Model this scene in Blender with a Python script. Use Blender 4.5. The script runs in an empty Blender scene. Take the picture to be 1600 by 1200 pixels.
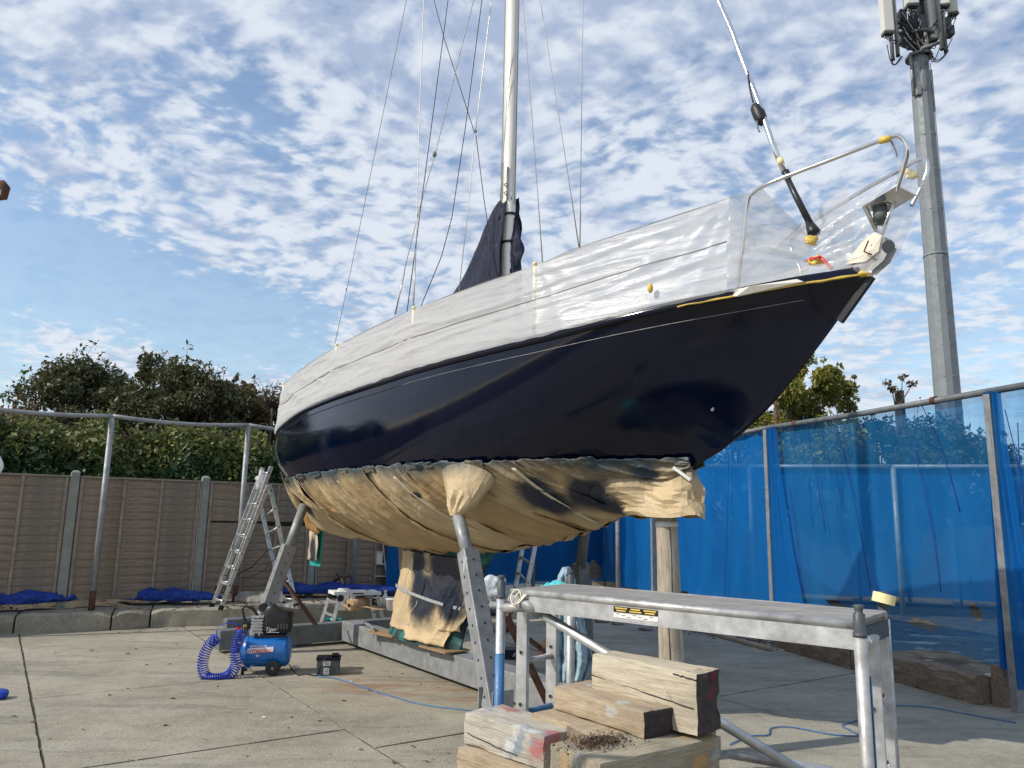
import bpy, math, random
from mathutils import Vector, Matrix, noise
random.seed(7)
S = bpy.context.scene
V = Vector
R_ = math.radians
# ---------------------------------------------------------------- camera
F, CH, PITCH, ROLL = 1180.0, 1.65, R_(10), R_(1.0)
cd = bpy.data.cameras.new('camera'); cam = bpy.data.objects.new('camera', cd); S.collection.objects.link(cam)
cd.sensor_width = 36; cd.lens = F/1600*36; cd.clip_start = .05; cd.clip_end = 3000
cam.location = (0, 0, CH)
cam.matrix_world = Matrix.Translation((0, 0, CH)) @ Matrix.Rotation(math.pi/2+PITCH, 4, 'X') @ Matrix.Rotation(ROLL, 4, 'Z')
S.camera = cam
S.view_settings.view_transform = 'Standard'; S.view_settings.look = 'None'
S.view_settings.exposure = 0.13; S.view_settings.gamma = 1
S.render.resolution_x, S.render.resolution_y = 1024, 768
S.cycles.transparent_max_bounces = 24
S.cycles.max_bounces = 8

def ray(px, py):
    x = (px-800)/F; y = -(py-600)/F
    c, s = math.cos(ROLL), math.sin(ROLL)
    x2 = x*c-y*s; y2 = x*s+y*c
    return V((x2, math.cos(PITCH)-y2*math.sin(PITCH), math.sin(PITCH)+y2*math.cos(PITCH)))
def at(px, py, Y):
    r = ray(px, py); return V((0, 0, CH))+r*(Y/r.y)
def gnd(px, py, z=0.0):
    r = ray(px, py); return V((0, 0, CH))+r*((z-CH)/r.z)

# ---------------------------------------------------------------- sun + sky
SUN_DIR = V((-.93, -.36, 0)).normalized()
EL = R_(38)
sl = bpy.data.lights.new('sun', 'SUN'); sun = bpy.data.objects.new('sun', sl); S.collection.objects.link(sun)
sl.energy = 3.7; sl.angle = R_(.55); sl.color = (1, .93, .82)
d = V((SUN_DIR.x*math.cos(EL), SUN_DIR.y*math.cos(EL), math.sin(EL)))
sun.rotation_euler = d.to_track_quat('Z', 'Y').to_euler()
W = bpy.data.worlds.new('World'); S.world = W; W.use_nodes = True
def build_sky():
    nt = W.node_tree; N = nt.nodes; Lk = nt.links; N.clear()
    def n(t, **k):
        o = N.new(t)
        for a, b in k.items(): setattr(o, a, b)
        return o
    def m(op, a, b=None, c=None, clamp=False):
        o = n('ShaderNodeMath', operation=op, use_clamp=clamp)
        for i, v in enumerate((a, b, c)):
            if v is None: continue
            if isinstance(v, (int, float)): o.inputs[i].default_value = v
            else: Lk.new(v, o.inputs[i])
        return o.outputs[0]
    def vm(op, a, b):
        o = n('ShaderNodeVectorMath', operation=op)
        for i, v in enumerate((a, b)):
            if isinstance(v, (tuple, list, Vector)): o.inputs[i].default_value = tuple(v)
            else: Lk.new(v, o.inputs[i])
        return o
    def mr(v, a, b, c=0, d_=1, smooth=True):
        o = n('ShaderNodeMapRange'); o.interpolation_type = 'SMOOTHSTEP' if smooth else 'LINEAR'
        Lk.new(v, o.inputs[0]); 
        for i, q in enumerate((a, b, c, d_)): o.inputs[i+1].default_value = q
        return o.outputs[0]
    def no(vec, sc, det, rough=.5, dist=0):
        o = n('ShaderNodeTexNoise'); Lk.new(vec, o.inputs['Vector'])
        o.inputs['Scale'].default_value = sc; o.inputs['Detail'].default_value = det
        o.inputs['Roughness'].default_value = rough; o.inputs['Distortion'].default_value = dist
        return o
    sky = n('ShaderNodeTexSky', sky_type='NISHITA'); sky.sun_disc = False
    sky.sun_elevation = EL; sky.sun_rotation = math.atan2(SUN_DIR.x, SUN_DIR.y)
    sky.air_density = 1.25; sky.dust_density = .6; sky.ozone_density = 2.6
    bg1 = n('ShaderNodeBackground'); bg1.inputs[1].default_value = .15; Lk.new(sky.outputs[0], bg1.inputs[0])
    tc = n('ShaderNodeTexCoord').outputs['Generated']
    sx = n('ShaderNodeSeparateXYZ'); Lk.new(tc, sx.inputs[0])
    zz = m('ADD', m('MAXIMUM', sx.outputs[2], 0.0), .16)
    cx = n('ShaderNodeCombineXYZ')
    Lk.new(m('DIVIDE', sx.outputs[0], zz), cx.inputs[0]); Lk.new(m('DIVIDE', sx.outputs[1], zz), cx.inputs[1])
    P = cx.outputs[0]
    warp = no(P, 1.6, 3)
    wv = vm('SCALE', warp.outputs['Color'], (0, 0, 0)); wv.inputs[3].default_value = .22
    P2 = vm('ADD', P, wv.outputs[0]).outputs[0]
    mp = n('ShaderNodeMapping'); mp.inputs['Rotation'].default_value = (0, 0, R_(35)); mp.inputs['Scale'].default_value = (1.05, 1.15, 1)
    Lk.new(P2, mp.inputs[0]); Q = mp.outputs[0]
    puff = no(Q, 15.5, 3, .5, .12).outputs['Fac']
    puff2 = no(Q, 36, 3, .55).outputs['Fac']
    big = no(P, 1.1, 4, .55, .4).outputs['Fac']
    gapn = no(P, 5.0, 4, .6).outputs['Fac']
    # blue openings and the clear band near the horizon: where the cloud sheet is thin
    def spot(px, py, w, s=1.0):
        r = ray(px, py).normalized()
        dt = vm('DOT_PRODUCT', tc, tuple(r)).outputs['Value']
        return mr(m('ADD', dt, m('MULTIPLY', m('SUBTRACT', gapn, .5), (1-math.cos(w))*1.6)), math.cos(w), 1.0, 0, s)
    gaps = None
    for q in ((400, 165, .07, .5), (290, 140, .08, .22), (460, 215, .06, .28), (120, 290, .16, .10), (1400, 540, .2, .26), (1180, 480, .14, .16), (950, 205, .08, .22), (1060, 190, .08, .14), (1560, 560, .16, .2),
              (40, 405, .09, 1.1), (120, 425, .08, 1.0), (200, 450, .08, 1.0), (280, 475, .08, 1.0), (360, 500, .08, .9), (440, 520, .09, .8), (-80, 380, .12, 1.2), (-220, 350, .14, 1.2), (10, 575, .06, .5)):
        sp = spot(*q); gaps = sp if gaps is None else m('ADD', gaps, sp)
    dens = m('ADD', m('MULTIPLY', m('SUBTRACT', puff, .5), 2.1), m('MULTIPLY', m('SUBTRACT', puff2, .5), .9))
    dens = m('ADD', m('ADD', dens, .5), m('MULTIPLY', m('SUBTRACT', big, .5), .55))
    dens = m('SUBTRACT', dens, gaps)
    veil = mr(big, .45, .75, 0, .16)
    # smoother, greyer deck high up
    hi = mr(sx.outputs[2], .40, .70, 0, .35)
    dens = m('ADD', dens, m('ADD', hi, veil))
    cov = mr(dens, -.14, .58, 0.13, .96)
    band = mr(sx.outputs[2], .015, .05, .3, 1)
    cov = m('MULTIPLY', cov, band)
    # cloud shade: thick parts greyer, thin edges bright
    thick = mr(m('ADD', m('SUBTRACT', m('MULTIPLY', no(Q, 6.0, 4, .5, .2).outputs['Fac'], .9), m('MULTIPLY', m('SUBTRACT', puff, .5), 1.1)), m('MULTIPLY', hi, .7)), .28, .72)
    cr = n('ShaderNodeMix', data_type='RGBA')
    cr.inputs[6].default_value = (.76, .82, .91, 1); cr.inputs[7].default_value = (.42, .51, .69, 1)
    Lk.new(thick, cr.inputs[0])
    bg2 = n('ShaderNodeBackground'); bg2.inputs[1].default_value = .92; Lk.new(cr.outputs[2], bg2.inputs[0])
    mx = n('ShaderNodeMixShader'); Lk.new(cov, mx.inputs[0]); Lk.new(bg1.outputs[0], mx.inputs[1]); Lk.new(bg2.outputs[0], mx.inputs[2])
    out = n('ShaderNodeOutputWorld'); Lk.new(mx.outputs[0], out.inputs[0])
build_sky()

# ---------------------------------------------------------------- materials
def newmat(name):
    m = bpy.data.materials.new(name); m.use_nodes = True
    return m, m.node_tree, m.node_tree.nodes['Principled BSDF']
def link_noise(nt, scale, detail=4, rough=.55, stretch=None, coord='Object', dist=0):
    tc = nt.nodes.new('ShaderNodeTexCoord'); mp = nt.nodes.new('ShaderNodeMapping'); no = nt.nodes.new('ShaderNodeTexNoise')
    if stretch: mp.inputs['Scale'].default_value = stretch
    nt.links.new(tc.outputs[coord], mp.inputs[0]); nt.links.new(mp.outputs[0], no.inputs['Vector'])
    no.inputs['Scale'].default_value = scale; no.inputs['Detail'].default_value = detail
    no.inputs['Roughness'].default_value = rough; no.inputs['Distortion'].default_value = dist
    return no.outputs['Fac']
def ramp(nt, fac, stops):
    r = nt.nodes.new('ShaderNodeValToRGB'); nt.links.new(fac, r.inputs[0])
    el = r.color_ramp.elements
    while len(el) > 1: el.remove(el[-1])
    el[0].position = stops[0][0]; el[0].color = (*stops[0][1], 1)
    for p, c in stops[1:]:
        e = el.new(p); e.color = (*c, 1)
    return r.outputs[0]
def mixc(nt, fac, a, b, mode='MIX'):
    m = nt.nodes.new('ShaderNodeMix'); m.data_type = 'RGBA'; m.blend_type = mode
    for i, v in ((0, fac), (6, a), (7, b)):
        if isinstance(v, (int, float)): m.inputs[i].default_value = v
        elif isinstance(v, tuple): m.inputs[i].default_value = (*v, 1)
        else: nt.links.new(v, m.inputs[i])
    return m.outputs[2]
def mapr(nt, v, a, b, c=0, d_=1):
    o = nt.nodes.new('ShaderNodeMapRange'); nt.links.new(v, o.inputs[0]); o.interpolation_type = 'SMOOTHSTEP'
    for i, q in enumerate((a, b, c, d_)): o.inputs[i+1].default_value = q
    return o.outputs[0]
def mth(nt, op, a, b):
    o = nt.nodes.new('ShaderNodeMath'); o.operation = op
    for i, v in enumerate((a, b)):
        if isinstance(v, (int, float)): o.inputs[i].default_value = v
        else: nt.links.new(v, o.inputs[i])
    return o.outputs[0]
def bump(nt, b, h, strength=.3, dist=.01):
    bp = nt.nodes.new('ShaderNodeBump'); bp.inputs['Strength'].default_value = strength; bp.inputs['Distance'].default_value = dist
    nt.links.new(h, bp.inputs['Height']); nt.links.new(bp.outputs[0], b.inputs['Normal'])
    return bp
def simple(name, col, rough=.5, metal=0, var=.25, scale=8, bmp=.15, stretch=None, dist=.004, coat=0):
    m, nt, b = newmat(name)
    f = link_noise(nt, scale, 5, .6, stretch)
    lo = tuple(c*(1-var) for c in col); hi = tuple(min(1, c*(1+var)) for c in col)
    nt.links.new(ramp(nt, f, [(.3, lo), (.7, hi)]), b.inputs['Base Color'])
    b.inputs['Roughness'].default_value = rough; b.inputs['Metallic'].default_value = metal
    b.inputs['Coat Weight'].default_value = coat
    r = mapr(nt, link_noise(nt, scale*2.3, 3), .3, .7, max(.02, rough-.08), min(1, rough+.1)); nt.links.new(r, b.inputs['Roughness'])
    if bmp: bump(nt, b, link_noise(nt, scale*4, 4, .6, stretch), bmp, dist)
    return m
M = {}
def mats():
    M['alu'] = simple('aluminium', (.56, .57, .58), .4, .65, .26, 9, .2)
    M['alu_dull'] = simple('weathered aluminium', (.44, .44, .43), .5, .5, .34, 11, .3)
    M['steel'] = simple('stainless steel', (.75, .74, .72), .18, 1, .05, 4, 0)
    M['galv'] = simple('galvanised steel', (.27, .28, .285), .55, .35, .25, 9, .15)
    M['galv_dark'] = simple('dull galvanised steel', (.15, .165, .17), .6, .25, .25, 9, .15)
    M['tower'] = simple('tower paint', (.20, .225, .24), .6, .1, .12, 3, .05)
    M['rust'] = simple('rusty steel', (.10, .045, .028), .85, .1, .5, 14, .4)
    M['black'] = simple('black plastic', (.012, .013, .015), .4, 0, .2, 8, .05)
    M['rubber'] = simple('black rubber', (.016, .016, .016), .75, 0, .3, 12, .1)
    M['white'] = simple('white plastic', (.78, .78, .76), .45, 0, .06, 5, .03)
    M['antenna'] = simple('antenna grey white', (.62, .62, .57), .5, 0, .06, 3, .02)
    M['mast'] = simple('white mast paint', (.74, .72, .66), .3, .1, .06, 3, .03, (1, 1, .2))
    M['cream'] = simple('cream tube paint', (.78, .72, .58), .45, 0, .1, 10, .05)
    M['yellow'] = simple('yellow tape', (.70, .50, .10), .5, 0, .15, 20, .2)
    M['paleyellow'] = simple('pale yellow tape', (.80, .70, .36), .6, 0, .08, 20, .1)
    M['yellow_rubber'] = simple('yellow rubber foot', (.72, .50, .04), .6, 0, .1, 10, .05)
    M['red'] = simple('red print', (.62, .02, .03), .45, 0, .1, 20, 0)
    M['teal'] = simple('teal paint', (.02, .32, .27), .6, 0, .4, 9, .1)
    M['turq'] = simple('turquoise cloth', (.10, .55, .60), .9, 0, .2, 20, .3)
    M['towel'] = simple('pale blue towelling', (.30, .42, .50), .95, 0, .22, 60, .7, None, .004)
    M['navy_cloth'] = simple('navy canvas', (.006, .010, .032), .8, 0, .35, 10, .35, None, .006)
    M['line_dark'] = simple('dark rope', (.03, .035, .05), .8, 0, .3, 40, .2)
    M['wire'] = simple('rigging wire', (.22, .20, .18), .4, .6, .2, 20, 0)
    M['wire_lit'] = simple('rigging wire with painted sunlight', (.52, .47, .42), .35, .5, .1, 20, 0)  # brighter copy of the rigging wire, sunlight painted into the colour
    M['blue_tube'] = simple('blue painted tube', (.055, .16, .34), .5, .1, .35, 14, .15, (1, 1, .3))
    M['tank_blue'] = simple('compressor blue', (.008, .14, .46), .22, 0, .06, 4, 0, coat=.4)
    M['hose_blue'] = simple('blue hose', (.01, .045, .42), .3, 0, .1, 20, 0)
    M['label'] = simple('white label', (.72, .72, .70), .5, 0, .1, 60, 0)
    M['grey_box'] = simple('dark grey plastic', (.06, .07, .075), .45, 0, .2, 10, .05)
    M['plywood'] = simple('plywood', (.30, .20, .11), .7, 0, .3, 8, .2, (1, 6, 1))
    M['rollpaper'] = simple('brown roll paper', (.48, .32, .17), .75, 0, .1, 12, .1)
    M['filler'] = simple('joint filler', (.045, .038, .03), .95, 0, .5, 9, .5)
    M['dirt'] = simple('soil', (.085, .07, .05), .95, 0, .5, 6, .9, None, .03)
    M['rock'] = simple('broken concrete', (.30, .28, .24), .9, 0, .3, 5, .7, None, .02)
    M['crumb'] = simple('bark crumbs', (.055, .028, .016), .95, 0, .5, 40, .5)
    M['leaf_litter'] = simple('dead leaf', (.12, .055, .03), .8, 0, .4, 30, .1)
    M['white_frame'] = simple('white frame paint', (.70, .72, .72), .5, 0, .08, 6, .03)
    M['deck'] = simple('deck paint', (.62, .60, .54), .6, 0, .1, 6, .1)
    M['kerb_post'] = simple('concrete post', (.24, .25, .225), .85, 0, .2, 7, .35, None, .006)
    M['bluebag'] = simple('blue net heap', (.004, .045, .30), .55, 0, .45, 9, .8, (1, 1, 3), .02)
    M['seeface'] = simple('clear plastic bag', (.62, .66, .70), .25, 0, .25, 14, .8, None, .02)
    M['teak'] = simple('teak trim', (.21, .12, .075), .55, 0, .3, 7, .2, (1, 8, 8))
    # concrete slabs
    m, nt, b = newmat('concrete')
    geo = nt.nodes.new('ShaderNodeNewGeometry')
    def gn(sc, det=5, r=.6, st=None):
        mp = nt.nodes.new('ShaderNodeMapping'); no = nt.nodes.new('ShaderNodeTexNoise')
        if st: mp.inputs['Scale'].default_value = st; mp.inputs['Rotation'].default_value = (0, 0, R_(-15))
        nt.links.new(geo.outputs['Position'], mp.inputs[0]); nt.links.new(mp.outputs[0], no.inputs['Vector'])
        no.inputs['Scale'].default_value = sc; no.inputs['Detail'].default_value = det; no.inputs['Roughness'].default_value = r
        return no.outputs['Fac']
    c = ramp(nt, gn(.7, 8, .68), [(.32, (.22, .20, .15)), (.5, (.345, .32, .25)), (.68, (.47, .44, .355))])
    c = mixc(nt, mapr(nt, gn(1.5, 6, .7, (.35, 2.2, 1)), .50, .66, 0, .55), c, (.13, .13, .12))
    c = mixc(nt, mapr(nt, gn(3.7, 5, .7), .6, .74, 0, .45), c, (.14, .125, .105))
    c = mixc(nt, mapr(nt, gn(10, 6, .75), .48, .62, 0, .45), c, (.44, .40, .30))
    c = mixc(nt, mapr(nt, gn(13, 6, .75, (.4, 1.8, 1)), .54, .66, 0, .5), c, (.17, .155, .13))
    c = mixc(nt, mapr(nt, gn(70, 2, .6), .35, .75, 0, .55), c, (.16, .14, .11))
    c = mixc(nt, mapr(nt, gn(42, 2, .5), .68, .74, 0, .55), c, (.56, .53, .46))
    # rust stains spreading from under the cradle
    for (px, py, rad) in ((600, 1080, .9), (690, 1075, .7), (550, 1065, .6), (740, 1090, .5)):
        g = gnd(px, py)
        dv = nt.nodes.new('ShaderNodeVectorMath'); dv.operation = 'DISTANCE'; dv.inputs[1].default_value = tuple(g)
        nt.links.new(geo.outputs['Position'], dv.inputs[0])
        f = mapr(nt, dv.outputs['Value'], 0.0, rad, 1, 0)
        f = mth(nt, 'MULTIPLY', f, mapr(nt, gn(2.6, 5, .65, (.5, 2, 1)), .42, .62, 0, .75))
        c = mixc(nt, f, c, (.24, .13, .065))
    nt.links.new(c, b.inputs['Base Color']); b.inputs['Roughness'].default_value = .9
    bump(nt, b, mth(nt, 'ADD', gn(45, 5, .7), gn(6, 4, .6)), .8, .009)
    M['concrete'] = m
    # hull gloss
    m, nt, b = newmat('navy gloss paint')
    nt.links.new(mixc(nt, mapr(nt, link_noise(nt, 1.3, 5, .6), .35, .75), (.0003, .0022, .012), (.0006, .0034, .018)), b.inputs['Base Color'])
    nt.links.new(mapr(nt, link_noise(nt, 3.0, 6, .7, (1, 1, 3)), .35, .75, .08, .18), b.inputs['Roughness'])
    b.inputs['Specular IOR Level'].default_value = .4
    bump(nt, b, link_noise(nt, 1.1, 3, .5, (1, 1, 2.2)), .08, .03)
    M['hull'] = m
    # antifouled keel
    m, nt, b = newmat('keel antifouling')
    c = ramp(nt, link_noise(nt, 3.2, 7, .7), [(.36, (.006, .014, .022)), (.5, (.010, .04, .045)), (.60, (.02, .17, .15)), (.7, (.012, .06, .055))])
    nt.links.new(c, b.inputs['Base Color']); b.inputs['Roughness'].default_value = .7
    bump(nt, b, link_noise(nt, 20, 5, .7), .4, .006)
    M['keel'] = m
    # timber: grain along local X
    def wood(name, a, b_, c_, stain=None, sc=1.0, st=(.55, 7, 7)):
        m, nt, bs = newmat(name)
        f = link_noise(nt, 7*sc, 7, .7, st, dist=.6)
        f2 = link_noise(nt, 3*sc, 5, .6)
        fg = link_noise(nt, 22*sc, 4, .7, st, dist=.2)
        f = mth(nt, 'ADD', mth(nt, 'MULTIPLY', f, .62), mth(nt, 'MULTIPLY', fg, .38))
        col = ramp(nt, f, [(.34, a), (.49, b_), (.62, c_)])
        col = mixc(nt, mapr(nt, f2, .48, .70, 0, .4), col, tuple(q*.5 for q in b_))
        if stain:
            for i, (sc2, lo, colr) in enumerate(stain):
                col = mixc(nt, mapr(nt, link_noise(nt, sc2, 5, .65, (1, 1.3+i, 1)), lo, lo+.07, 0, .7), col, colr)
        nt.links.new(col, bs.inputs['Base Color']); bs.inputs['Roughness'].default_value = .85
        bump(nt, bs, mth(nt, 'ADD', f, link_noise(nt, 30*sc, 4, .7, (.3, 5, 5))), .6, .008)
        return m
    M['wood_pale'] = wood('pale weathered timber', (.31, .26, .18), (.50, .44, .33), (.62, .56, .44), [(4, .62, (.12, .10, .08)), (9, .66, (.08, .07, .06))])
    M['wood_paint'] = wood('paint splashed timber', (.24, .21, .17), (.43, .40, .33), (.56, .52, .45), [(3.2, .60, (.42, .09, .10)), (4.4, .58, (.18, .23, .30)), (5, .60, (.60, .62, .60))])
    M['wood_mid'] = wood('brown timber', (.22, .16, .10), (.39, .31, .21), (.49, .41, .30), [(4, .63, (.45, .46, .44))])
    M['wood_front'] = wood('grey green timber', (.15, .13, .09), (.32, .28, .20), (.43, .38, .29), [(3.0, .62, (.48, .27, .10)), (5, .62, (.33, .38, .42))])
    M['wood_dark'] = wood('old brown baulk', (.09, .06, .042), (.20, .145, .10), (.34, .27, .20), [(5, .66, (.20, .07, .035))])
    M['wood_end'] = simple('dark painted end grain', (.028, .022, .024), .8, 0, .5, 25, .6, None, .006)
    m, nt, bs = newmat('dirty painted end')
    c = ramp(nt, link_noise(nt, 14, 6, .7), [(.35, (.022, .016, .018)), (.6, (.06, .045, .045))])
    c = mixc(nt, mapr(nt, link_noise(nt, 11, 4, .7), .66, .69), c, (.5, .5, .5))
    c = mixc(nt, mapr(nt, link_noise(nt, 6, 3, .6), .66, .70, 0, .8), c, (.18, .01, .02))
    nt.links.new(c, bs.inputs['Base Color']); bs.inputs['Roughness'].default_value = .7; bump(nt, bs, link_noise(nt, 18, 4, .7), .5, .006)
    M['wood_end2'] = m
    M['log'] = wood('grey log', (.20, .16, .12), (.42, .36, .28), (.56, .50, .41), [(6, .66, (.10, .08, .06))], st=(5, 5, .4))
    M['slat'] = wood('weathered fence slat', (.13, .095, .065), (.24, .185, .135), (.34, .28, .215), [(1.1, .55, (.15, .14, .115))], 1.0)
    M['batten'] = simple('fence batten', (.25, .215, .18), .85, 0, .25, 8, .4)
    M['deckboard'] = simple('worn deck board', (.27, .26, .245), .75, .05, .3, 9, .3, (1, 4, 1))
    # masking paper with navy overspray (paint lying on the paper)
    def paper(name, base, spots, zfade=None):
        m, nt, bs = newmat(name)
        geo = nt.nodes.new('ShaderNodeNewGeometry')
        def gn(sc, det=4, r=.6):
            no = nt.nodes.new('ShaderNodeTexNoise'); nt.links.new(geo.outputs['Position'], no.inputs['Vector'])
            no.inputs['Scale'].default_value = sc; no.inputs['Detail'].default_value = det; no.inputs['Roughness'].default_value = r
            return no.outputs['Fac']
        c = ramp(nt, gn(3.0, 5), [(.3, tuple(q*.82 for q in base)), (.7, tuple(min(1, q*1.12) for q in base))])
        nz = gn(3.1, 5, .6)
        for (p, rx, s) in spots:
            sb = nt.nodes.new('ShaderNodeVectorMath'); sb.operation = 'SUBTRACT'; sb.inputs[1].default_value = tuple(p)
            nt.links.new(geo.outputs['Position'], sb.inputs[0])
            sc = nt.nodes.new('ShaderNodeVectorMath'); sc.operation = 'MULTIPLY'; sc.inputs[1].default_value = (1, 1, s)
            nt.links.new(sb.outputs[0], sc.inputs[0])
            ln = nt.nodes.new('ShaderNodeVectorMath'); ln.operation = 'LENGTH'; nt.links.new(sc.outputs[0], ln.inputs[0])
            dd = mth(nt, 'ADD', ln.outputs['Value'], mth(nt, 'MULTIPLY', mth(nt, 'SUBTRACT', nz, .5), rx*.9))
            c = mixc(nt, mapr(nt, dd, rx*.55, rx*1.15, .96, 0), c, (.004, .014, .035))
        if zfade:
            sp = nt.nodes.new('ShaderNodeSeparateXYZ'); nt.links.new(geo.outputs['Position'], sp.inputs[0])
            zz = mth(nt, 'ADD', sp.outputs[2], mth(nt, 'MULTIPLY', mth(nt, 'SUBTRACT', gn(2.2, 5), .5), .34))
            c = mixc(nt, mapr(nt, zz, zfade[0], zfade[1], 0, .95), c, (.010, .045, .07))
        nt.links.new(c, bs.inputs['Base Color']); bs.inputs['Roughness'].default_value = .55
        vo = nt.nodes.new('ShaderNodeTexVoronoi'); vo.feature = 'DISTANCE_TO_EDGE'; vo.inputs['Scale'].default_value = 4.5
        wv = nt.nodes.new('ShaderNodeVectorMath'); wv.operation = 'ADD'; ns = nt.nodes.new('ShaderNodeTexNoise'); ns.inputs['Scale'].default_value = 2.5; ns.inputs['Detail'].default_value = 3
        nt.links.new(geo.outputs['Position'], ns.inputs['Vector']); nt.links.new(geo.outputs['Position'], wv.inputs[0]); nt.links.new(ns.outputs['Color'], wv.inputs[1]); nt.links.new(wv.outputs[0], vo.inputs['Vector'])
        cr = mapr(nt, vo.outputs['Distance'], 0.0, .14, 0, .3)
        bump(nt, bs, mth(nt, 'ADD', mth(nt, 'ADD', gn(14, 5, .6), gn(4, 4, .6)), cr), .42, .014)
        return m
    M['paper_fn'] = paper
    # polythene sheeting
    def poly(name, base, extra, whit=.82, glossr=.24, gw=.14):
        m = bpy.data.materials.new(name); m.use_nodes = True; nt = m.node_tree; nt.nodes.clear()
        tc = nt.nodes.new('ShaderNodeTexCoord')
        mp = nt.nodes.new('ShaderNodeMapping'); mp.inputs['Rotation'].default_value = (0, 0, R_(55))
        mp2 = nt.nodes.new('ShaderNodeMapping'); mp2.inputs['Scale'].default_value = (.45, .45, 7)
        nt.links.new(tc.outputs['Object'], mp.inputs[0]); nt.links.new(mp.outputs[0], mp2.inputs[0])
        no = nt.nodes.new('ShaderNodeTexNoise'); nt.links.new(mp2.outputs[0], no.inputs['Vector']); no.inputs['Scale'].default_value = 2.4; no.inputs['Detail'].default_value = 6; no.inputs['Roughness'].default_value = .6; no.inputs['Distortion'].default_value = .9
        no2 = nt.nodes.new('ShaderNodeTexNoise'); nt.links.new(tc.outputs['Object'], no2.inputs['Vector']); no2.inputs['Scale'].default_value = 2.0; no2.inputs['Detail'].default_value = 5; no2.inputs['Distortion'].default_value = .8
        h = mth(nt, 'ADD', no.outputs['Fac'], mth(nt, 'MULTIPLY', no2.outputs['Fac'], .6))
        bp = nt.nodes.new('ShaderNodeBump'); bp.inputs['Strength'].default_value = .55; bp.inputs['Distance'].default_value = .02; nt.links.new(h, bp.inputs['Height'])
        di = nt.nodes.new('ShaderNodeBsdfDiffuse'); di.inputs[0].default_value = (whit, whit, whit, 1)
        tr = nt.nodes.new('ShaderNodeBsdfTranslucent'); tr.inputs[0].default_value = (whit, whit, whit, 1)
        gl = nt.nodes.new('ShaderNodeBsdfGlossy'); gl.inputs['Roughness'].default_value = glossr
        for q in (di, gl, tr): nt.links.new(bp.outputs[0], q.inputs['Normal'])
        a = nt.nodes.new('ShaderNodeMixShader'); a.inputs[0].default_value = .5; nt.links.new(di.outputs[0], a.inputs[1]); nt.links.new(tr.outputs[0], a.inputs[2])
        b2 = nt.nodes.new('ShaderNodeMixShader'); b2.inputs[0].default_value = gw; nt.links.new(a.outputs[0], b2.inputs[1]); nt.links.new(gl.outputs[0], b2.inputs[2])
        tp = nt.nodes.new('ShaderNodeBsdfTransparent')
        f = mapr(nt, h, .62, 1.02, base, base+extra)
        gp = nt.nodes.new('ShaderNodeNewGeometry'); dt = nt.nodes.new('ShaderNodeVectorMath'); dt.operation = 'DOT_PRODUCT'
        nt.links.new(gp.outputs['Position'], dt.inputs[0]); a_ = R_(35); dt.inputs[1].default_value = (math.sin(a_), -math.cos(a_), 0)
        k_ = gnd(690, 1010, .3); off = k_.x*math.sin(a_)-k_.y*math.cos(a_)
        f = mth(nt, 'MULTIPLY', f, mapr(nt, dt.outputs['Value'], off+1.0, off+4.2, 1.0, .52))
        mx = nt.nodes.new('ShaderNodeMixShader'); nt.links.new(f, mx.inputs[0]); nt.links.new(tp.outputs[0], mx.inputs[1]); nt.links.new(b2.outputs[0], mx.inputs[2])
        out = nt.nodes.new('ShaderNodeOutputMaterial'); nt.links.new(mx.outputs[0], out.inputs[0])
        return m
    M['poly'] = poly('milky polythene', .84, .14, .72, .30, .06)
    M['poly_clear'] = poly('clear polythene', .42, .45, .8, .22, .16)
    # net
    def net(name, f0, f1, col):
        m = bpy.data.materials.new(name); m.use_nodes = True; nt = m.node_tree; nt.nodes.clear()
        di = nt.nodes.new('ShaderNodeBsdfDiffuse'); tr = nt.nodes.new('ShaderNodeBsdfTranslucent')
        for q in (di, tr): q.inputs[0].default_value = (*col, 1)
        a = nt.nodes.new('ShaderNodeMixShader'); a.inputs[0].default_value = .4; nt.links.new(di.outputs[0], a.inputs[1]); nt.links.new(tr.outputs[0], a.inputs[2])
        tp = nt.nodes.new('ShaderNodeBsdfTransparent'); tp.inputs[0].default_value = (.66, .85, 1, 1)
        f = mapr(nt, mth(nt, 'ADD', mth(nt, 'MULTIPLY', link_noise(nt, 1.3, 6, .65, (2.5, 2.5, .25)), .8), mth(nt, 'MULTIPLY', link_noise(nt, 90, 2, .5), .2)), .34, .66, f0, f1)
        mx = nt.nodes.new('ShaderNodeMixShader'); nt.links.new(f, mx.inputs[0]); nt.links.new(tp.outputs[0], mx.inputs[1]); nt.links.new(a.outputs[0], mx.inputs[2])
        out = nt.nodes.new('ShaderNodeOutputMaterial'); nt.links.new(mx.outputs[0], out.inputs[0])
        return m
    M['net'] = net('blue debris netting', .36, .56, (.025, .21, .50))
    M['net_dense'] = net('doubled blue netting', .70, .90, (.012, .16, .47))
    M['net_cord'] = simple('navy cord', (.004, .03, .22), .8, 0, .2, 10, 0)
    # leaves
    def leaf(name, cols, trans=.25):
        m = bpy.data.materials.new(name); m.use_nodes = True; nt = m.node_tree; nt.nodes.clear()
        g = nt.nodes.new('ShaderNodeNewGeometry')
        no = nt.nodes.new('ShaderNodeTexNoise'); nt.links.new(g.outputs['Position'], no.inputs['Vector']); no.inputs['Scale'].default_value = 1.5; no.inputs['Detail'].default_value = 5; no.inputs['Roughness'].default_value = .65
        c = ramp(nt, mth(nt, 'ADD', mth(nt, 'MULTIPLY', g.outputs['Random Per Island'], .6), mth(nt, 'MULTIPLY', mapr(nt, no.outputs['Fac'], .3, .7), .4)), cols)
        c = mixc(nt, 1.0, c, (1.2, 1.2, 1.2), 'MULTIPLY')
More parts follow.
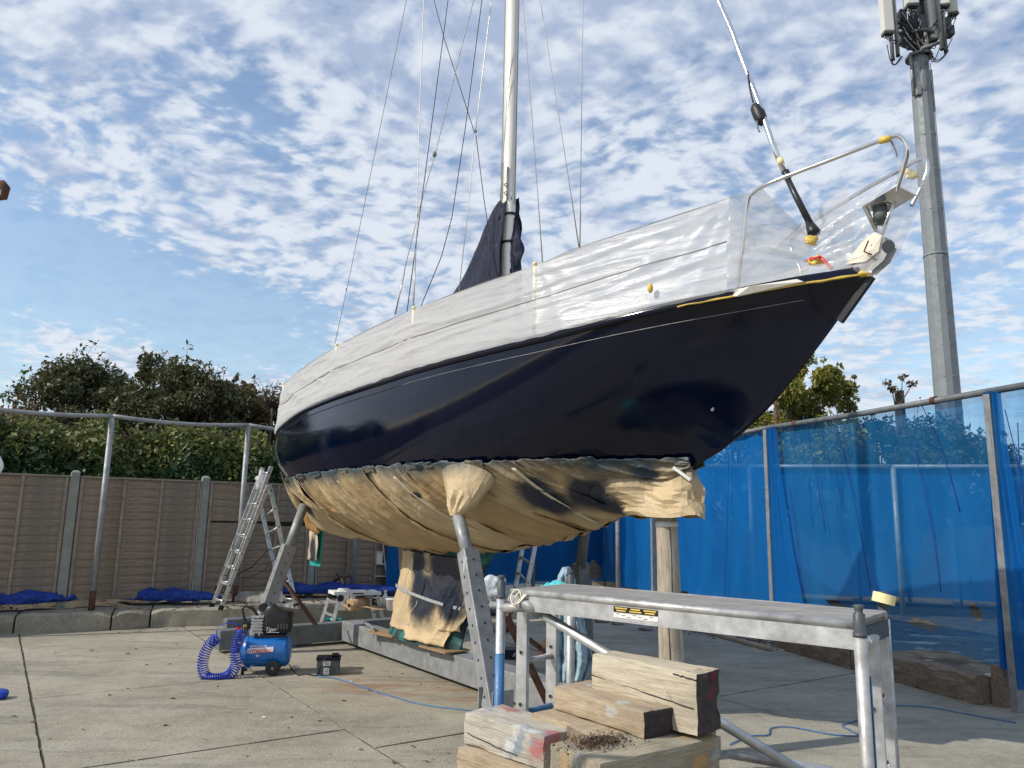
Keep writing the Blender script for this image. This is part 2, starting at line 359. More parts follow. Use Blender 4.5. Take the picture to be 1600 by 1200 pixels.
        di = nt.nodes.new('ShaderNodeBsdfPrincipled'); tr = nt.nodes.new('ShaderNodeBsdfTranslucent')
        di.inputs['Roughness'].default_value = .55
        nt.links.new(c, di.inputs[0]); nt.links.new(c, tr.inputs[0])
        mx = nt.nodes.new('ShaderNodeMixShader'); mx.inputs[0].default_value = trans
        nt.links.new(di.outputs[0], mx.inputs[1]); nt.links.new(tr.outputs[0], mx.inputs[2])
        out = nt.nodes.new('ShaderNodeOutputMaterial'); nt.links.new(mx.outputs[0], out.inputs[0])
        return m
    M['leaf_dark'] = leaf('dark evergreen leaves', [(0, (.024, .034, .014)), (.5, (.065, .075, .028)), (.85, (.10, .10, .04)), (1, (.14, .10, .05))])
    M['leaf_ivy'] = leaf('bramble leaves with painted sun', [(0, (.03, .045, .014)), (.35, (.07, .10, .025)), (.7, (.15, .165, .045)), (.9, (.23, .21, .07)), (1, (.26, .18, .10))])  # hedge top leaves, sunlight painted into the brighter colours
    M['leaf_hedge'] = leaf('ivy leaves with painted shade', [(0, (.012, .035, .012)), (.6, (.03, .07, .02)), (1, (.06, .11, .03))])  # lower hedge leaves, shade painted into the darker colours
    M['leaf_brown'] = leaf('autumn leaves', [(0, (.05, .05, .02)), (.5, (.10, .08, .035)), (1, (.18, .10, .05))])
    M['leaf_gold'] = leaf('yellowing leaves', [(0, (.06, .09, .02)), (.5, (.17, .18, .035)), (.85, (.30, .26, .05)), (1, (.36, .27, .05))], .35)
    M['twig'] = simple('twig bark', (.075, .055, .04), .9, 0, .3, 12, .3)
    M['bark'] = simple('tree bark', (.07, .055, .042), .95, 0, .4, 8, .8, (1, 1, .3), .02)
    M['undergrowth'] = simple('undergrowth with painted shade', (.022, .026, .012), .95, 0, .5, 4, .9, None, .05)  # near-black colour stands in for the shade inside the hedge
mats()

# ---------------------------------------------------------------- mesh helpers
C = S.collection
WO = {}
def tag(o, label=None, cat=None, group=None, kind=None):
    if label: o['label'] = label
    if cat: o['category'] = cat
    if group: o['group'] = group
    if kind: o['kind'] = kind
    return o
def thing(name, loc, label, cat, group=None):
    o = bpy.data.objects.new(name, None); C.objects.link(o); o.location = loc; o.empty_display_size = .1
    WO[o.name] = V(loc); return tag(o, label, cat, group)
class MB:
    def __init__(s): s.v = []; s.f = []; s.m = []; s.s = []
    def add(s, vs, fs, mi=0, smooth=False):
        k = len(s.v); s.v += [V(p) for p in vs]
        for f in fs: s.f.append([i+k for i in f]); s.m.append(mi); s.s.append(smooth)
        return s
    def box(s, c, sz, rot=None, mi=0, endmi=None):
        hx, hy, hz = (q/2 for q in sz)
        P = [V((x, y, z)) for x in (-hx, hx) for y in (-hy, hy) for z in (-hz, hz)]
        if rot is not None: P = [rot @ p for p in P]
        P = [p+V(c) for p in P]
        fs = [(0, 1, 3, 2), (4, 6, 7, 5), (0, 4, 5, 1), (2, 3, 7, 6), (0, 2, 6, 4), (1, 5, 7, 3)]
        k = len(s.v); s.v += P
        for i, f in enumerate(fs):
            s.f.append([q+k for q in f]); s.m.append(endmi if (endmi is not None and i < 2) else mi); s.s.append(False)
        return s
    def bar(s, a, b, w, h, up=(0, 0, 1), mi=0):
        a, b = V(a), V(b); x = (b-a); l = x.length; x.normalize()
        y = V(up).cross(x)
        if y.length < 1e-4: y = V((0, 1, 0)).cross(x)
        y.normalize(); z = x.cross(y)
        return s.box((a+b)/2, (l, w, h), Matrix((x, y, z)).transposed(), mi)
    def tube(s, pts, r, n=10, mi=0, caps=True, smooth=True):
        pts = [V(p) for p in pts]; k0 = len(s.v)
        rr = r if isinstance(r, (list, tuple)) else [r]*len(pts)
        t0 = (pts[1]-pts[0]).normalized(); ref = V((0, 0, 1)) if abs(t0.z) < .9 else V((1, 0, 0))
        u = t0.cross(ref).normalized()
        for i, p in enumerate(pts):
            if i == 0: t = t0
            elif i == len(pts)-1: t = (pts[-1]-pts[-2]).normalized()
            else: t = ((pts[i+1]-p).normalized()+(p-pts[i-1]).normalized()).normalized()
            u = (u-t*u.dot(t)).normalized(); w = t.cross(u)
            for j in range(n):
                a = 2*math.pi*j/n; s.v.append(p+(u*math.cos(a)+w*math.sin(a))*rr[i])
        for i in range(len(pts)-1):
            for j in range(n):
                a = k0+i*n+j; b = k0+i*n+(j+1) % n
                s.f.append([a, b, b+n, a+n]); s.m.append(mi); s.s.append(smooth)
        if caps:
            s.f.append([k0+j for j in range(n)][::-1]); s.m.append(mi); s.s.append(False)
            e = k0+(len(pts)-1)*n; s.f.append([e+j for j in range(n)]); s.m.append(mi); s.s.append(False)
        return s
    def grid(s, rows, mi=0, smooth=True, close=False):
        k = len(s.v); n = len(rows[0])
        for r in rows: s.v += [V(p) for p in r]
        for i in range(len(rows)-1):
            for j in range(n-(0 if close else 1)):
                a = k+i*n+j; b = k+i*n+(j+1) % n
                s.f.append([a, b, b+n, a+n]); s.m.append(mi); s.s.append(smooth)
        return s
    def prism(s, poly, dirv, mi=0):
        d_ = V(dirv); n = len(poly); k = len(s.v)
        s.v += [V(p) for p in poly]+[V(p)+d_ for p in poly]
        s.f.append([k+i for i in range(n)]); s.f.append([k+n+i for i in range(n)][::-1]); s.m += [mi, mi]; s.s += [False, False]
        for i in range(n):
            j = (i+1) % n; s.f.append([k+i, k+j, k+n+j, k+n+i]); s.m.append(mi); s.s.append(False)
        return s
    def sphere(s, c, r, nu=12, nv=8, mi=0):
        rows = []
        rx, ry, rz = r if isinstance(r, (tuple, list)) else (r, r, r)
        for i in range(nv+1):
            a = math.pi*i/nv
            rows.append([V(c)+V((rx*math.sin(a)*math.cos(2*math.pi*j/nu), ry*math.sin(a)*math.sin(2*math.pi*j/nu), rz*math.cos(a))) for j in range(nu)])
        return s.grid(rows, mi, True, True)
    def build(s, name, mat, parent=None, origin=None, bevel=0, solid=0, rot=None):
        ms = bpy.data.meshes.new(name)
        if origin is None:
            if parent is not None: origin = WO[parent.name]
            else:
                n = max(1, len(s.v)); c = sum(s.v, V())/n; origin = V((c.x, c.y, min(p.z for p in s.v)))
        origin = V(origin)
        vs = [p-origin for p in s.v]
        if rot is not None:
            inv = rot.inverted(); vs = [inv @ p for p in vs]
        ms.from_pydata(vs, [], s.f)
        for q in (mat if isinstance(mat, (list, tuple)) else [mat]): ms.materials.append(M[q] if isinstance(q, str) else q)
        ms.polygons.foreach_set('material_index', s.m); ms.polygons.foreach_set('use_smooth', s.s)
        ms.update()
        o = bpy.data.objects.new(name, ms); C.objects.link(o)
        WO[o.name] = origin
        if parent is not None:
            o.parent = parent; o.location = origin-WO[parent.name]
        else: o.location = origin
        if rot is not None: o.rotation_euler = rot.to_euler()
        if bevel:
            bv = o.modifiers.new('b', 'BEVEL'); bv.width = bevel; bv.segments = 2; bv.limit_method = 'ANGLE'; bv.angle_limit = R_(40)
        if solid:
            so = o.modifiers.new('s', 'SOLIDIFY'); so.thickness = solid; so.offset = 0
        return o
def part(ms, name, parent, loc, rot=None, scale=None):       # a piece sharing mesh data
    o = bpy.data.objects.new(name, ms); C.objects.link(o); o.parent = parent; o.location = V(loc)-WO[parent.name]
    if rot is not None: o.rotation_euler = rot
    if scale: o.scale = scale
    WO[o.name] = V(loc); return o
def meshof(b, name, mat):
    ms = bpy.data.meshes.new(name); ms.from_pydata([tuple(p) for p in b.v], [], b.f)
    for q in (mat if isinstance(mat, (list, tuple)) else [mat]): ms.materials.append(M[q])
    ms.polygons.foreach_set('material_index', b.m); ms.polygons.foreach_set('use_smooth', b.s); return ms
def nz(x, y, z=0): return noise.noise(V((x, y, z)))
def fbm(x, y, z=0, o=4): return noise.fractal(V((x, y, z)), .8, 2.1, o)
def ridge(x, y, z=0): return 1-abs(noise.noise(V((x, y, z))))*2
def text(name, body, size, mat, parent, origin, xdir, ydir, extrude=.0015, shear=0, align='LEFT'):
    cu = bpy.data.curves.new(name, 'FONT'); cu.body = body; cu.size = size; cu.extrude = extrude; cu.shear = shear; cu.align_x = align
    tmp = bpy.data.objects.new('tmp', cu); C.objects.link(tmp)
    bpy.context.view_layer.update()
    ms = bpy.data.meshes.new_from_object(tmp.evaluated_get(bpy.context.evaluated_depsgraph_get()))
    bpy.data.objects.remove(tmp); ms.materials.clear(); ms.materials.append(M[mat])
    x, y = V(xdir).normalized(), V(ydir).normalized(); z = x.cross(y)
    R4 = Matrix((x, y, z)).transposed()
    for v in ms.vertices: v.co = R4 @ v.co
    o = bpy.data.objects.new(name, ms); C.objects.link(o); o.parent = parent; o.location = V(origin)-WO[parent.name]
    WO[o.name] = V(origin); return o

# ---------------------------------------------------------------- boat frame of reference
TH = R_(35)
K0 = gnd(690, 1010, .3); K0 = V((K0.x, K0.y, 0))
AX = V((math.sin(TH), -math.cos(TH), 0)); NX = V((-math.cos(TH), -math.sin(TH), 0))
def BP(L, n, z): return K0+AX*L+NX*n+V((0, 0, z))
def onp(px, py, n):
    r = ray(px, py); t = ((K0+NX*n).dot(NX))/(r.dot(NX)); return V((0, 0, CH))+r*t
def LNZ(p): q = p-K0; return q.dot(AX), q.dot(NX), p.z
def tab(t):
    def f(x):
        if x <= t[0][0]: return t[0][1]
        if x >= t[-1][0]: return t[-1][1]
        for i in range(len(t)-1):
            if x <= t[i+1][0]:
                x0, y0 = t[i]; x1, y1 = t[i+1]; h = x1-x0; u = (x-x0)/h
                m0 = (t[i+1][1]-t[i-1][1])/(t[i+1][0]-t[i-1][0]) if i > 0 else (y1-y0)/h
                m1 = (t[i+2][1]-y0)/(t[i+2][0]-x0) if i < len(t)-2 else (y1-y0)/h
                return (2*u**3-3*u*u+1)*y0+(u**3-2*u*u+u)*h*m0+(-2*u**3+3*u*u)*y1+(u**3-u*u)*h*m1
    return f
LB, LS = 4.89, -3.6
_bs = tab([(-3.6, .66), (-3.45, .78), (-3.1, .90), (-2.4, 1.03), (-1.5, 1.15), (-.5, 1.22), (.5, 1.23), (1.4, 1.17), (2.22, 1.06), (2.9, .90), (3.3, .78), (3.64, .66), (3.9, .555), (4.16, .43), (4.4, .31), (4.55, .235), (4.72, .125), (4.83, .055), (4.89, .012)])
_zs = tab([(-3.6, 2.735), (-2.5, 2.785), (-1.5, 2.83), (-.6, 2.85), (.7, 2.87), (1.4, 2.9), (2.2, 2.925), (2.9, 2.958), (3.64, 3.02), (4.16, 3.065), (4.89, 3.125)])
_zc = tab([(-3.6, 2.28), (-3.45, 2.1), (-3.1, 1.85), (-2.4, 1.56), (-1.5, 1.38), (-.5, 1.30), (.5, 1.31), (1.5, 1.42), (2.3, 1.57), (2.9, 1.75), (3.3, 1.92), (3.59, 2.06), (3.79, 2.15), (4.15, 2.385), (4.51, 2.71), (4.89, 3.10)])
def sm(a, b, x): u = max(0, min(1, (x-a)/(b-a))); return u*u*(3-2*u)
def hw(L, h):
    k = sm(.9, 4.3, L); p = 3.0-1.95*k; q = 1.5-.72*k
    h = max(0, min(1, h))
    return _bs(L)*(1-(1-h)**p)**(1/q)+.035*math.sin(math.pi*min(1, h))*(1-sm(2.5, 4.6, L))
def hp(L, h, side=1, off=0.0):
    zc, zs = _zc(L), _zs(L); z = zc+(zs-zc)*h; y = hw(L, h)
    p = BP(L, side*y, z)
    if off:
        e = .02
        y2 = hw(L, h+e) if h+e <= 1 else hw(L, h); y1 = hw(L, max(0, h-e)); dz = (zs-zc)*(e+min(e, h) if h+e <= 1 else min(e, h)+1e-6)
        nn = V((max(dz, 1e-4), -(y2-y1))).normalized()
        p += NX*(side*nn.x*off)+V((0, 0, nn.y*off))
    return p
def hz(L, z): return (z-_zc(L))/(_zs(L)-_zc(L))

def proj(p):
    q = V(p)-V((0, 0, CH)); f = q.y*math.cos(PITCH)+q.z*math.sin(PITCH); u = -q.y*math.sin(PITCH)+q.z*math.cos(PITCH)
    x, y = q.x/f, u/f; c, s_ = math.cos(ROLL), math.sin(ROLL); return 800+F*(x*c+y*s_), 600-F*(-x*s_+y*c)
def hullpx(px, py):
    best = None
    for i in range(160):
        L = -3.5+8.3*i/159
        for j in range(60):
            p = hp(L, j/59, 1); a, b = proj(p); e = (a-px)**2+(b-py)**2
            if best is None or e < best[0]: best = (e, p)
    return best[1]

# ================================================================ GROUND
def ground():
    b = MB(); n = 2
    b.add([(-400, -60, -.03), (400, -60, -.03), (400, 900, -.03), (-400, 900, -.03)], [(0, 1, 2, 3)])
    g = b.build('ground', 'dirt', origin=(0, 0, -.03)); tag(g, kind='structure')
    U = V((.83, .557, 0)).normalized(); W_ = V((.557, -.83, 0)).normalized()
    O = gnd(540, 1140)
    us = [-9.4, -7.2, -4.3, -2.0, 0, 3.4, 6.6, 9.8]
    sets = {0: [-9.5, -5.2, -1.7, 2, 6, 10], 1: [-9.5, -5.6, -2.4, .6, 5, 10], 2: [-8.5, -5.0, -2.9, .9, 4, 10], 3: [-8.2, -3.84, -2.29, 0, 3.2, 10], 4: [-9.5, -5.3, -1.76, 0.55, 4.5, 10], 5: [-10.5, -6, -2.6, .7, 4, 8], 6: [-10.5, -7, -3.2, 0.2, 3.5, 7]}
    for i in range(len(us)-1):
        js = sets[i]
        for j in range(len(js)-1):
            u0, u1, v0, v1 = us[i]+.007, us[i+1]-.007, js[j]+.006, js[j+1]-.006
            dz = random.uniform(-.003, .003)
            N1, N2 = max(2, int((u1-u0)/.12)), max(2, int((v1-v0)/.12))
            mb = MB()
            # perimeter ring with chipped edge, filled top
            ring = []
            for t in range(N1): ring.append((u0+(u1-u0)*t/N1, v0, 0, -1))
            for t in range(N2): ring.append((u1, v0+(v1-v0)*t/N2, 1, 0))
            for t in range(N1): ring.append((u1-(u1-u0)*t/N1, v1, 0, 1))
            for t in range(N2): ring.append((u0, v1-(v1-v0)*t/N2, -1, 0))
            top = []; bot = []
            for (a, c, da, dc) in ring:
                w = max(0, ridge(a*3.1, c*3.1, i))**2*.006+abs(nz(a*9, c*9, 3))*.007
                p = O+U*(a-da*w)+W_*(c-dc*w)
                top.append(V((p.x, p.y, dz))); bot.append(V((p.x, p.y, -.028)))
            k = len(ring)
            mb.add(top+bot, [list(range(k))]+[(q, (q+1) % k, k+(q+1) % k, k+q) for q in range(k)])
            c = O+U*(u0+u1)/2+W_*(v0+v1)/2
            o = mb.build('concrete_slab', 'concrete', g, origin=(c.x, c.y, -.03))
    fb = MB(); fb.add([O+U*-9.5+W_*-10.5+V((0,0,-O.z-.009)), O+U*9.9+W_*-10.5+V((0,0,-O.z-.009)), O+U*9.9+W_*10+V((0,0,-O.z-.009)), O+U*-9.5+W_*10+V((0,0,-O.z-.009))], [(0, 3, 2, 1)])
    fb.build('joint_filler', 'filler', g, origin=(O.x, O.y, -.009))
    # raised kerb / plinth
    ks = [gnd(-160, 999), gnd(20, 990), gnd(172, 985), gnd(233, 981), gnd(420, 976), gnd(617, 969), gnd(800, 966)]
    kt = thing('raised_kerb', (ks[2].x, ks[2].y, 0), 'raised concrete kerb running along the foot of the timber fence', 'kerb')
    nrm = V((-.36, .93, 0))
    for i in range(len(ks)-1):
        a, c = V(ks[i]), V(ks[i+1]); a.z = c.z = 0; t = (c-a).normalized(); a += t*.012; c -= t*.012
        L = (c-a).length; rows = []
        nn = max(3, int(L/.08)); dep = .62 if i < 3 else 1.05
        hh = .25 if i < 3 else .26
        for q in range(nn+1):
            p = a+t*(L*q/nn); e = .014*fbm(p.x*4, p.y*4, i)
            ch = .05*max(0, 1-min(q, nn-q)/1.5) if nn > 4 else 0
            rows.append([p+V((0, 0, -.02)), p+nrm*e+V((0, 0, .02)), p+nrm*(e+.004)+V((0, 0, hh-.03-ch+e)), p+nrm*(.03+e+ch*.4)+V((0, 0, hh-ch*.6+e*.6)), p+nrm*(dep*.5)+V((0, 0, hh+e*.3)), p+nrm*(dep+e*3)+V((0, 0, hh)), p+nrm*(dep+.02)+V((0, 0, 0))])
        mb = MB(); mb.grid(rows, 0, False)
        mb.add(rows[0], [list(range(7))]); mb.add(rows[-1], [list(range(6, -1, -1))])
        mb.build('kerb_block', 'concrete', kt)
    # soil bank behind the kerb
    mb = MB(); rows = []
    for i in range(60):
        a = V(ks[0]).lerp(V(ks[-1]), i/59); a.z = 0; row = []
        for j in range(26):
            p = a+nrm*(.40+j*.165); e = sm(0, 5, j); row.append(V((p.x, p.y, .20+.03*e+.012*j*.4*e+e*(.045*fbm(p.x*2, p.y*2)+.02*nz(p.x*9, p.y*9)))))
        rows.append(row)
    mb.grid(rows); tag(mb.build('soil_bank', 'dirt'), kind='structure')
    # soil verge along the right-hand net
    mb = MB(); rows = []
    a0, a1 = gnd(1120, 985), gnd(1720, 1142)
    pn = V((.94, .34, 0))
    for i in range(70):
        a = a0.lerp(a1, i/69)*1.0; row = []
        for j in range(30):
            p = a+pn*(-.08+j*.22)+V((0, 0, 0)); edge = sm(0, 2, j)
            row.append(V((p.x, p.y, -.012+.02*edge+edge*.03*fbm(p.x*3, p.y*3)+.01*nz(p.x*12, p.y*12))))
        rows.append(row)
    mb.grid(rows); tag(mb.build('soil_verge', 'dirt'), kind='structure')
    return g
ground()

def litter():
    def scatter(name, n, area, size, mat, kindlabel, seed, zoff=.006):
        random.seed(seed); mb = MB()
        for _ in range(n):
            p = area(); s = size*random.uniform(.4, 1.3); a = random.uniform(0, 6.28)
            u = V((math.cos(a), math.sin(a), random.uniform(-.2, .3))); w = V((-math.sin(a), math.cos(a), random.uniform(-.3, .3)))
            c = V((p.x, p.y, p.z+zoff))
            mb.add([c-u*s, c-w*s*.45+V((0, 0, .3*s)), c+u*s, c+w*s*.45+V((0, 0, .2*s))], [(0, 1, 2), (0, 2, 3)])
        tag(mb.build(name, mat), kindlabel[0], kindlabel[1], kind='stuff')
    def yard():
        return gnd(random.uniform(-50, 1000), 975+225*random.random()**1.3)
    scatter('leaf_litter', 110, yard, .024, 'leaf_litter', ('small dead leaves scattered over the concrete yard', 'leaves'), 3)
    scatter('grit', 900, yard, .008, 'rock', ('small grit and flakes scattered over the concrete yard', 'grit'), 13, .004)
    scatter('paint_flakes', 120, yard, .009, 'label', ('tiny white sanding flakes on the concrete yard', 'flakes'), 14, .004)
    def verge():
        t = random.random(); p = gnd(1130, 988).lerp(gnd(1600, 1108), t); return p+V((.94, .34, 0))*random.gauss(.05, .12)
    scatter('verge_debris', 520, verge, .03, 'leaf_litter', ('dead leaves and chips piled along the timber baulk', 'debris'), 4, .01)
    def verge2():
        t = random.random(); p = gnd(880, 950).lerp(gnd(1230, 1010), t); return p+V((.94, .34, 0))*random.gauss(0, .25)
    scatter('rubble_debris', 500, verge2, .035, 'leaf_litter', ('dry leaf debris strewn along the foot of the blue net', 'debris'), 5, .01)
    scatter('paper_scraps', 26, lambda: random.choice((verge, verge2, yard))(), .02, 'label', ('tiny white paper scraps on the ground', 'scraps'), 8, .012)
    def bank():
        p = gnd(random.uniform(0, 600), random.uniform(915, 955), .28); return p
    scatter('bank_debris', 420, bank, .04, 'leaf_litter', ('dead leaves on the soil behind the kerb', 'leaves'), 6, .01)
    random.seed(11)
    for (px, py, s, lb) in ((940, 972, .09, 'small pale stone on the soil left of the log post'), (965, 976, .08, 'flat stone beside the foot of the blue net'), (1010, 985, .07, 'small broken stone near the log post')):
        mb = MB(); c = gnd(px, py); mb.sphere((0, 0, 0), (s*1.4, s, s*.6), 10, 7)
        mb.v = [v*(1+.3*fbm(v.x*20+px, v.y*20, v.z*20))+c+V((0, 0, .03)) for v in mb.v]
        tag(mb.build('stone', 'rock'), lb, 'stone')
    mb = MB(); mb.sphere((0, 0, 0), (.42, .22, .13), 18, 10); c = gnd(405, 941, .26)
    mb.v = [V((v.x, v.y, v.z))*(1+.35*fbm(v.x*5, v.y*5, v.z*5))+c+V((0, 0, .04)) for v in mb.v]
    for i in range(len(mb.s)): mb.s[i] = False
    tag(mb.build('concrete_lump', 'rock'), 'broken concrete lump on the soil behind the folding ladder', 'rubble')
litter()

# ================================================================ LEFT TIMBER FENCE
FD = V((.82, .572, 0)).normalized(); FN = V((.572, -.82, 0)).normalized()
def timber_fence():
    P1 = V((-6.4, 11.2, 0)); t = thing('timber_fence', (P1.x, P1.y, .3), 'weathered horizontal lap timber fence with concrete posts on the left', 'fence')
    zb, zt = .36, 2.12
    post = MB(); post.prism([(-.055, -.05, 0), (.055, -.05, 0), (.055, .05, 0), (-.055, .05, 0)], (0, 0, zt-zb+.22))
    post.add([(-.055, -.05, zt-zb+.22), (.055, -.05, zt-zb+.22), (.055, .05, zt-zb+.22), (-.055, .05, zt-zb+.22), (-.03, 0, zt-zb+.25), (.03, 0, zt-zb+.25)], [(0, 1, 5, 4), (1, 2, 5), (2, 3, 4, 5), (3, 0, 4)])
    pm = meshof(post, 'concrete_post', 'kerb_post')
    slats = []
    for k in range(5):
        random.seed(k); b = MB(); n = 14; rows = []
        for i in range(n+1):
            x = 1.7*i/n
            w = .006*fbm(x*2+k*7, 0); w2 = .007*fbm(x*4+k*3, 5)
            rows.append([(x, .014, 0), (x, -.012, w-.004), (x, -.016, .01+w), (x, -.004, .135+w2), (x, .012, .137+w2)])
        b.grid(rows, 0, False, True)
        slats.append(meshof(b, 'slat', 'slat'))
    ang = math.atan2(FD.y, FD.x); SP = 1.83
    for k in range(-3, 8):
        p = P1+FD*SP*k; part(pm, 'concrete_post', t, (p.x, p.y, zb-.15), (0, 0, ang))
        if k == 7: continue
        a = p+FD*.065
        random.seed(100+k)
        for j in range(15):
            z = zb+.0+j*.116
            if k == 1 and j == 9: continue      # the broken slat
            part(slats[random.randrange(5)], 'slat', t, (a.x, a.y, z+random.uniform(-.006, .006)), (random.uniform(-.02, .02), random.uniform(-.004, .004), ang))
        if k == 1:
            part(slats[2], 'slat', t, (a.x, a.y, zb+9*.116-.03), (.02, .012, ang), (.55, 1, .8))
        for u in (.03, .60, 1.12, 1.66):
            q = a+FD*u+FN*.028; mb = MB(); mb.box(q+V((0, 0, (zb+zt)/2)), (.04, .022, zt-zb-.02), Matrix.Rotation(ang, 3, 'Z')); mb.build('batten', 'batten', t)
        q = a+FD*.85; mb = MB(); mb.box(q+V((0, 0, zt+.01)), (1.7, .07, .025), Matrix.Rotation(ang, 3, 'Z')); mb.build('capping_rail', 'batten', t)
timber_fence()

# ================================================================ NET FRAME (posts, rails, netting)
def left_net_frame():
    P = [V((-5.9, 11.1, 0))+V((1.6, 1.2, 0))*k for k in range(-1, 6)]
    t = thing('scaffold_rail_frame', (P[1].x, P[1].y, .3), 'tall galvanised pole and rail frame in front of timber fence', 'frame')
    tops = []
    for i, p in enumerate(P):
        z = 3.02 if i < 2 else 3.06
        tops.append(V((p.x, p.y, z)))
        mb = MB(); mb.tube([(p.x, p.y, .2), (p.x, p.y, z-.02)], .04, 12); mb.build('pole', 'galv', t)
        if i in (1, 2):
            mb = MB(); mb.tube([(p.x, p.y, .24), (p.x, p.y, .52)], .043, 12); mb.build('rusty_sleeve', 'rust', t)
    for i in range(len(P)-1):
        a, c = tops[i], tops[i+1]; pts = [a.lerp(c, q/10)+V((0, 0, -.05*math.sin(math.pi*q/10))) for q in range(11)]
        mb = MB(); mb.tube(pts, .032, 10); mb.build('rail', 'galv', t)
    # net still hanging on the far end
    a, c = tops[3]+V((.5, .4, 0)), tops[-1]
    netwall('blue_net', t, a, c, .3, 'net_dense', 5, .10)
    # bundled netting on the ground
    random.seed(5)
    for (q0, q1, r, lb) in ((gnd(-120, 946, .36), gnd(155, 934, .36), .11, 'bundled blue netting heaped on the soil at far left'), (gnd(172, 934, .33), gnd(345, 936, .33), .115, 'bundled blue netting heaped between pole and folding ladder'), (gnd(352, 925, .33), gnd(640, 924, .33), .11, 'bundled blue netting lying along fence behind the cradle')):
        mb = MB(); rows = []; n = 90
        for i in range(n+1):
            u = i/n; p = q0.lerp(q1, u)+V((0, 0, 0)); sag = -.35*math.sin(math.pi*u)
            p = p+FN*(-sag*.5)
            ra = r*(.35+.9*math.sin(math.pi*min(1, u*1.02)))*(1+.4*nz(u*8, 2, r*50)); row = []
            for j in range(20):
                an = 2*math.pi*j/20
                rr = ra*(1+.22*ridge(an*1.6+u*3, u*16, 1)+.1*nz(an*4, u*40))
                row.append(p+V((0, 0, .02))+FN*(-math.cos(an)*rr*1.5)+V((0, 0, max(-.03, math.sin(an)*rr*.68+rr*.2))))
            rows.append(row)
        mb.grid(rows, 0, True, True); tag(mb.build('netting_bundle', 'bluebag'), lb, 'netting')
def netwall(name, parent, a, c, zb, mat, nf, amp, holes=(), bottom=None, top_drop=.0, cell=.05, seed=0, nv=44):
    a, c = V(a), V(c); L = (V((c.x, c.y, 0))-V((a.x, a.y, 0))).length; t = (c-a); th = V((t.x, t.y, 0)).normalized(); pn = V((th.y, -th.x, 0))
    nu = max(4, int(L/cell)); mb = MB(); rows = []
    for j in range(nv+1):
        v = j/nv; row = []
        for i in range(nu+1):
            u = i/nu; p = a.lerp(c, u); zz = bottom(u) if bottom else zb+.06*nz(u*6, seed)
            z = (p.z+.02)*(1-v)+zz*v
            fold = amp*(fbm(u*nf*1.5+seed, v*1.2, seed, 3))*(.25+v*.75)+amp*.25*math.sin(u*nf*6.28+v*1.5)*(.2+.8*v)
            row.append(V((p.x, p.y, z))+pn*fold+th*(.05*nz(v*3, u*4, seed)*v))
        rows.append(row)
    n = nu+1; mb.v = [p for r in rows for p in r]
    for j in range(nv):
        for i in range(nu):
            u, v = (i+.5)/nu, (j+.5)/nv
            if any(((u-hu)/ru+(v-hv)*sk/rv)**2+((v-hv)/rv)**2 < 1 for hu, hv, ru, rv, sk in holes): continue
            k = j*n+i; mb.f.append([k, k+1, k+n+1, k+n]); mb.m.append(0); mb.s.append(True)
    return mb.build(name, mat, parent)
left_net_frame()

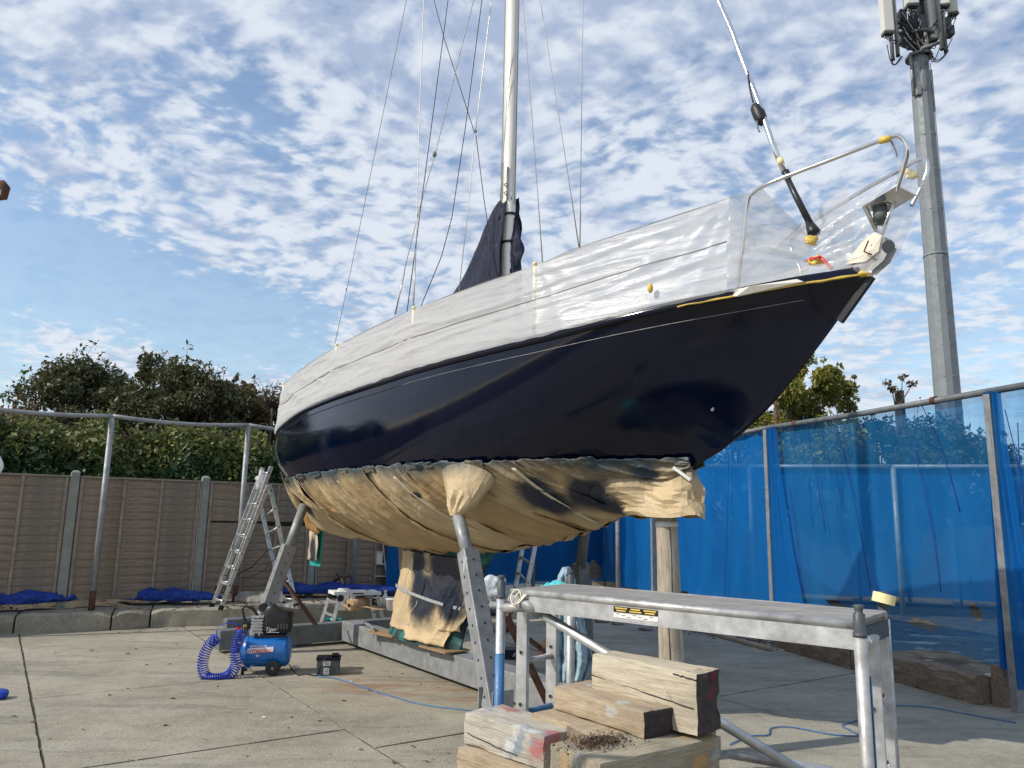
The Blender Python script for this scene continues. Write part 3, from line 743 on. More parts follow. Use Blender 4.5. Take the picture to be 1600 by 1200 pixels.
def right_net_frame():
    B = [gnd(1212, 1006), gnd(1592, 1112)]
    dirv = (B[0]-B[1]); P = [B[1]-dirv*1.0, B[1], B[0], B[0]+dirv*1.02, B[0]+dirv*2.1]
    t = thing('blue_net_screen', (B[0].x, B[0].y, 0), 'tall steel frame hung with translucent blue debris netting on the right', 'net screen')
    tops = []
    pn = V((-.94, -.34, 0))
    for i, p in enumerate(P):
        z = [2.93, 2.93, 2.98, 2.98, 2.98][i]; tops.append(V((p.x, p.y, z)))
        mb = MB(); w = .09 if i < 3 else .1
        mb.bar((p.x, p.y, .0), (p.x, p.y, z-.03), w, .075, up=tuple(dirv.normalized())); mb.build('post', 'galv', t, bevel=.004)
        for q in range(14 if i in (1, 2) else 0):
            hp_ = V((p.x, p.y, .5+q*.17))+pn*.04; mb = MB(); mb.tube([hp_, hp_+pn*.004], .007, 8)
            if q < 12: mb.build('bolt_hole', 'black', t)
    for i in range(len(P)-1):
        mb = MB(); off = pn*.0; mb.tube([tops[i]+off, tops[i].lerp(tops[i+1], .5)+V((0, 0, -.015)), tops[i+1]+off], .034, 12); mb.build('rail', 'galv_dark', t)
    for u in (.18, .82):
        p = tops[1].lerp(tops[2], u); dd = dirv.normalized(); mb = MB(); mb.tube([p-dd*.03, p+dd*.03], .043, 12); mb.build('clamp', 'rust', t)
    # netting bays (hung just outside the frame)
    so = pn*-.06
    def bot(u): return .22+.10*math.sin(u*9)+.10*abs(math.sin(u*3.3))
    netwall('netting', t, tops[1]+so, tops[2]+so, .2, 'net', 3, .07,
            holes=((.30, .90, .045, .022, .6), (.50, .92, .022, .035, -.7), (.12, .82, .018, .03, .2), (.40, .80, .02, .02, 0), (.66, .86, .05, .016, .4)), bottom=bot, seed=1, cell=.022, nv=120)
    netwall('netting', t, tops[2]+so, tops[3]+so, .15, 'net_dense', 4, .12, bottom=lambda u: .05+.45*abs(math.sin(u*3.1+2.6))*(.4+u*.6), seed=2)
    netwall('netting', t, tops[3]+so, tops[4]+so, .3, 'net_dense', 4, .12, seed=3)
    netwall('netting', t, tops[0]+so, tops[1]+so, .25, 'net', 3, .08, bottom=lambda u: .2+.1*math.sin(u*7), seed=4)
    # gathered folds beside the posts
    def gather(base, top, dirn, w0, w1, seed):
        mb = MB(); rows = []
        for j in range(40):
            v = j/39; row = []; w = w0+(w1-w0)*v**1.6
            for i in range(26):
                u = i/25; p = top.lerp(base, v)+dirn*(u*w)
                row.append(p+pn*(.02+.022*math.sin(u*22+v*2+seed)+.015*nz(u*9, v*3, seed)))
            rows.append(row)
        mb.grid(rows); mb.build('gathered_net', 'net_dense', t)
    dn = -dirv.normalized()
    g0 = V((P[2].x, P[2].y, .25)); gather(g0+dn*.03, tops[2]+dn*.02, dn, .22, .75, 1)
    g1 = V((P[1].x, P[1].y, .20)); gather(g1+dn*-.02, tops[1]+dn*-.03, dn, .16, .42, 2)
    gather(g1-dn*.12+V((0, 0, .15)), tops[1]-dn*.03, dn, .07, .12, 5)
    # slack cords hanging down the netting
    for (x0, y0, x1, y1, s) in ((1255, 650, 1290, 830, .02), (1301, 645, 1360, 920, .05), (1232, 760, 1255, 935, .03), (1425, 690, 1470, 925, .05), (1138, 700, 1132, 930, .03), (1440, 632, 1500, 800, .04), (1570, 640, 1600, 790, .02), (1590, 660, 1592, 900, .02)):
        def pr(px, py):
            r = ray(px, py); n_ = V((dirv.y, -dirv.x, 0)).normalized(); q = (B[0]+pn*-.02-V((0, 0, CH))); tt = q.dot(n_)/r.dot(n_); return V((0, 0, CH))+r*tt
        A_, B_ = pr(x0, y0), pr(x1, y1); mb = MB()
        mb.tube([A_.lerp(B_, q/8)+dn*s*math.sin(math.pi*q/8) for q in range(9)], .0045, 5); mb.build('hanging_cord', 'net_cord', t)
    # white notice on the netting
    r0 = gnd(1190, 1002); mb = MB(); c = V((r0.x, r0.y, 0))+so*-.2; ang = math.atan2(dirv.y, dirv.x)
    c = at(1193, 776, 11.15)
    mb.box(c, (.22, .012, .3), Matrix.Rotation(ang, 3, 'Z')); nt_ = tag(mb.build('notice_sign', 'label'), 'small white notice board fixed to the blue netting', 'sign')
    mb = MB()
    for k in range(4): mb.box(c+pn*.008+V((0, 0, .1-k*.06)), (.16-.03*(k % 2), .004, .016), Matrix.Rotation(ang, 3, 'Z'))
    mb.build('printed_lines', 'grey_box', nt_)
    # timber baulks at foot of the net
    def baulk(a, b, w, h, mat, lb, rotz=0, zlift=0):
        a, b = V(a), V(b); x = (b-a).normalized(); y = V((0, 0, 1)).cross(x).normalized(); Rm = Matrix((x, y, V((0, 0, 1)))).transposed()
        mb = MB(); n = int((b-a).length/.07); rows = []
        for i in range(n+1):
            u = i/n; p = a.lerp(b, u); q = .018
            row = []
            for (yy, z_) in ((-1, 0), (-1, .5), (-.97, .93), (-.6, 1), (0, 1.01), (.6, 1), (.97, .93), (1, .5), (1, 0)):
                e = q*fbm(u*9+yy*2, z_*3, w*10); row.append(p+y*(yy*w/2+e)+V((0, 0, zlift+z_*h+e*1.4-(.05*(u > .985)*abs(nz(yy*4, 1))))))
            rows.append(row)
        mb.grid(rows, 0, False); mb.add(rows[0], [list(range(9))]); mb.add(rows[-1], [list(range(8, -1, -1))])
        return tag(mb.build('timber_baulk', mat, origin=a, rot=Rm), lb, 'timber')
    o1 = pn*.10
    A0, A1 = gnd(1232, 1016)+V((0, 0, 0)), gnd(1552, 1104)
    baulk(A0.lerp(A1, .02), A0.lerp(A1, .42), .2, .24, 'wood_dark', 'old brown timber baulk at the foot of the net behind the platform')
    baulk(A0.lerp(A1, .43), A0.lerp(A1, .97), .2, .26, 'wood_dark', 'split brown timber baulk at the foot of the net right of the platform')
    for (px, py, h, lb) in ((1569, 1103, .38, 'short square timber stub at the right end of the baulk'), (1222, 1012, .34, 'short timber stub at the left end of the baulk')):
        g = gnd(px, py); mb = MB(); mb.box(g+V((0, 0, h/2-.02)), (.13, .13, h), Matrix.Rotation(ang+.1, 3, 'Z') @ Matrix.Rotation(.05, 3, 'X')); tag(mb.build('timber_stub', 'wood_dark', bevel=.008), lb, 'timber')
    a_, b_ = gnd(1085, 985), gnd(1205, 1018); mb = MB(); mb.bar(a_+V((0, 0, .03)), b_+V((0, 0, .03)), .07, .04); tag(mb.build('loose_plank', 'wood_mid', bevel=.004), 'thin loose batten on the ground below the blue net', 'plank')
right_net_frame()

# ---------------------------------------------------------------- yard seen through the net
def beyond_net():
    U = V((.56, -.83, 0)).normalized()
    a = V((4.2, 22.5, 0)); ang = math.atan2(U.y, U.x)
    t = thing('far_yard_fence', (a.x, a.y, 0), 'dark boarded fence with pale posts seen through the blue net', 'fence')
    U2 = V((.97, -.24, 0)).normalized(); a = V((1.8, 17.8, 0)); ang2 = math.atan2(U2.y, U2.x)
    random.seed(4)
    for k in range(8):
        p = a+U2*1.9*k; mb = MB(); mb.bar((p.x, p.y, 0), (p.x, p.y, 1.8), .11, .11, up=tuple(U2)); mb.build('concrete_post', 'kerb_post', t)
        for j in range(8):
            q0, q1 = p+U2*.07, p+U2*1.83; z = .12+j*.2; mb = MB(); mb.bar(q0+V((0, 0, z)), q1+V((0, 0, z+random.uniform(-.01, .01))), .03, .19); mb.build('board', 'slat', t)
    t = thing('far_net_frame', (a.x, a.y-1.5, 0), 'galvanised rail frame standing beyond the blue net', 'frame')
    tp = []
    for k in range(6):
        p = a+U2*2.6*k+V((.4, -2.2, 0)); tp.append(V((p.x, p.y, 2.72))); mb = MB(); mb.tube([(p.x, p.y, 0), tp[-1]], .05, 8); mb.build('pole', 'galv', t)
    for k in range(5):
        mb = MB(); mb.tube([tp[k], tp[k+1]], .04, 8); mb.build('rail', 'galv', t)
    netwall('netting', t, tp[0]+V((0, .06, 0)), tp[-1]+V((0, .06, 0)), .3, 'net_dense', 8, .08, cell=.15, seed=9)
    # white trestles / window frames leaning on the fence
    for (x0, y0, x1, y1, lb) in ((1298, 788, 1330, 822, 'small white frame with crossbars seen through the net'), (1357, 796, 1402, 822, 'wide white frame standing behind the blue net')):
        Y = 18.6; mb = MB(); q = [at(x0, y0, Y), at(x1, y0+2, Y), at(x1, y1, Y), at(x0, y1, Y)]
        r = .02; fr = thing('trestle', (q[3].x, q[3].y, 0), lb, 'frame')
        for i in range(4): b = MB(); b.bar(q[i], q[(i+1) % 4], .05, .05, up=(0, 1, 0)); b.build('frame_bar', 'white_frame', fr)
        for i in (2, 3): b = MB(); b.bar(q[i], V((q[i].x, q[i].y, 0)), .05, .05, up=(0, 1, 0)); b.build('leg', 'alu_dull', fr)
        b = MB(); b.bar(q[0].lerp(q[3], .5), q[1].lerp(q[2], .5), .025, .025, up=(0, 1, 0)); b.build('crossbar', 'white_frame', fr)
    # pale shed far behind
    t = thing('pale_cabin', (9.3, 19.5, 0), 'pale yard cabin with flat roof seen faintly through the net', 'cabin')
    mb = MB(); mb.box((9.6, 19.5, 1.1), (3.2, 2.2, 2.2)); mb.build('wall', 'antenna', t)
    mb = MB(); mb.box((9.6, 19.5, 2.27), (3.4, 2.4, .12)); mb.build('roof', 'galv_dark', t)
    for x in (8.9, 10.2):
        mb = MB(); mb.box((x, 18.39, 1.35), (.7, .05, .8)); w = mb.build('window', 'white_frame', t); mb = MB(); mb.box((x, 18.36, 1.35), (.6, .03, .7)); mb.build('pane', 'grey_box', w)
beyond_net()

# ================================================================ VEGETATION
def leaves(mb, c, r, n, s, flat=1.0, hollow=.35):
    for _ in range(n):
        while True:
            q = V((random.uniform(-1, 1), random.uniform(-1, 1), random.uniform(-1, 1)))
            if hollow < q.length < 1: break
        p = V(c)+V((q.x*r[0], q.y*r[1], q.z*r[2]))
        a = V((random.gauss(0, 1), random.gauss(0, 1), random.gauss(0, 1)*flat)).normalized(); b = a.cross(V((random.gauss(0, 1), random.gauss(0, 1), random.gauss(0, 1)))).normalized()
        k = s*random.choice((.6, .8, 1, 1.2, 1.7))*random.uniform(.8, 1.2)
        i = len(mb.v); mb.v += [p-a*k, p+b*k*.45, p+a*k, p-b*k*.45]; mb.f.append([i, i+1, i+2, i+3]); mb.m.append(0); mb.s.append(False)
def tree(name, base, top, cx, n, size, mat, label, cat='tree', clumps=26, spread=.34, seed=0, group=None, lowz=None):
    random.seed(seed); base = V(base)
    t = thing(name, tuple(base), label, cat, group)
    H = top-base.z; tr = MB(); fo = MB()
    tp = [base+V((.08*nz(i, seed), .08*nz(i, seed+5), H*.62*i/6)) for i in range(7)]
    tr.tube(tp, [.11*(1-i/8)+.02 for i in range(7)], 8)
    lz = lowz if lowz is not None else base.z+H*.22
    for k in range(clumps):
        z = lz+(top-lz)*random.random()**.75
        u = (z-lz)/(top-lz); w = cx*(math.sin(math.pi*min(1, .22+u*.74)))**.7
        a = random.uniform(0, 6.28); rr = w*random.random()**.5
        c = V((base.x+math.cos(a)*rr, base.y+math.sin(a)*rr*.8, z))
        if c.z > top-.25: c.x = base.x+(c.x-base.x)*.6
        s0 = tp[min(6, int(u*6))]
        tr.tube([s0, s0.lerp(c, .5)+V((0, 0, .12)), c], [.035, .02, .008], 5)
        r = cx*spread*random.uniform(.55, 1.15)
        leaves(fo, c, (r, r, r*.8), int(n/clumps), size)
        for _ in range(3):
            e = c+V((random.gauss(0, 1), random.gauss(0, 1), abs(random.gauss(0, 1)))).normalized()*r*1.35
            tr.tube([c, e], [.008, .003], 3); leaves(fo, e, (r*.2, r*.2, r*.25), 10, size*.9, 1, 0)
    tr.build('trunk', 'bark', t); fo.build('crown', mat, t)
    return t
def vegetation():
    # bramble and ivy bank behind fence
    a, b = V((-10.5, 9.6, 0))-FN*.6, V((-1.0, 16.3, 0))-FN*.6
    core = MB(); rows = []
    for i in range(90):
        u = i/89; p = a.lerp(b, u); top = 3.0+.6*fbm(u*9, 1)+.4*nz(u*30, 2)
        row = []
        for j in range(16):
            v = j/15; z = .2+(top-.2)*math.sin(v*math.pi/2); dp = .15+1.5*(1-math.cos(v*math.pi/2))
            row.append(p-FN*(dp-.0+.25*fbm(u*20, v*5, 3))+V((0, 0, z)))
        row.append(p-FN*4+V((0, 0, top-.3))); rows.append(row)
    core.grid(rows); t = tag(core.build('hedge_bank', 'undergrowth'), 'undergrowth core behind the timber fence, shade painted into its dark colour', 'undergrowth', kind='stuff')
    random.seed(21); low = MB(); hi = MB()
    for i in range(len(rows)*40):
        r = random.choice(rows); j = random.randrange(7, 16); p = r[j]
        tgt = low if (j < 9+3*noise.noise(p*.7)) else hi  # dark leaves low paint the shade, bright leaves above paint the sun
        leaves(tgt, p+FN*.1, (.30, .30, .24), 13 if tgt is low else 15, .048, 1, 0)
    tag(low.build('ivy', 'leaf_hedge'), 'dense ivy just above timber fence, shade painted into its dark green', 'ivy', kind='stuff')
    tag(hi.build('bramble', 'leaf_ivy'), 'yellow green brambles over the hedge top, sunlight painted into their colour', 'brambles', kind='stuff')
    tw = MB()
    for i in range(260):
        r = random.choice(rows); p = r[random.randrange(9, 16)]+FN*.2; q = p+V((random.gauss(0, .35), random.gauss(0, .2), random.gauss(.05, .18))); m_ = p.lerp(q, .5)+V((0, 0, .12)); tw.tube([p, m_, q], .007, 3)
    tag(tw.build('bramble_stems', 'twig'), 'bare tangled bramble stems on the hedge', 'stems', kind='stuff')
    # trees beyond the hedge
    T = ((40, 645, 620, 17, 1.2, 'leaf_brown', 'low brownish tree at the far left edge above the hedge'),
         (118, 572, 600, 18, 1.7, 'leaf_dark', 'broad dark tree above the first tall pole'),
         (182, 585, 600, 20, 1.6, 'leaf_dark', 'dark tree between the first pole and the tallest crown'),
         (240, 556, 600, 18.5, 1.35, 'leaf_dark', 'tallest dark crown in the tree line above the fence'),
         (300, 578, 600, 18, 1.6, 'leaf_dark', 'dense dark tree right of the tallest crown'),
         (352, 612, 620, 19, 1.2, 'leaf_dark', 'small dark tree left of the second tall pole'),
         (382, 606, 620, 20, .9, 'leaf_brown', 'narrow rusty brown tree behind the second tall pole'),
         (430, 622, 620, 20, 1.4, 'leaf_brown', 'brown thinning tree next to the stern of the yacht'),
         (500, 640, 620, 20, 1.6, 'leaf_dark', 'dark tree hidden partly behind the stern of the yacht'))
    for k, (px, py, _, Y, w, mt, lb) in enumerate(T):
        p = at(px, py, Y); tree('tree', (p.x, Y, 0), p.z-.1, w, 15000 if mt == 'leaf_dark' else 8000, .052, mt, lb, seed=30+k, lowz=2.2, clumps=34, group='trees beyond the hedge')
    # bare twiggy branches
    for (px, py0, py1, Y, sd, lb) in ((318, 568, 630, 18, 1, 'bare leafless treetop rising beside the dense dark tree'), (425, 592, 640, 19, 2, 'bare twiggy treetop left of the yacht stern')):
        random.seed(sd); mb = MB(); b0 = at(px, py1, Y)
        for i in range(26):
            e = at(px+random.uniform(-22, 22), py0+random.uniform(-2, 30), Y)+V((0, random.uniform(-.3, .3), 0)); m_ = b0.lerp(e, .5)+V((random.gauss(0, .08), 0, .1)); mb.tube([b0+V((random.gauss(0, .06), 0, 0)), m_, e], [.012, .008, .004], 3)
        t0 = b0.copy(); t0.z = 0; mb.tube([t0, b0+V((0, 0, .05))], [.07, .03], 6)
        tag(mb.build('bare_tree', 'twig'), lb, 'tree')
    # yellowing tree on the right, and others behind the net
    for k, (px, py, Y, w, mt, lb, n, ly) in enumerate(((1240, 540, 17, 1.45, 'leaf_gold', 'yellow green autumn tree rising right of the yacht bow', 15000, 1.2),
         (1322, 590, 17.5, .95, 'leaf_gold', 'thin yellowing tree just above the net rail', 3200, 1.5),
         (1370, 655, 17, 1.2, 'leaf_dark', 'dark tree seen through the net left of the mast pole', 5000, 1.0),
         (1455, 665, 18, 1.5, 'leaf_dark', 'dark bushy tree seen through the net around the mast pole', 6000, 1.0),
         (1550, 690, 18, 1.3, 'leaf_dark', 'dark tree seen through the net at the right edge', 5000, 1.0),
         (1150, 640, 18, 1.5, 'leaf_dark', 'dark tree seen through the net below the bow', 5000, 1.0),
         (1230, 640, 19, 1.5, 'leaf_dark', 'dark tree seen through the net behind the left steel post', 5000, 1.0),
         (1040, 700, 20, 1.6, 'leaf_dark', 'dark tree hidden low behind the yacht bow', 4000, 1.0))):
        p = at(px, py, Y); tree('tree', (p.x, Y, 0), p.z, w, int(n*1.5), .055, mt, lb, seed=60+k, lowz=ly, clumps=26 if n > 4000 else 16, group='trees beyond the blue net')
    random.seed(77); mb = MB()
    for (px, py) in ((1385, 598), (1395, 608), (1425, 600), (1410, 590)):
        e = at(px, py, 17); b0 = at(1400, 640, 17); mb.tube([b0, b0.lerp(e, .6)+V((.05, 0, .05)), e], [.02, .012, .005], 4)
        leaves(mb, e, (.12, .1, .1), 30, .05, 1, 0)
    b0 = at(1400, 640, 17); mb.tube([V((b0.x, b0.y, 0)), b0], [.06, .03], 6)
    tag(mb.build('sparse_shrub', 'leaf_brown'), 'sparse twiggy shrub top poking above the net rail', 'shrub')
    a = at(1405, 612, 17.2); mb = MB(); mb.tube([V((a.x, a.y, 0)), V((a.x, a.y, 2)), a+V((0, 0, .02))], [.13, .11, .1], 10); tag(mb.build('tree_stump', 'bark'), 'sawn off bare trunk top standing above the net rail', 'tree')
    a = at(1211, 622, 15); mb = MB(); mb.tube([V((a.x, a.y, 0)), a], .03, 8); tag(mb.build('rusty_pole', 'rust'), 'thin rusty pole beside the yellow green tree', 'pole')
vegetation()

# ================================================================ CELL TOWER
def tower():
    Y = 20.0; b0 = at(1480, 620, Y); x, y = b0.x, Y
    t = thing('mobile_mast', (x, y, 0), 'tall grey steel phone mast with white antenna panels on top', 'mast')
    ztop = at(1436, 92, Y).z
    secs = [(0, at(1470, 400, Y).z, .335, .30), (at(1470, 400, Y).z, at(1445, 150, Y).z, .292, .262), (at(1445, 150, Y).z, ztop, .255, .245)]
    for (z0, z1, r0, r1) in secs:
        mb = MB(); mb.tube([(x, y, z0), (x, y, z1)], [r0, r1], 12, smooth=False); mb.build('mast_section', 'tower', t)
    zs = [at(1470, q, Y).z for q in (590, 540, 490, 448, 416, 405, 330, 270, 215)]
    for q in zs:
        for s_ in (-.9, -.2, .5):
            a = s_-1.3; r = .32-(q/ztop)*.06; mb = MB(); p = V((x+math.cos(a)*r, y+math.sin(a)*r, q)); dd = V((math.cos(a), math.sin(a), 0)); mb.tube([p-dd*.03, p+dd*.022], .022, 6); mb.build('bolt', 'galv', t)
    mb = MB(); mb.tube([(x, y, secs[1][0]-.03), (x, y, secs[1][0]+.03)], .305, 24); mb.build('joint_ring', 'tower', t)
    pl = at(1441, 132, Y); mb = MB(); mb.sphere((x-.05, y-.255, pl.z), (.10, .03, .36), 14, 10); mb.build('access_cover', 'tower', t)
    # feeder cable down right side
    mb = MB(); mb.tube([(x+.33, y-.1, 0), (x+.30, y-.1, secs[0][1]), (x+.27, y-.1, secs[1][1]), (x+.26, y-.1, ztop-.2)], .012, 6); mb.build('feeder_cable', 'label', t)
    mb = MB(); mb.tube([(x+.28, y-.08, ztop-1.7), (x+.28, y-.08, ztop-.4)], .03, 8); mb.build('cable_clamp', 'black', t)
    mb = MB(); mb.tube([(x-.30, y-.12, ztop-1.25), (x-.30, y-.12, ztop+.1)], .045, 10); mb.build('side_tube', 'galv', t)
    mb = MB(); mb.box((x-.2, y-.2, ztop-.75), (.14, .1, 1.05)); mb.build('side_duct', 'galv', t, bevel=.01)
    # head
    mb = MB(); mb.tube([(x, y, ztop), (x, y, ztop+.07)], .36, 28); mb.build('head_flange', 'tower', t)
    mb = MB(); mb.tube([(x, y, ztop), (x, y, ztop+4.2)], .15, 16); mb.build('inner_tube', 'galv_dark', t)
    mb = MB(); mb.tube([(x+.1, y-.25, ztop), (x+.1, y-.25, ztop+.75)], .075, 10); mb.build('stub_tube', 'galv', t)
    rb = ztop+.65
    mb = MB()
    ringp = [(x+.42*math.cos(a), y+.42*math.sin(a), rb) for a in [k*math.pi/10 for k in range(21)]]
    mb.tube(ringp, .05, 8); mb.build('ring_mount', 'galv_dark', t)
    random.seed(9)
    def px_at(px, py, dy=0): return at(px, py, Y+dy)
    panels = ((1387, 52, .30, .26, -.55), (1424, 10, .34, .30, -.6), (1458, 62, .24, .2, -.2), (1474, 10, .30, .26, -.35), (1489, 22, .26, .26, -.2), (1442, 24, .26, .22, .15))
    for k, (px, py, w, dp, dy) in enumerate(panels):
        p = px_at(px, py, dy); mb = MB(); mb.box((p.x, p.y, p.z+1.1), (w, dp, 2.2), Matrix.Rotation(random.uniform(-.5, .5), 3, 'Z')); pn = mb.build('antenna_panel', 'antenna' if k != 5 else 'galv_dark', t, bevel=.03)
        mb = MB(); mb.box((p.x, p.y, p.z-.03), (w*.9, dp*.9, .06)); mb.build('end_cap', 'grey_box', pn)
        for q in range(4):
            xx = p.x+(q-1.5)*w*.2; mb = MB(); mb.tube([(xx, p.y, p.z-.05), (xx, p.y, p.z-.16)], .014, 6); mb.build('connector', 'steel', pn)
        for q in range(3):
            e = V((x+random.uniform(-.35, .35), y-.2, ztop+random.uniform(.15, .6))); s0 = V((p.x+(q-1)*w*.25, p.y, p.z-.14)); mid = s0.lerp(e, .5)+V((random.gauss(0, .1), -.1, -.35)); pts = []
            for i in range(11):
                u = i/10; pts.append(s0*(1-u)**2+mid*2*u*(1-u)+e*u*u)
            mb = MB(); mb.tube(pts, .012, 5); mb.build('cable', 'black', t)
    for (px, py0, dy) in ((1395, 92, -.5), (1403, 86, -.45), (1453, 66, -.2), (1472, 76, -.4), (1478, 80, -.3), (1466, 40, .1)):
        p = px_at(px, py0, dy); mb = MB(); mb.tube([(p.x, p.y, p.z), (p.x, p.y, p.z+2.6)], .055, 10); mb.build('support_pipe', 'galv', t)
        mb = MB(); mb.tube([(p.x, p.y, p.z-.04), (p.x, p.y, p.z)], .06, 8); mb.build('pipe_cap', 'black', t)
        for zz in (.55, 1.5):
            mb = MB(); mb.bar((p.x, p.y, rb+zz-.3), (x, y, rb+zz-.3), .05, .05); mb.build('bracket_arm', 'galv_dark', t)
    p0, p1 = px_at(1439, 76, -.4), px_at(1470, 66, -.3); mb = MB(); mb.tube([p0, p1], .05, 8); mb.build('cross_pipe', 'galv', t)
    # equipment boxes and cable loops
    for (px, py, w, h) in ((1436, 38, .34, .5), (1446, 58, .26, .36), (1409, 30, .2, .5), (1478, 40, .2, .4), (1484, 50, .16, .3), (1420, 45, .3, .4), (1412, 60, .24, .3), (1428, 68, .34, .3), (1462, 34, .26, .3), (1462, 52, .2, .28)):
        p = px_at(px, py, -.1); mb = MB(); mb.box(p, (w, .25, h)); mb.build('radio_unit', 'grey_box', t, bevel=.015)
    for k in range(95):
        a = px_at(random.uniform(1398, 1440), random.uniform(18, 60), random.uniform(-.4, .1)); e = V((x+random.uniform(-.22, .22), y-.22, ztop+random.uniform(.02, .4)))
        mid = a.lerp(e, .5)+V((random.gauss(0, .12), random.gauss(0, .08), random.gauss(-.12, .15))); pts = [a*(1-u)**2+mid*2*u*(1-u)+e*u*u for u in [i/8 for i in range(9)]]
        mb = MB(); mb.tube(pts, random.choice((.01, .014, .02)), 4); mb.build('cable', random.choice(('black', 'black', 'black', 'galv', 'label')), t)
    for (x0, y0, x1, y1, sag) in ((1386, 70, 1410, 88, 22), (1394, 94, 1408, 88, 10), (1479, 84, 1455, 86, 12), (1488, 60, 1476, 84, 6), (1490, 22, 1478, 62, 8), (1455, 92, 1470, 70, 14), (1482, 78, 1452, 74, 18), (1448, 100, 1458, 84, 4)):
        pts = []
        for i in range(13):
            u = i/12; pts.append(px_at(x0+(x1-x0)*u-3*math.sin(u*3.14), y0+(y1-y0)*u+sag*math.sin(u*3.14), -.35))
        mb = MB(); mb.tube(pts, .014, 5); mb.build('cable', 'black', t)
tower()

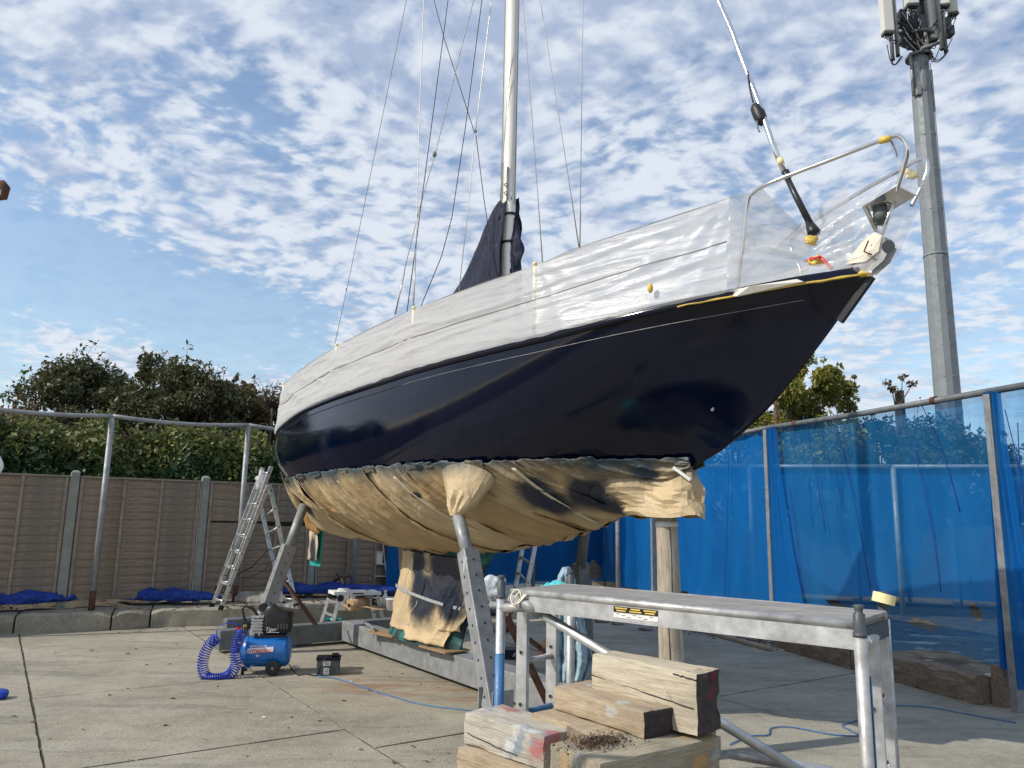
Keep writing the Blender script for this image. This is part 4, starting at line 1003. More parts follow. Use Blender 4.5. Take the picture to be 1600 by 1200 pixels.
# ================================================================ YACHT
def yacht():
    t = thing('sailing_yacht', (K0.x, K0.y, 0), 'navy blue sailing yacht on a steel cradle, masked with paper and polythene', 'yacht')
    # hull
    nL, nh = 130, 34
    Ls = [LS+(LB-LS)*(1-(1-i/nL)**1.25) for i in range(nL+1)]
    for i in range(len(Ls)): Ls[i] = LS+(LB-LS)*(i/nL)
    mb = MB(); rows = []
    for L in Ls:
        row = [hp(L, 1-j/nh, 1) for j in range(nh)]+[hp(L, 0, 1)]+[hp(L, (j+1)/nh, -1) for j in range(nh)]
        # rounded counter: pull the after sections together
        rows.append(row)
    mb.grid(rows)
    # transom, softly rounded
    r0 = rows[0]; c = sum(r0, V())/len(r0)
    prev = r0
    for s_ in (.97, .88, .70, .4, .1):
        off = -(.16*math.sqrt(max(0, 1-s_**2)))
        nr = [c+(p-c)*s_+AX*off for p in r0]; mb.grid([nr, prev]); prev = nr
    mb.add(prev, [list(range(len(prev)))], 0, True)
    hull = mb.build('hull', 'hull', t)
    # white sheer line / rubbing strake and cove line
    for (dz, r, mt, nm, L0, L1) in ((-.10, .0014, 'alu_dull', 'cove_line', 1.2, 4.55), (-.10, .004, 'black', 'cove_line', -3.55, 1.2)):
        pts = []; 
        for i in range(80):
            L = L0+(L1-L0)*i/79; h = hz(L, _zs(L)+dz); pts.append(hp(L, h, 1, .002))
        mb = MB(); mb.tube(pts, r, 6); mb.build(nm, mt, t)
    for side in (1, -1):
        mb = MB(); rows = []
        for i in range(100):
            L = LS+.02+(4.84-LS)*i/99; p = hp(L, 1, side); inn = NX*(-side)
            rows.append([p+NX*side*.012+V((0, 0, -.035)), p+NX*side*.018+V((0, 0, -.01)), p+NX*side*.012+V((0, 0, .03)), p+inn*.03+V((0, 0, .035)), p+inn*.03+V((0, 0, -.01))])
        mb.grid(rows, 0, True, True); mb.build('toe_rail', 'hull', t)
    # deck, cabin
    mb = MB(); rows = []
    for i in range(60):
        L = LS+(4.85-LS)*i/59; b = hw(L, 1)-.02; rows.append([BP(L, b*(1-2*j/8), _zs(L)-.02+.05*(1-(1-2*j/8)**2)) for j in range(9)])
    mb.grid(rows); mb.build('deck', 'deck', t)
    mb = MB(); rows = []
    for i in range(20):
        u = i/19; L = -1.2+3.9*u; w = .68-.30*u; h = .34*(math.sin(min(1, (1-u)*3+.05)*math.pi/2)); z = _zs(L)-.0
        rows.append([BP(L, w*1.08, z), BP(L, w, z+h*.8), BP(L, w*.8, z+h), BP(L, 0, z+h*1.08), BP(L, -w*.8, z+h), BP(L, -w, z+h*.8), BP(L, -w*1.08, z)])
    mb.grid(rows, 0, True); mb.add(rows[0], [list(range(7))]); mb.add(rows[-1], [list(range(6, -1, -1))]); mb.build('cabin', 'deck', t)
    # thru-hull fitting
    p = onp(1108, 640, .25); L_, n_, z_ = LNZ(p)
    q = hullpx(1108, 640); mb = MB(); mb.tube([q-NX*.004, q+NX*.006], .014, 12); mb.build('skin_fitting', 'galv_dark', t)
    # stem fitting strip
    mb = MB(); mb.bar(BP(4.9, 0, 3.09), BP(4.68, 0, 2.86), .045, .03, up=tuple(NX)); mb.build('stem_guard', 'black', t, bevel=.004)
    # keel (fin) --------------------------------------------------
    def kl(z): u = (z-.3)/1.1; return -1.19+.36*u, .35+.62*u+.25*max(0, u-.75)**2*4
    def kp(z, c, side, off=0):
        a, b = kl(z); L = a+(b-a)*c; th_ = .15*(4*c*(1-c))**.55*(1+.35*max(0, (.45-z))/.15)+off
        th_ += .45*max(0, z-1.15)**1.4
        return BP(L, side*th_, z)
    mb = MB(); rows = []
    zz = [.3+1.35*i/22 for i in range(23)]
    cs = [i/20 for i in range(21)]
    for z in zz: rows.append([kp(z, c, 1) for c in cs]+[kp(z, c, -1) for c in reversed(cs)])
    mb.grid(rows, 0, True, True); mb.add(rows[0], [list(range(len(rows[0])))]); keel = mb.build('keel', 'keel', t)
    # keel paper
    sp = [(onp(690, 905, .2), .40, .95), (onp(660, 935, .17), .30, .8), (onp(655, 885, .17), .22, .8), (onp(700, 945, .17), .22, 1.0)]
    pk = M['paper_fn']('keel masking paper', (.60, .46, .27), sp)
    for (c0, c1, z0, z1, sd, o0) in ((.06, .52, .40, 1.26, 1, .012), (.46, .93, .34, 1.24, 2, .022), (.80, .995, .5, 1.12, 3, .03)):
        mb = MB(); rows = []
        for i in range(40):
            v = i/39; row = []
            for j in range(30):
                u = j/29; e0 = .02*nz(v*6, sd); c = c0+(c1-c0)*u+e0*(1 if u > .9 else 0)
                z = z1+(z0-z1)*v+.03*nz(u*4, sd, 2)*(v > .9)+.02*nz(u*5, sd, 7)*(v < .1)
                row.append(kp(z, min(.998, max(.003, c)), 1, o0+.02*max(0, ridge(u*5+v*1.2, v*1.5, sd))**2+.012*fbm(u*4, v*4, sd)))
            rows.append(row)
        mb.grid(rows); mb.build('keel_paper', pk, t, solid=.002)
    for (c0, z0, c1, z1) in ((.05, .86, .95, .74),):
        mb = MB(); rows = []
        for i in range(40):
            c = c0+(c1-c0)*i/39; z = z0+(z1-z0)*i/39; rows.append([kp(z-.016, c, 1, .040), kp(z+.016, c, 1, .040)])
        mb.grid(rows); mb.build('masking_tape', 'greytape', t)
    for (cs_, w) in (((.22, 1.2, .30, .45), .003), ((.30, 1.2, .36, .42), .0035), ((.50, .75, .42, .42), .003)):
        mb = MB(); mb.tube([kp(cs_[1]+(cs_[3]-cs_[1])*i/12, cs_[0]+(cs_[2]-cs_[0])*i/12+.015*math.sin(i), 1, .045) for i in range(13)], w, 5); mb.build('paper_fold', 'label', t)
    # rudder
    mb = MB(); rows = []
    for i in range(16):
        z = .9+1.5*i/15; a = -3.95+.1*(i/15); rows.append([BP(a+(.42)*c, .022*math.sin(math.pi*min(1, c*1.02))+.004, z) for c in [j/8 for j in range(9)]]+[BP(a+(.42)*c, -.022*math.sin(math.pi*min(1, c*1.02))-.004, z) for c in [j/8 for j in range(8, -1, -1)]])
    mb.grid(rows, 0, True, True); mb.add(rows[0], [list(range(18))]); mb.build('rudder', 'teal', t)
    mb = MB(); rows = []
    pr = M['paper_fn']('rudder masking paper', (.56, .46, .33), [(BP(-3.7, .06, 1.12), .16, .6)])
    for i in range(20):
        z = .98+.9*i/19; rows.append([BP(-3.86+.34*j/11+.02*nz(i*.3, 2), .045+.03*ridge(j*.35, i*.12), z+.03*nz(j*.5, 4)) for j in range(12)])
    mb.grid(rows); mb.build('rudder_paper', pr, t, solid=.002)
    # paper sheets on the underwater hull --------------------------
    hs = [(hullpx(845, 765), .24, 1.0), (hullpx(868, 778), .19, 1.0), (hullpx(925, 762), .22, .9), (hullpx(962, 775), .14, .6), (hullpx(1010, 738), .12, 1.6), (hullpx(655, 775), .10, 2.5)]
    tones = [(.50, .38, .21), (.45, .325, .17), (.53, .41, .24), (.40, .28, .14)]
    pmats = [M['paper_fn']('masking paper %d' % i, c, hs, (1.86, 2.11)) for i, c in enumerate(tones)]
    M['pm0'], M['pm1'] = pmats[0], pmats[1]
    for side in (1, -1):
        seams = [-3.42, -2.9, -2.35, -1.7, -1.0, -.3, .45, 1.1, 1.75, 2.35, 2.9, 3.5] if side == 1 else [-3.4, -1.5, .5, 2.2, 3.5]
        for k in range(len(seams)-1):
            a, b = seams[k], seams[k+1]; mb = MB(); rows = []; nu = 46; nv = 52; random.seed(k)
            lift = .010+.009*(k % 3)
            for j in range(nv+1):
                v = j/nv*(1.0 if side == 1 else 1); row = []
                for i in range(nu+1):
                    u = -.05+i/nu*1.10
                    sk = .62*v**1.1*(1-sm(2.2, 3.3, a)) if side == 1 else 0
                    L = min(3.56, a+(b-a)*u+sk*(1 if b < 3.0 else (1-sm(0, 1, u))))
                    zt = min(2.105+.018*nz(L*5, k)+.012*nz(L*17, 3), _zs(L)-.05)
                    zc = _zc(L)
                    ht = max(.03, hz(L, zt)); h = ht*(1-v)**1.15
                    d_ = lift+.028*max(0, ridge(L*4.2-v*2.4, v*1.1+k, 2*k))**3*min(1, v*6+.15)+.018*fbm(L*3, v*3, k)*min(1, v*4)+.012*max(0, ridge(L*9-v*6, v*2, k+5))**4
                    edge = min(i, nu-i)/3
                    if edge < 1: d_ += .010*(1-edge)*(1+nz(v*7, k))
                    row.append(hp(L, h, side, max(.004, d_)))
                rows.append(row)
            mb.grid(rows); mb.build('masking_paper', pmats[k % 4], t, solid=.0015)
    # gaps showing dark hull between sheets (triangular overlaps) and tape strips
    for k, (L0, h0, L1, h1) in enumerate(((2.35, .95, 2.55, .05), (-.2, .9, .15, .3), (1.0, .9, 1.45, .2), (-1.6, .95, -1.2, .45))):
        mb = MB(); rows = []
        for i in range(24):
            u = i/23; L = L0+(L1-L0)*u; ht = hz(L, 2.09); h = ht*(h0+(h1-h0)*u); rows.append([hp(L-.018, h, 1, .052), hp(L+.018, h, 1, .055)])
        mb.grid(rows); mb.build('tape_strip', 'paper_tape', t, solid=.001)
    # crumpled fringe along the top edge
    for k in range(9):
        random.seed(k+50); L0 = -3.1+k*.72; mb = MB(); rows = []
        ln = random.uniform(.16, .34)
        for i in range(10):
            L = L0+ln*i/9; row = []
            for j in range(6):
                z = 2.115-.06*j/5*random.uniform(.7, 1.2); row.append(hp(min(3.5, L), hz(min(3.5, L), z), 1, .03+.028*nz(i*.6, j*.5, k)+.006))
            rows.append(row)
        mb.grid(rows); mb.build('paper_fringe', pmats[(k+1) % 4], t, solid=.0015)
    # hanging folds under the stern
    def drape(Pa, Pb, drop, sd, mat, nu=30, nv=22, inward=0.0, amp=.05):
        mb = MB(); rows = []
        for j in range(nv):
            v = j/(nv-1); row = []
            for i in range(nu):
                u = i/(nu-1); a = Pa(u); b = Pb(u); p = a.lerp(b, v)
                p = p+V((0, 0, -drop*math.sin(math.pi*v)*(.5+.5*math.sin(math.pi*u))))+NX*amp*max(-.4, ridge(u*4+v*2, v*1.5, sd))*math.sin(math.pi*min(1, v+.25))+V((0, 0, amp*.5*fbm(u*4, v*4, sd)))
                row.append(p)
            rows.append(row)
        mb.grid(rows); return mb.build('paper_drape', mat, t, solid=.002)
    brown = M['paper_fn']('loose brown paper', (.50, .29, .11), [])
    brown2 = M['paper_fn']('loose pale paper', (.58, .44, .26), [(BP(-2.6, .6, 1.75), .2, 1)])
    drape(lambda u: hp(-3.25+u*1.5, .35, 1, .02), lambda u: BP(-3.1+u*1.9, .30-.2*u, 1.50-.16*math.sin(math.pi*u)), .03, 1, brown2)
    drape(lambda u: hp(-3.3+u*1.6, .12, 1, .015), lambda u: BP(-3.3+u*1.9, -.1-.2*u, 1.40-.06*math.sin(math.pi*u)), .06, 2, brown)
    drape(lambda u: BP(-3.55+u*.55, .42-.1*u, 1.95-.3*u), lambda u: BP(-3.75+u*.5, .15, 1.42-.05*u), .02, 3, brown, 20, 16)
    drape(lambda u: hp(-2.2+u*1.6, .25, 1, .02), lambda u: BP(-1.9+u*1.7, .10, 1.33-.03*u), .02, 6, brown2)
    # sleeves round the props
    def sleeve(center_px, hullpts, post, r, sd, mat, nm='paper_sleeve'):
        mb = MB(); rows = []; n = 26
        for j in range(10):
            v = j/9; row = []
            for i in range(n):
                a = 2*math.pi*i/n; top = hullpts(a); bot = V(post)+NX*math.cos(a)*r+AX*math.sin(a)*r
                p = top.lerp(bot, v**.62); cr_ = .03*max(-.6, ridge(a*1.9, v*1.6, sd))*math.sin(math.pi*min(1, v*.9+.1)); dd = (p-V((post[0], post[1], p.z))); dd.z = 0
                if dd.length > 1e-4: p = p+dd.normalized()*cr_
                p.z += .02*nz(a*2, v*3, sd)*(1 if v > .9 else 0)
                row.append(p)
            rows.append(row)
        mb.grid(rows, 0, False, True); return mb.build(nm, mat, t, solid=.002)
    def ringtop(L0, z0, rl, rz, n0):
        def f(a):
            L = L0+rl*math.sin(a); z = z0+rz*math.cos(a)
            L = min(L, 3.5); z = max(z, _zc(L)+.04); return hp(L, hz(L, z), 1, .045)
        return f
    pa = onp(714, 806, .98); L_, n_, z_ = LNZ(pa)
    for i_ in range(2): pass
    sleeve(None, ringtop(L_+.02, 2.0, .24, .10, 0), pa, .055, 4, pmats[2])
    pb = onp(474, 798, .62); L2, n2, z2 = LNZ(pb)
    sleeve(None, ringtop(L2-.05, 2.0, .26, .12, 0), pb, .065, 5, pmats[0])
    # bow bag around the log
    lt = BP(3.22, .0, 1.66)
    def bowtop(a):
        L = 3.10+.42*math.sin(a); s_ = 1 if math.cos(a) >= 0 else -1; L = min(3.5, L); return hp(L, max(.03, min(.30, hz(L, 1.98)))*abs(math.cos(a))**.6, s_, .035)
    mb = MB(); rows = []; n = 30
    for j in range(10):
        v = j/9; row = []
        for i in range(n):
            a = 2*math.pi*i/n; top = bowtop(a); rr = .22+.05*math.sin(a*3)
            bot = BP(3.20, 0, 1.67)+AX*(.36*math.sin(a))+NX*(.17*math.cos(a))+V((0, 0, .05*nz(a*1.3, 2)))
            p = top.lerp(bot, v)+(AX*math.sin(a)+NX*math.cos(a))*(.07*nz(a*1.5+v, v*2.2, 9)*math.sin(math.pi*min(1, v*.8+.15))+.02*nz(a*5, v*6, 2)); row.append(p)
        rows.append(row)
    mb.grid(rows, 0, False, True); mb.build('paper_sleeve', pmats[2], t, solid=.002)
    mb = MB(); mb.bar(BP(3.42, .12, 2.02), BP(3.53, .07, 1.93), .05, .02); mb.build('masking_tape', 'label', t)
    # stanchions, lifelines ------------------------------------------
    topz = tab([(-3.7, 3.34), (-3.03, 3.38), (-1.52, 3.40), (-.35, 3.43), (1.3, 3.48), (2.29, 3.52), (2.79, 3.545), (3.11, 3.595), (3.6, 3.645), (3.94, 3.69), (4.27, 3.745), (4.5, 3.78)])
    bt = lambda L: max(.05, hw(L, 1)-.035)
    # polythene wrap --------------------------------------------------
    def wallpt(L, v, side, sd=0):
        zs, zt = _zs(L)+.004+.012*nz(L*6, 4, sd), topz(L); z = zs+(zt-zs)*v
        st = [-2.9, -.36, 1.30, 2.78, 4.2]; dn = min(abs(L-s_) for s_ in st); gs = 1-math.exp(-(dn/.22)**2)
        sagt = -.012*min(1, dn/.3)*sm(.8, 1, v)
        bulge = (-.04*math.sin(math.pi*v)*gs+.008*math.exp(-(dn/.03)**2))
        w1 = .022*max(0, ridge(L*.75-v*1.5*(1 if side > 0 else -1), v*3.6+L*.3, 3+sd))**3*math.sin(math.pi*min(1, v*.95+.03))
        w2 = .006*max(0, ridge(L*1.0, v*11+L*.9, 8+sd))**3
        w3 = .014*fbm(L*1.2, v*3, 5+sd)*math.sin(math.pi*v)
        for s_ in st:      # radial pulls from the stanchion tops
            dx, dz_ = L-s_, (1-v)*.55; rr_ = math.hypot(dx, dz_)
            if .01 < rr_ < .75: w3 += .011*max(0, math.sin(math.atan2(dz_, dx)*13+s_*5+2*noise.noise(V((dx*3, dz_*3, s_)))))**2*math.exp(-rr_*2.6)*min(1, rr_*9)
        y = hw(L, 1)*(1-v)+bt(L)*v+.024*(1-v)+.006
        return BP(L, side*(y+bulge*.6+w1+w2+w3), z+sagt)
    for side in (1, -1):
        for L in (-2.9, -.36, 1.30, 2.78):
            bq = hp(L, 1, side); tp_ = BP(L, side*(bt(L)+.012), topz(L)+.005)
            mb = MB(); mb.tube([bq+V((0, 0, -.01))+NX*side*-.02, tp_], .0135, 8); mb.build('stanchion', 'cream', t)
            mb = MB(); mb.tube([bq+NX*side*-.02, bq+NX*side*-.02+V((0, 0, .05))], .024, 8); mb.build('stanchion_base', 'steel', t)
            mb = MB(); mb.sphere(tp_, (.022, .022, .02), 8, 6); mb.build('tape_wrap', 'paleyellow', t)
        for fr in (1.0, .52):
            pts = []
            for i in range(60):
                L = -3.4+(4.2+3.4)*i/59; z = _zs(L)+(topz(L)-_zs(L))*fr-.004; pts.append(BP(L, side*(bt(L)+.002), z) if fr == 1 else wallpt(L, .52, side, 0 if side > 0 else 30)+NX*side*.003)
            mb = MB(); mb.tube(pts, .0035, 5); mb.build('lifeline', 'wire', t)
    for side in (1, -1):
        mb = MB(); rows = []; NL = 300
        for i in range(NL+1):
            L = -3.62+(4.2+3.62)*i/NL; rows.append([wallpt(L if (side > 0 or L < 3.6) else 3.6+(L-3.6)*1.9, v/40, side, 0 if side > 0 else 30) for v in range(41)])
        mb.grid(rows); mb.build('polythene_wrap', 'poly', t)
    mb = MB(); rows = []
    for i in range(80):
        L = -3.62+(4.15+3.62)*i/79; row = []
        for j in range(21):
            s_ = 1-2*j/20; p = BP(L, s_*(bt(L)+.006), topz(L)-.012*min(1, min(abs(L-q) for q in (-2.9, -.36, 1.30, 2.78, 4.2))/.3)-.07*(1-s_*s_)+.012*fbm(L*3, s_*3)*(1-s_*s_)); row.append(p)
        rows.append(row)
    mb.grid(rows); mb.build('polythene_top', 'poly', t)
    mb = MB(); rows = []
    for j in range(31):
        s_ = 1-2*j/30; back = -.17*(1-abs(s_)**2.6); row = []
        for i in range(24):
            v = i/23; p = wallpt(-3.62, v, 1 if s_ >= 0 else -1, 0 if s_ >= 0 else 30); q = p-K0; nn = q.dot(NX); w = abs(nn)*s_
            row.append(BP(-3.62+back*(1+.1*nz(s_*3, v*4))-.0, w, p.z-.03*(1-abs(s_))*(1 if v < .1 else 0)))
        rows.append(row)
    mb.grid(rows); mb.build('polythene_stern', 'poly', t)
    # yellow tape bits under the film
    for (px, py, n_) in ((1016, 450, .68), ):
        c = onp(px, py, n_); mb = MB(); mb.sphere(c, (.02, .02, .035), 8, 6); mb.build('tape_patch', 'yellow', t)
    # bow: pulpit, film, roller ---------------------------------------
    def ppath(pts, r, nm, mat, sub=6):
        P = [V(p) for p in pts]; out = []
        for i in range(len(P)-1):
            p0, p1, p2, p3 = P[max(0, i-1)], P[i], P[i+1], P[min(len(P)-1, i+2)]
            for k in range(sub):
                u = k/sub; out.append(.5*((2*p1)+(p2-p0)*u+(2*p0-5*p1+4*p2-p3)*u*u+(3*p1-p0-3*p2+p3)*u**3))
        out.append(P[-1]); mb = MB(); mb.tube(out, r, 10); return mb.build(nm, mat, t)
    leg0 = onp(1152, 455, .36); leg1 = onp(1168, 318, .38); leg2 = onp(1180, 299, .375)
    r1, r2, r3, r4, r5 = onp(1215, 281, .36), onp(1300, 249, .27), onp(1378, 219, .17), onp(1404, 213, .14), onp(1418, 232, .12)
    r6, r7, r8 = onp(1412, 262, .10), onp(1405, 284, .09), onp(1402, 300, .08)
    ppath([leg0, leg0.lerp(leg1, .5), leg1, leg2, r1, r2, r3, r4, r5, r6, r7, r8], .0125, 'pulpit_rail', 'steel')
    q0, q1, q2, q3, q4, q5 = onp(1238, 372, -.50), onp(1320, 315, -.33), onp(1398, 270, -.22), onp(1440, 248, -.16), onp(1449, 262, -.13), onp(1441, 288, -.11)
    q6 = onp(1424, 322, -.08)
    ppath([BP(4.1, -.45, 3.05), BP(4.13, -.46, 3.4), q0, q1, q2, q3, q4, q5, q6], .0125, 'pulpit_rail', 'steel')
    mb = MB(); mb.tube([onp(1401, 305, 0), onp(1385, 345, 0), onp(1372, 385, .0)], .012, 8); mb.build('pulpit_strut', 'steel', t)
    for (a, b, r) in ((onp(1374, 220, .175), onp(1392, 216, .155), .02),):
        mb = MB(); mb.tube([a, b], r, 10); mb.build('tape_wrap', 'yellow', t)
    ppath([onp(1390, 216, .15), onp(1398, 232, .12), onp(1402, 245, .1)], .005, 'snap_hook', 'galv_dark')
    # bow platform plate with lamp drum
    pl = [onp(1347, 323, .10), onp(1402, 290, .10), onp(1432, 306, -.04), onp(1378, 338, -.06)]
    mb = MB(); mb.prism(pl, (0, 0, .012)); mb.build('bow_plate', 'steel', t)
    mb = MB(); mb.prism([onp(1347, 323, .10), onp(1352, 320, .10), onp(1372, 362, .05), onp(1366, 362, .05)], NX*-.02); mb.build('plate_edge', 'steel', t)
    c = onp(1376, 338, 0); mb = MB(); mb.tube([c+V((0, 0, .05)), c-V((0, 0, .025)), c-V((0, 0, .026)), c-V((0, 0, .05))], [.04, .042, .03, .026], 18); mb.build('lamp_drum', 'galv_dark', t)
    # bow roller cheeks (cream) + anchor hardware
    rol = [onp(1322, 412, .06), onp(1352, 372, .06), onp(1366, 364, .06), onp(1377, 368, .06), onp(1372, 392, .06), onp(1352, 408, .06)]
    mb = MB(); mb.prism(rol, NX*-.02); mb.build('roller_cheek', 'cream', t, bevel=.003)
    mb = MB(); mb.prism([p-NX*.10 for p in rol], NX*-.02); mb.build('roller_cheek', 'galv', t)
    mb = MB(); mb.prism([onp(1290, 432, .05), onp(1340, 408, .05), onp(1372, 396, .05), onp(1382, 378, .05), onp(1390, 386, .05), onp(1380, 406, .05), onp(1360, 424, .05)], NX*-.07); mb.build('bow_roller', 'galv', t, bevel=.004)
    mb = MB(); mb.tube([onp(1388, 385, .06), onp(1388, 385, -.06)], .035, 14); mb.build('anchor_roller', 'grey_box', t)
    mb = MB(); mb.tube([onp(1357, 376, .085), onp(1350, 393, .085), onp(1362, 398, .085)], .005, 5); mb.build('shackle', 'rust', t)
    # clear film patches
    def patch(A, B, nm, sd, amp=.03, mat='poly_clear', nu=44, nv=30, tw=1):
        def along(P, u):
            P = [V(p) for p in P]; ds = [0]
            for i in range(len(P)-1): ds.append(ds[-1]+(P[i+1]-P[i]).length)
            s_ = u*ds[-1]
            for i in range(len(P)-1):
                if s_ <= ds[i+1]+1e-9: return P[i].lerp(P[i+1], (s_-ds[i])/max(1e-9, ds[i+1]-ds[i]))
            return P[-1]
        mb = MB(); rows = []
        for i in range(nu+1):
            u = i/nu; a, b = along(A, u), along(B, u); row = []
            for j in range(nv+1):
                v = j/nv; w = math.sin(math.pi*v)*math.sin(math.pi*min(1, max(0, u)))
                dsp = amp*(w**.5 if w > 0 else 0)*(max(0, ridge(u*6*tw, v*.9, sd))**3*.8+.5*fbm(u*3, v*2, sd))
                row.append(a.lerp(b, v)+NX*dsp+V((0, 0, .3*dsp)))
            rows.append(row)
        mb.grid(rows); return mb.build(nm, mat, t)
    ft = onp(1267, 372, .03); sheer = [hp(L, 1, 1, .015) for L in (4.2, 4.4, 4.55, 4.7, 4.82)]
    legp = [wallpt(4.2, v/6, 1) for v in range(7)]
    patch([legp[0], legp[3], legp[6]], [onp(1262, 434, .12), onp(1268, 410, .05), ft], 'bow_film', 1, .07, 'poly')
    patch([legp[6], leg2, onp(1190, 293, .37)], [ft, onp(1266, 370, .03), onp(1262, 366, .03)], 'bow_film', 2, .02, 'poly')
    patch([legp[0]]+sheer[1:], [onp(1215, 425, .2), onp(1262, 415, .12), onp(1300, 410, .08), onp(1330, 405, .05)], 'bow_film', 3, .01, 'poly')
    patch([ft, onp(1275, 400, .04), onp(1290, 432, .07)], [onp(1400, 272, -.2), onp(1398, 330, -.03), onp(1362, 426, .05)], 'bow_film', 4, .08)
    patch([q0, q1, q2], [ft, onp(1320, 352, -.02), onp(1380, 300, .02)], 'bow_film', 5, .03)
    patch([r4, r5, r6, r8, onp(1385, 345, .08), onp(1358, 385, .08), onp(1330, 424, .07)], [onp(1438, 232, -.05), onp(1452, 250, -.1), onp(1448, 285, -.1), onp(1438, 320, -.08), onp(1420, 360, -.04), onp(1404, 400, 0), onp(1368, 434, .03)], 'bow_film', 6, .03)
    patch([onp(1385, 216, .16), r4, onp(1412, 222, .13)], [onp(1398, 245, .1), onp(1402, 262, .1), onp(1406, 275, .1)], 'bow_film', 7, .01)
    # yellow tape along the bow sheer and gathered ties
    mb = MB(); rows = []
    for i in range(60):
        L = 3.9+(4.86-3.9)*i/59; w = .001+.006*sm(3.6, 4.6, L); p = hp(L, 1, 1, .02); rows.append([p+V((0, 0, -.012-w+.008*nz(L*14, 1))), p+NX*.01+V((0, 0, -.01)), p+V((0, 0, -.004+.006*nz(L*11, 2)))])
    mb.grid(rows); mb.build('yellow_tape', 'yellow', t, solid=.001)
    for (px, py, rr, n_, mt) in ((1268, 375, (.045, .02, .03), .05, 'yellow'), (1276, 408, (.05, .03, .032), .06, 'yellow'), (1298, 431, (.055, .03, .022), .075, 'yellow'), (1352, 428, (.04, .03, .02), .03, 'yellow'), (1423, 272, (.035, .015, .03), 0, 'paleyellow')):
        mb = MB(); mb.sphere((0, 0, 0), rr, 16, 12); c = onp(px, py, n_); mb.v = [v*(1+.5*fbm(v.x*40+px, v.y*40, v.z*40))+c for v in mb.v]; mb.build('tape_patch', mt, t)
    mb = MB(); mb.prism([onp(1258, 410, .09), onp(1268, 402, .09), onp(1283, 401, .09), onp(1270, 406, .09)], NX*.01); mb.build('red_tape', 'red', t)
    ppath([onp(1280, 401, .08), onp(1290, 410, .08), onp(1300, 420, .08)], .010, 'red_line', 'red')
    mb = MB(); mb.prism([onp(1110, 462, .42), onp(1172, 447, .40), onp(1245, 436, .25), onp(1255, 440, .25), onp(1150, 463, .42)], NX*-.03); mb.build('grey_cap', 'deck', t)
    # mast ---------------------------------------------------------------
    mL = 1.09; mb = MB(); rows = []
    for z in (2.9, 12.0):
        rows.append([BP(mL+.084*math.cos(a), .068*math.sin(a), z) for a in [2*math.pi*k/28 for k in range(28)]])
    mb.grid(rows, 0, True, True); mb.add(rows[-1], [list(range(28))]); mast = mb.build('mast', 'mast', t)
    mb = MB(); mb.bar(BP(mL-.085, .03, 3.1), BP(mL-.085, .03, 11.8), .014, .02, up=tuple(AX)); mb.build('sail_track', 'galv_dark', mast)
    for (z0, z1, o, r, mt) in ((4.9, 6.15, .065, .006, 'line_dark'), (4.75, 5.3, .09, .006, 'wire'), (4.3, 12.0, .0, .004, 'line_dark')):
        p0 = BP(mL-.02, o, z0) if o else onp(804, 320, 0); p1 = BP(mL-.02, o-.005, z1) if o else onp(811, 0, 0)
        mb = MB(); mb.tube([p0, p1] + ([] if o else [BP(mL+.1, 0, 11.9)]), r, 6); mb.build('halyard', mt, t)
    for zz in (5.02, 4.93):
        c = BP(mL+.06, .075, zz); mb = MB(); mb.tube([c-V((0, 0, .02)), c+NX*.03, c+V((0, 0, .02))], .006, 6); mb.build('mast_cleat', 'galv', t)
    mb = MB(); mb.box(BP(mL+.055, .06, 5.05), (.02, .02, .35)); mb.build('mast_plate', 'galv', t)
    for side in (1, -1):
        mb = MB(); mb.tube([BP(mL, 0, 8.2), BP(mL-.1, side*.8, 8.25)], [.03, .018], 8); mb.build('spreader', 'mast', t)
    # boom and sail cover
    bz = 3.78
    mb = MB(); mb.tube([BP(mL-.12, 0, bz), BP(-1.9, 0, bz-.05)], .055, 14); mb.build('boom', 'mast', t)
    ptop = LNZ(onp(786, 306, .05)); 
    ctop = tab([(-1.9, 3.88), (-1.2, 3.93), (-.4, 3.97), (.05, LNZ(onp(714, 452, .05))[2]), (.45, LNZ(onp(742, 398, .05))[2]), (.75, LNZ(onp(764, 340, .05))[2]), (.98, LNZ(onp(782, 306, .05))[2]), (1.12, LNZ(onp(786, 304, .05))[2])])
    mb = MB(); rows = []
    Lc = [-1.9+(1.15+1.9)*i/70 for i in range(71)]
    for L in Lc:
        zt = ctop(L); row = []; w = .10+.07*sm(0, 1.0, L)
        zb = bz-.22+.03*nz(L*3, 1)
        for j in range(41):
            s_ = -1+2*j/40; ab = abs(s_); z = zt-(zt-zb)*ab**1.1
            y = (w*ab**.45*(1-.25*ab))*(1 if s_ > 0 else -1)*(1+.0)
            fold = .028*ridge(L*4-z*1.8, z*1.1, 4+s_)+.02*fbm(L*5, z*3, s_)
            row.append(BP(L+.02*nz(z*4, 1), y+(1 if s_ > 0 else -1)*fold*min(1, ab*4), z))
        rows.append(row)
    mb.grid(rows); mb.build('sail_cover', 'navy_cloth', t, solid=.004)
    # cover lobe round the front of the mast, starboard and forward edge
    mb = MB(); rows = []
    prof = [(783, 312, 800), (790, 330, 805), (797, 355, 810), (800, 385, 817), (801, 405, 816), (802, 420, 810), (806, 432, 812)]
    rows = []
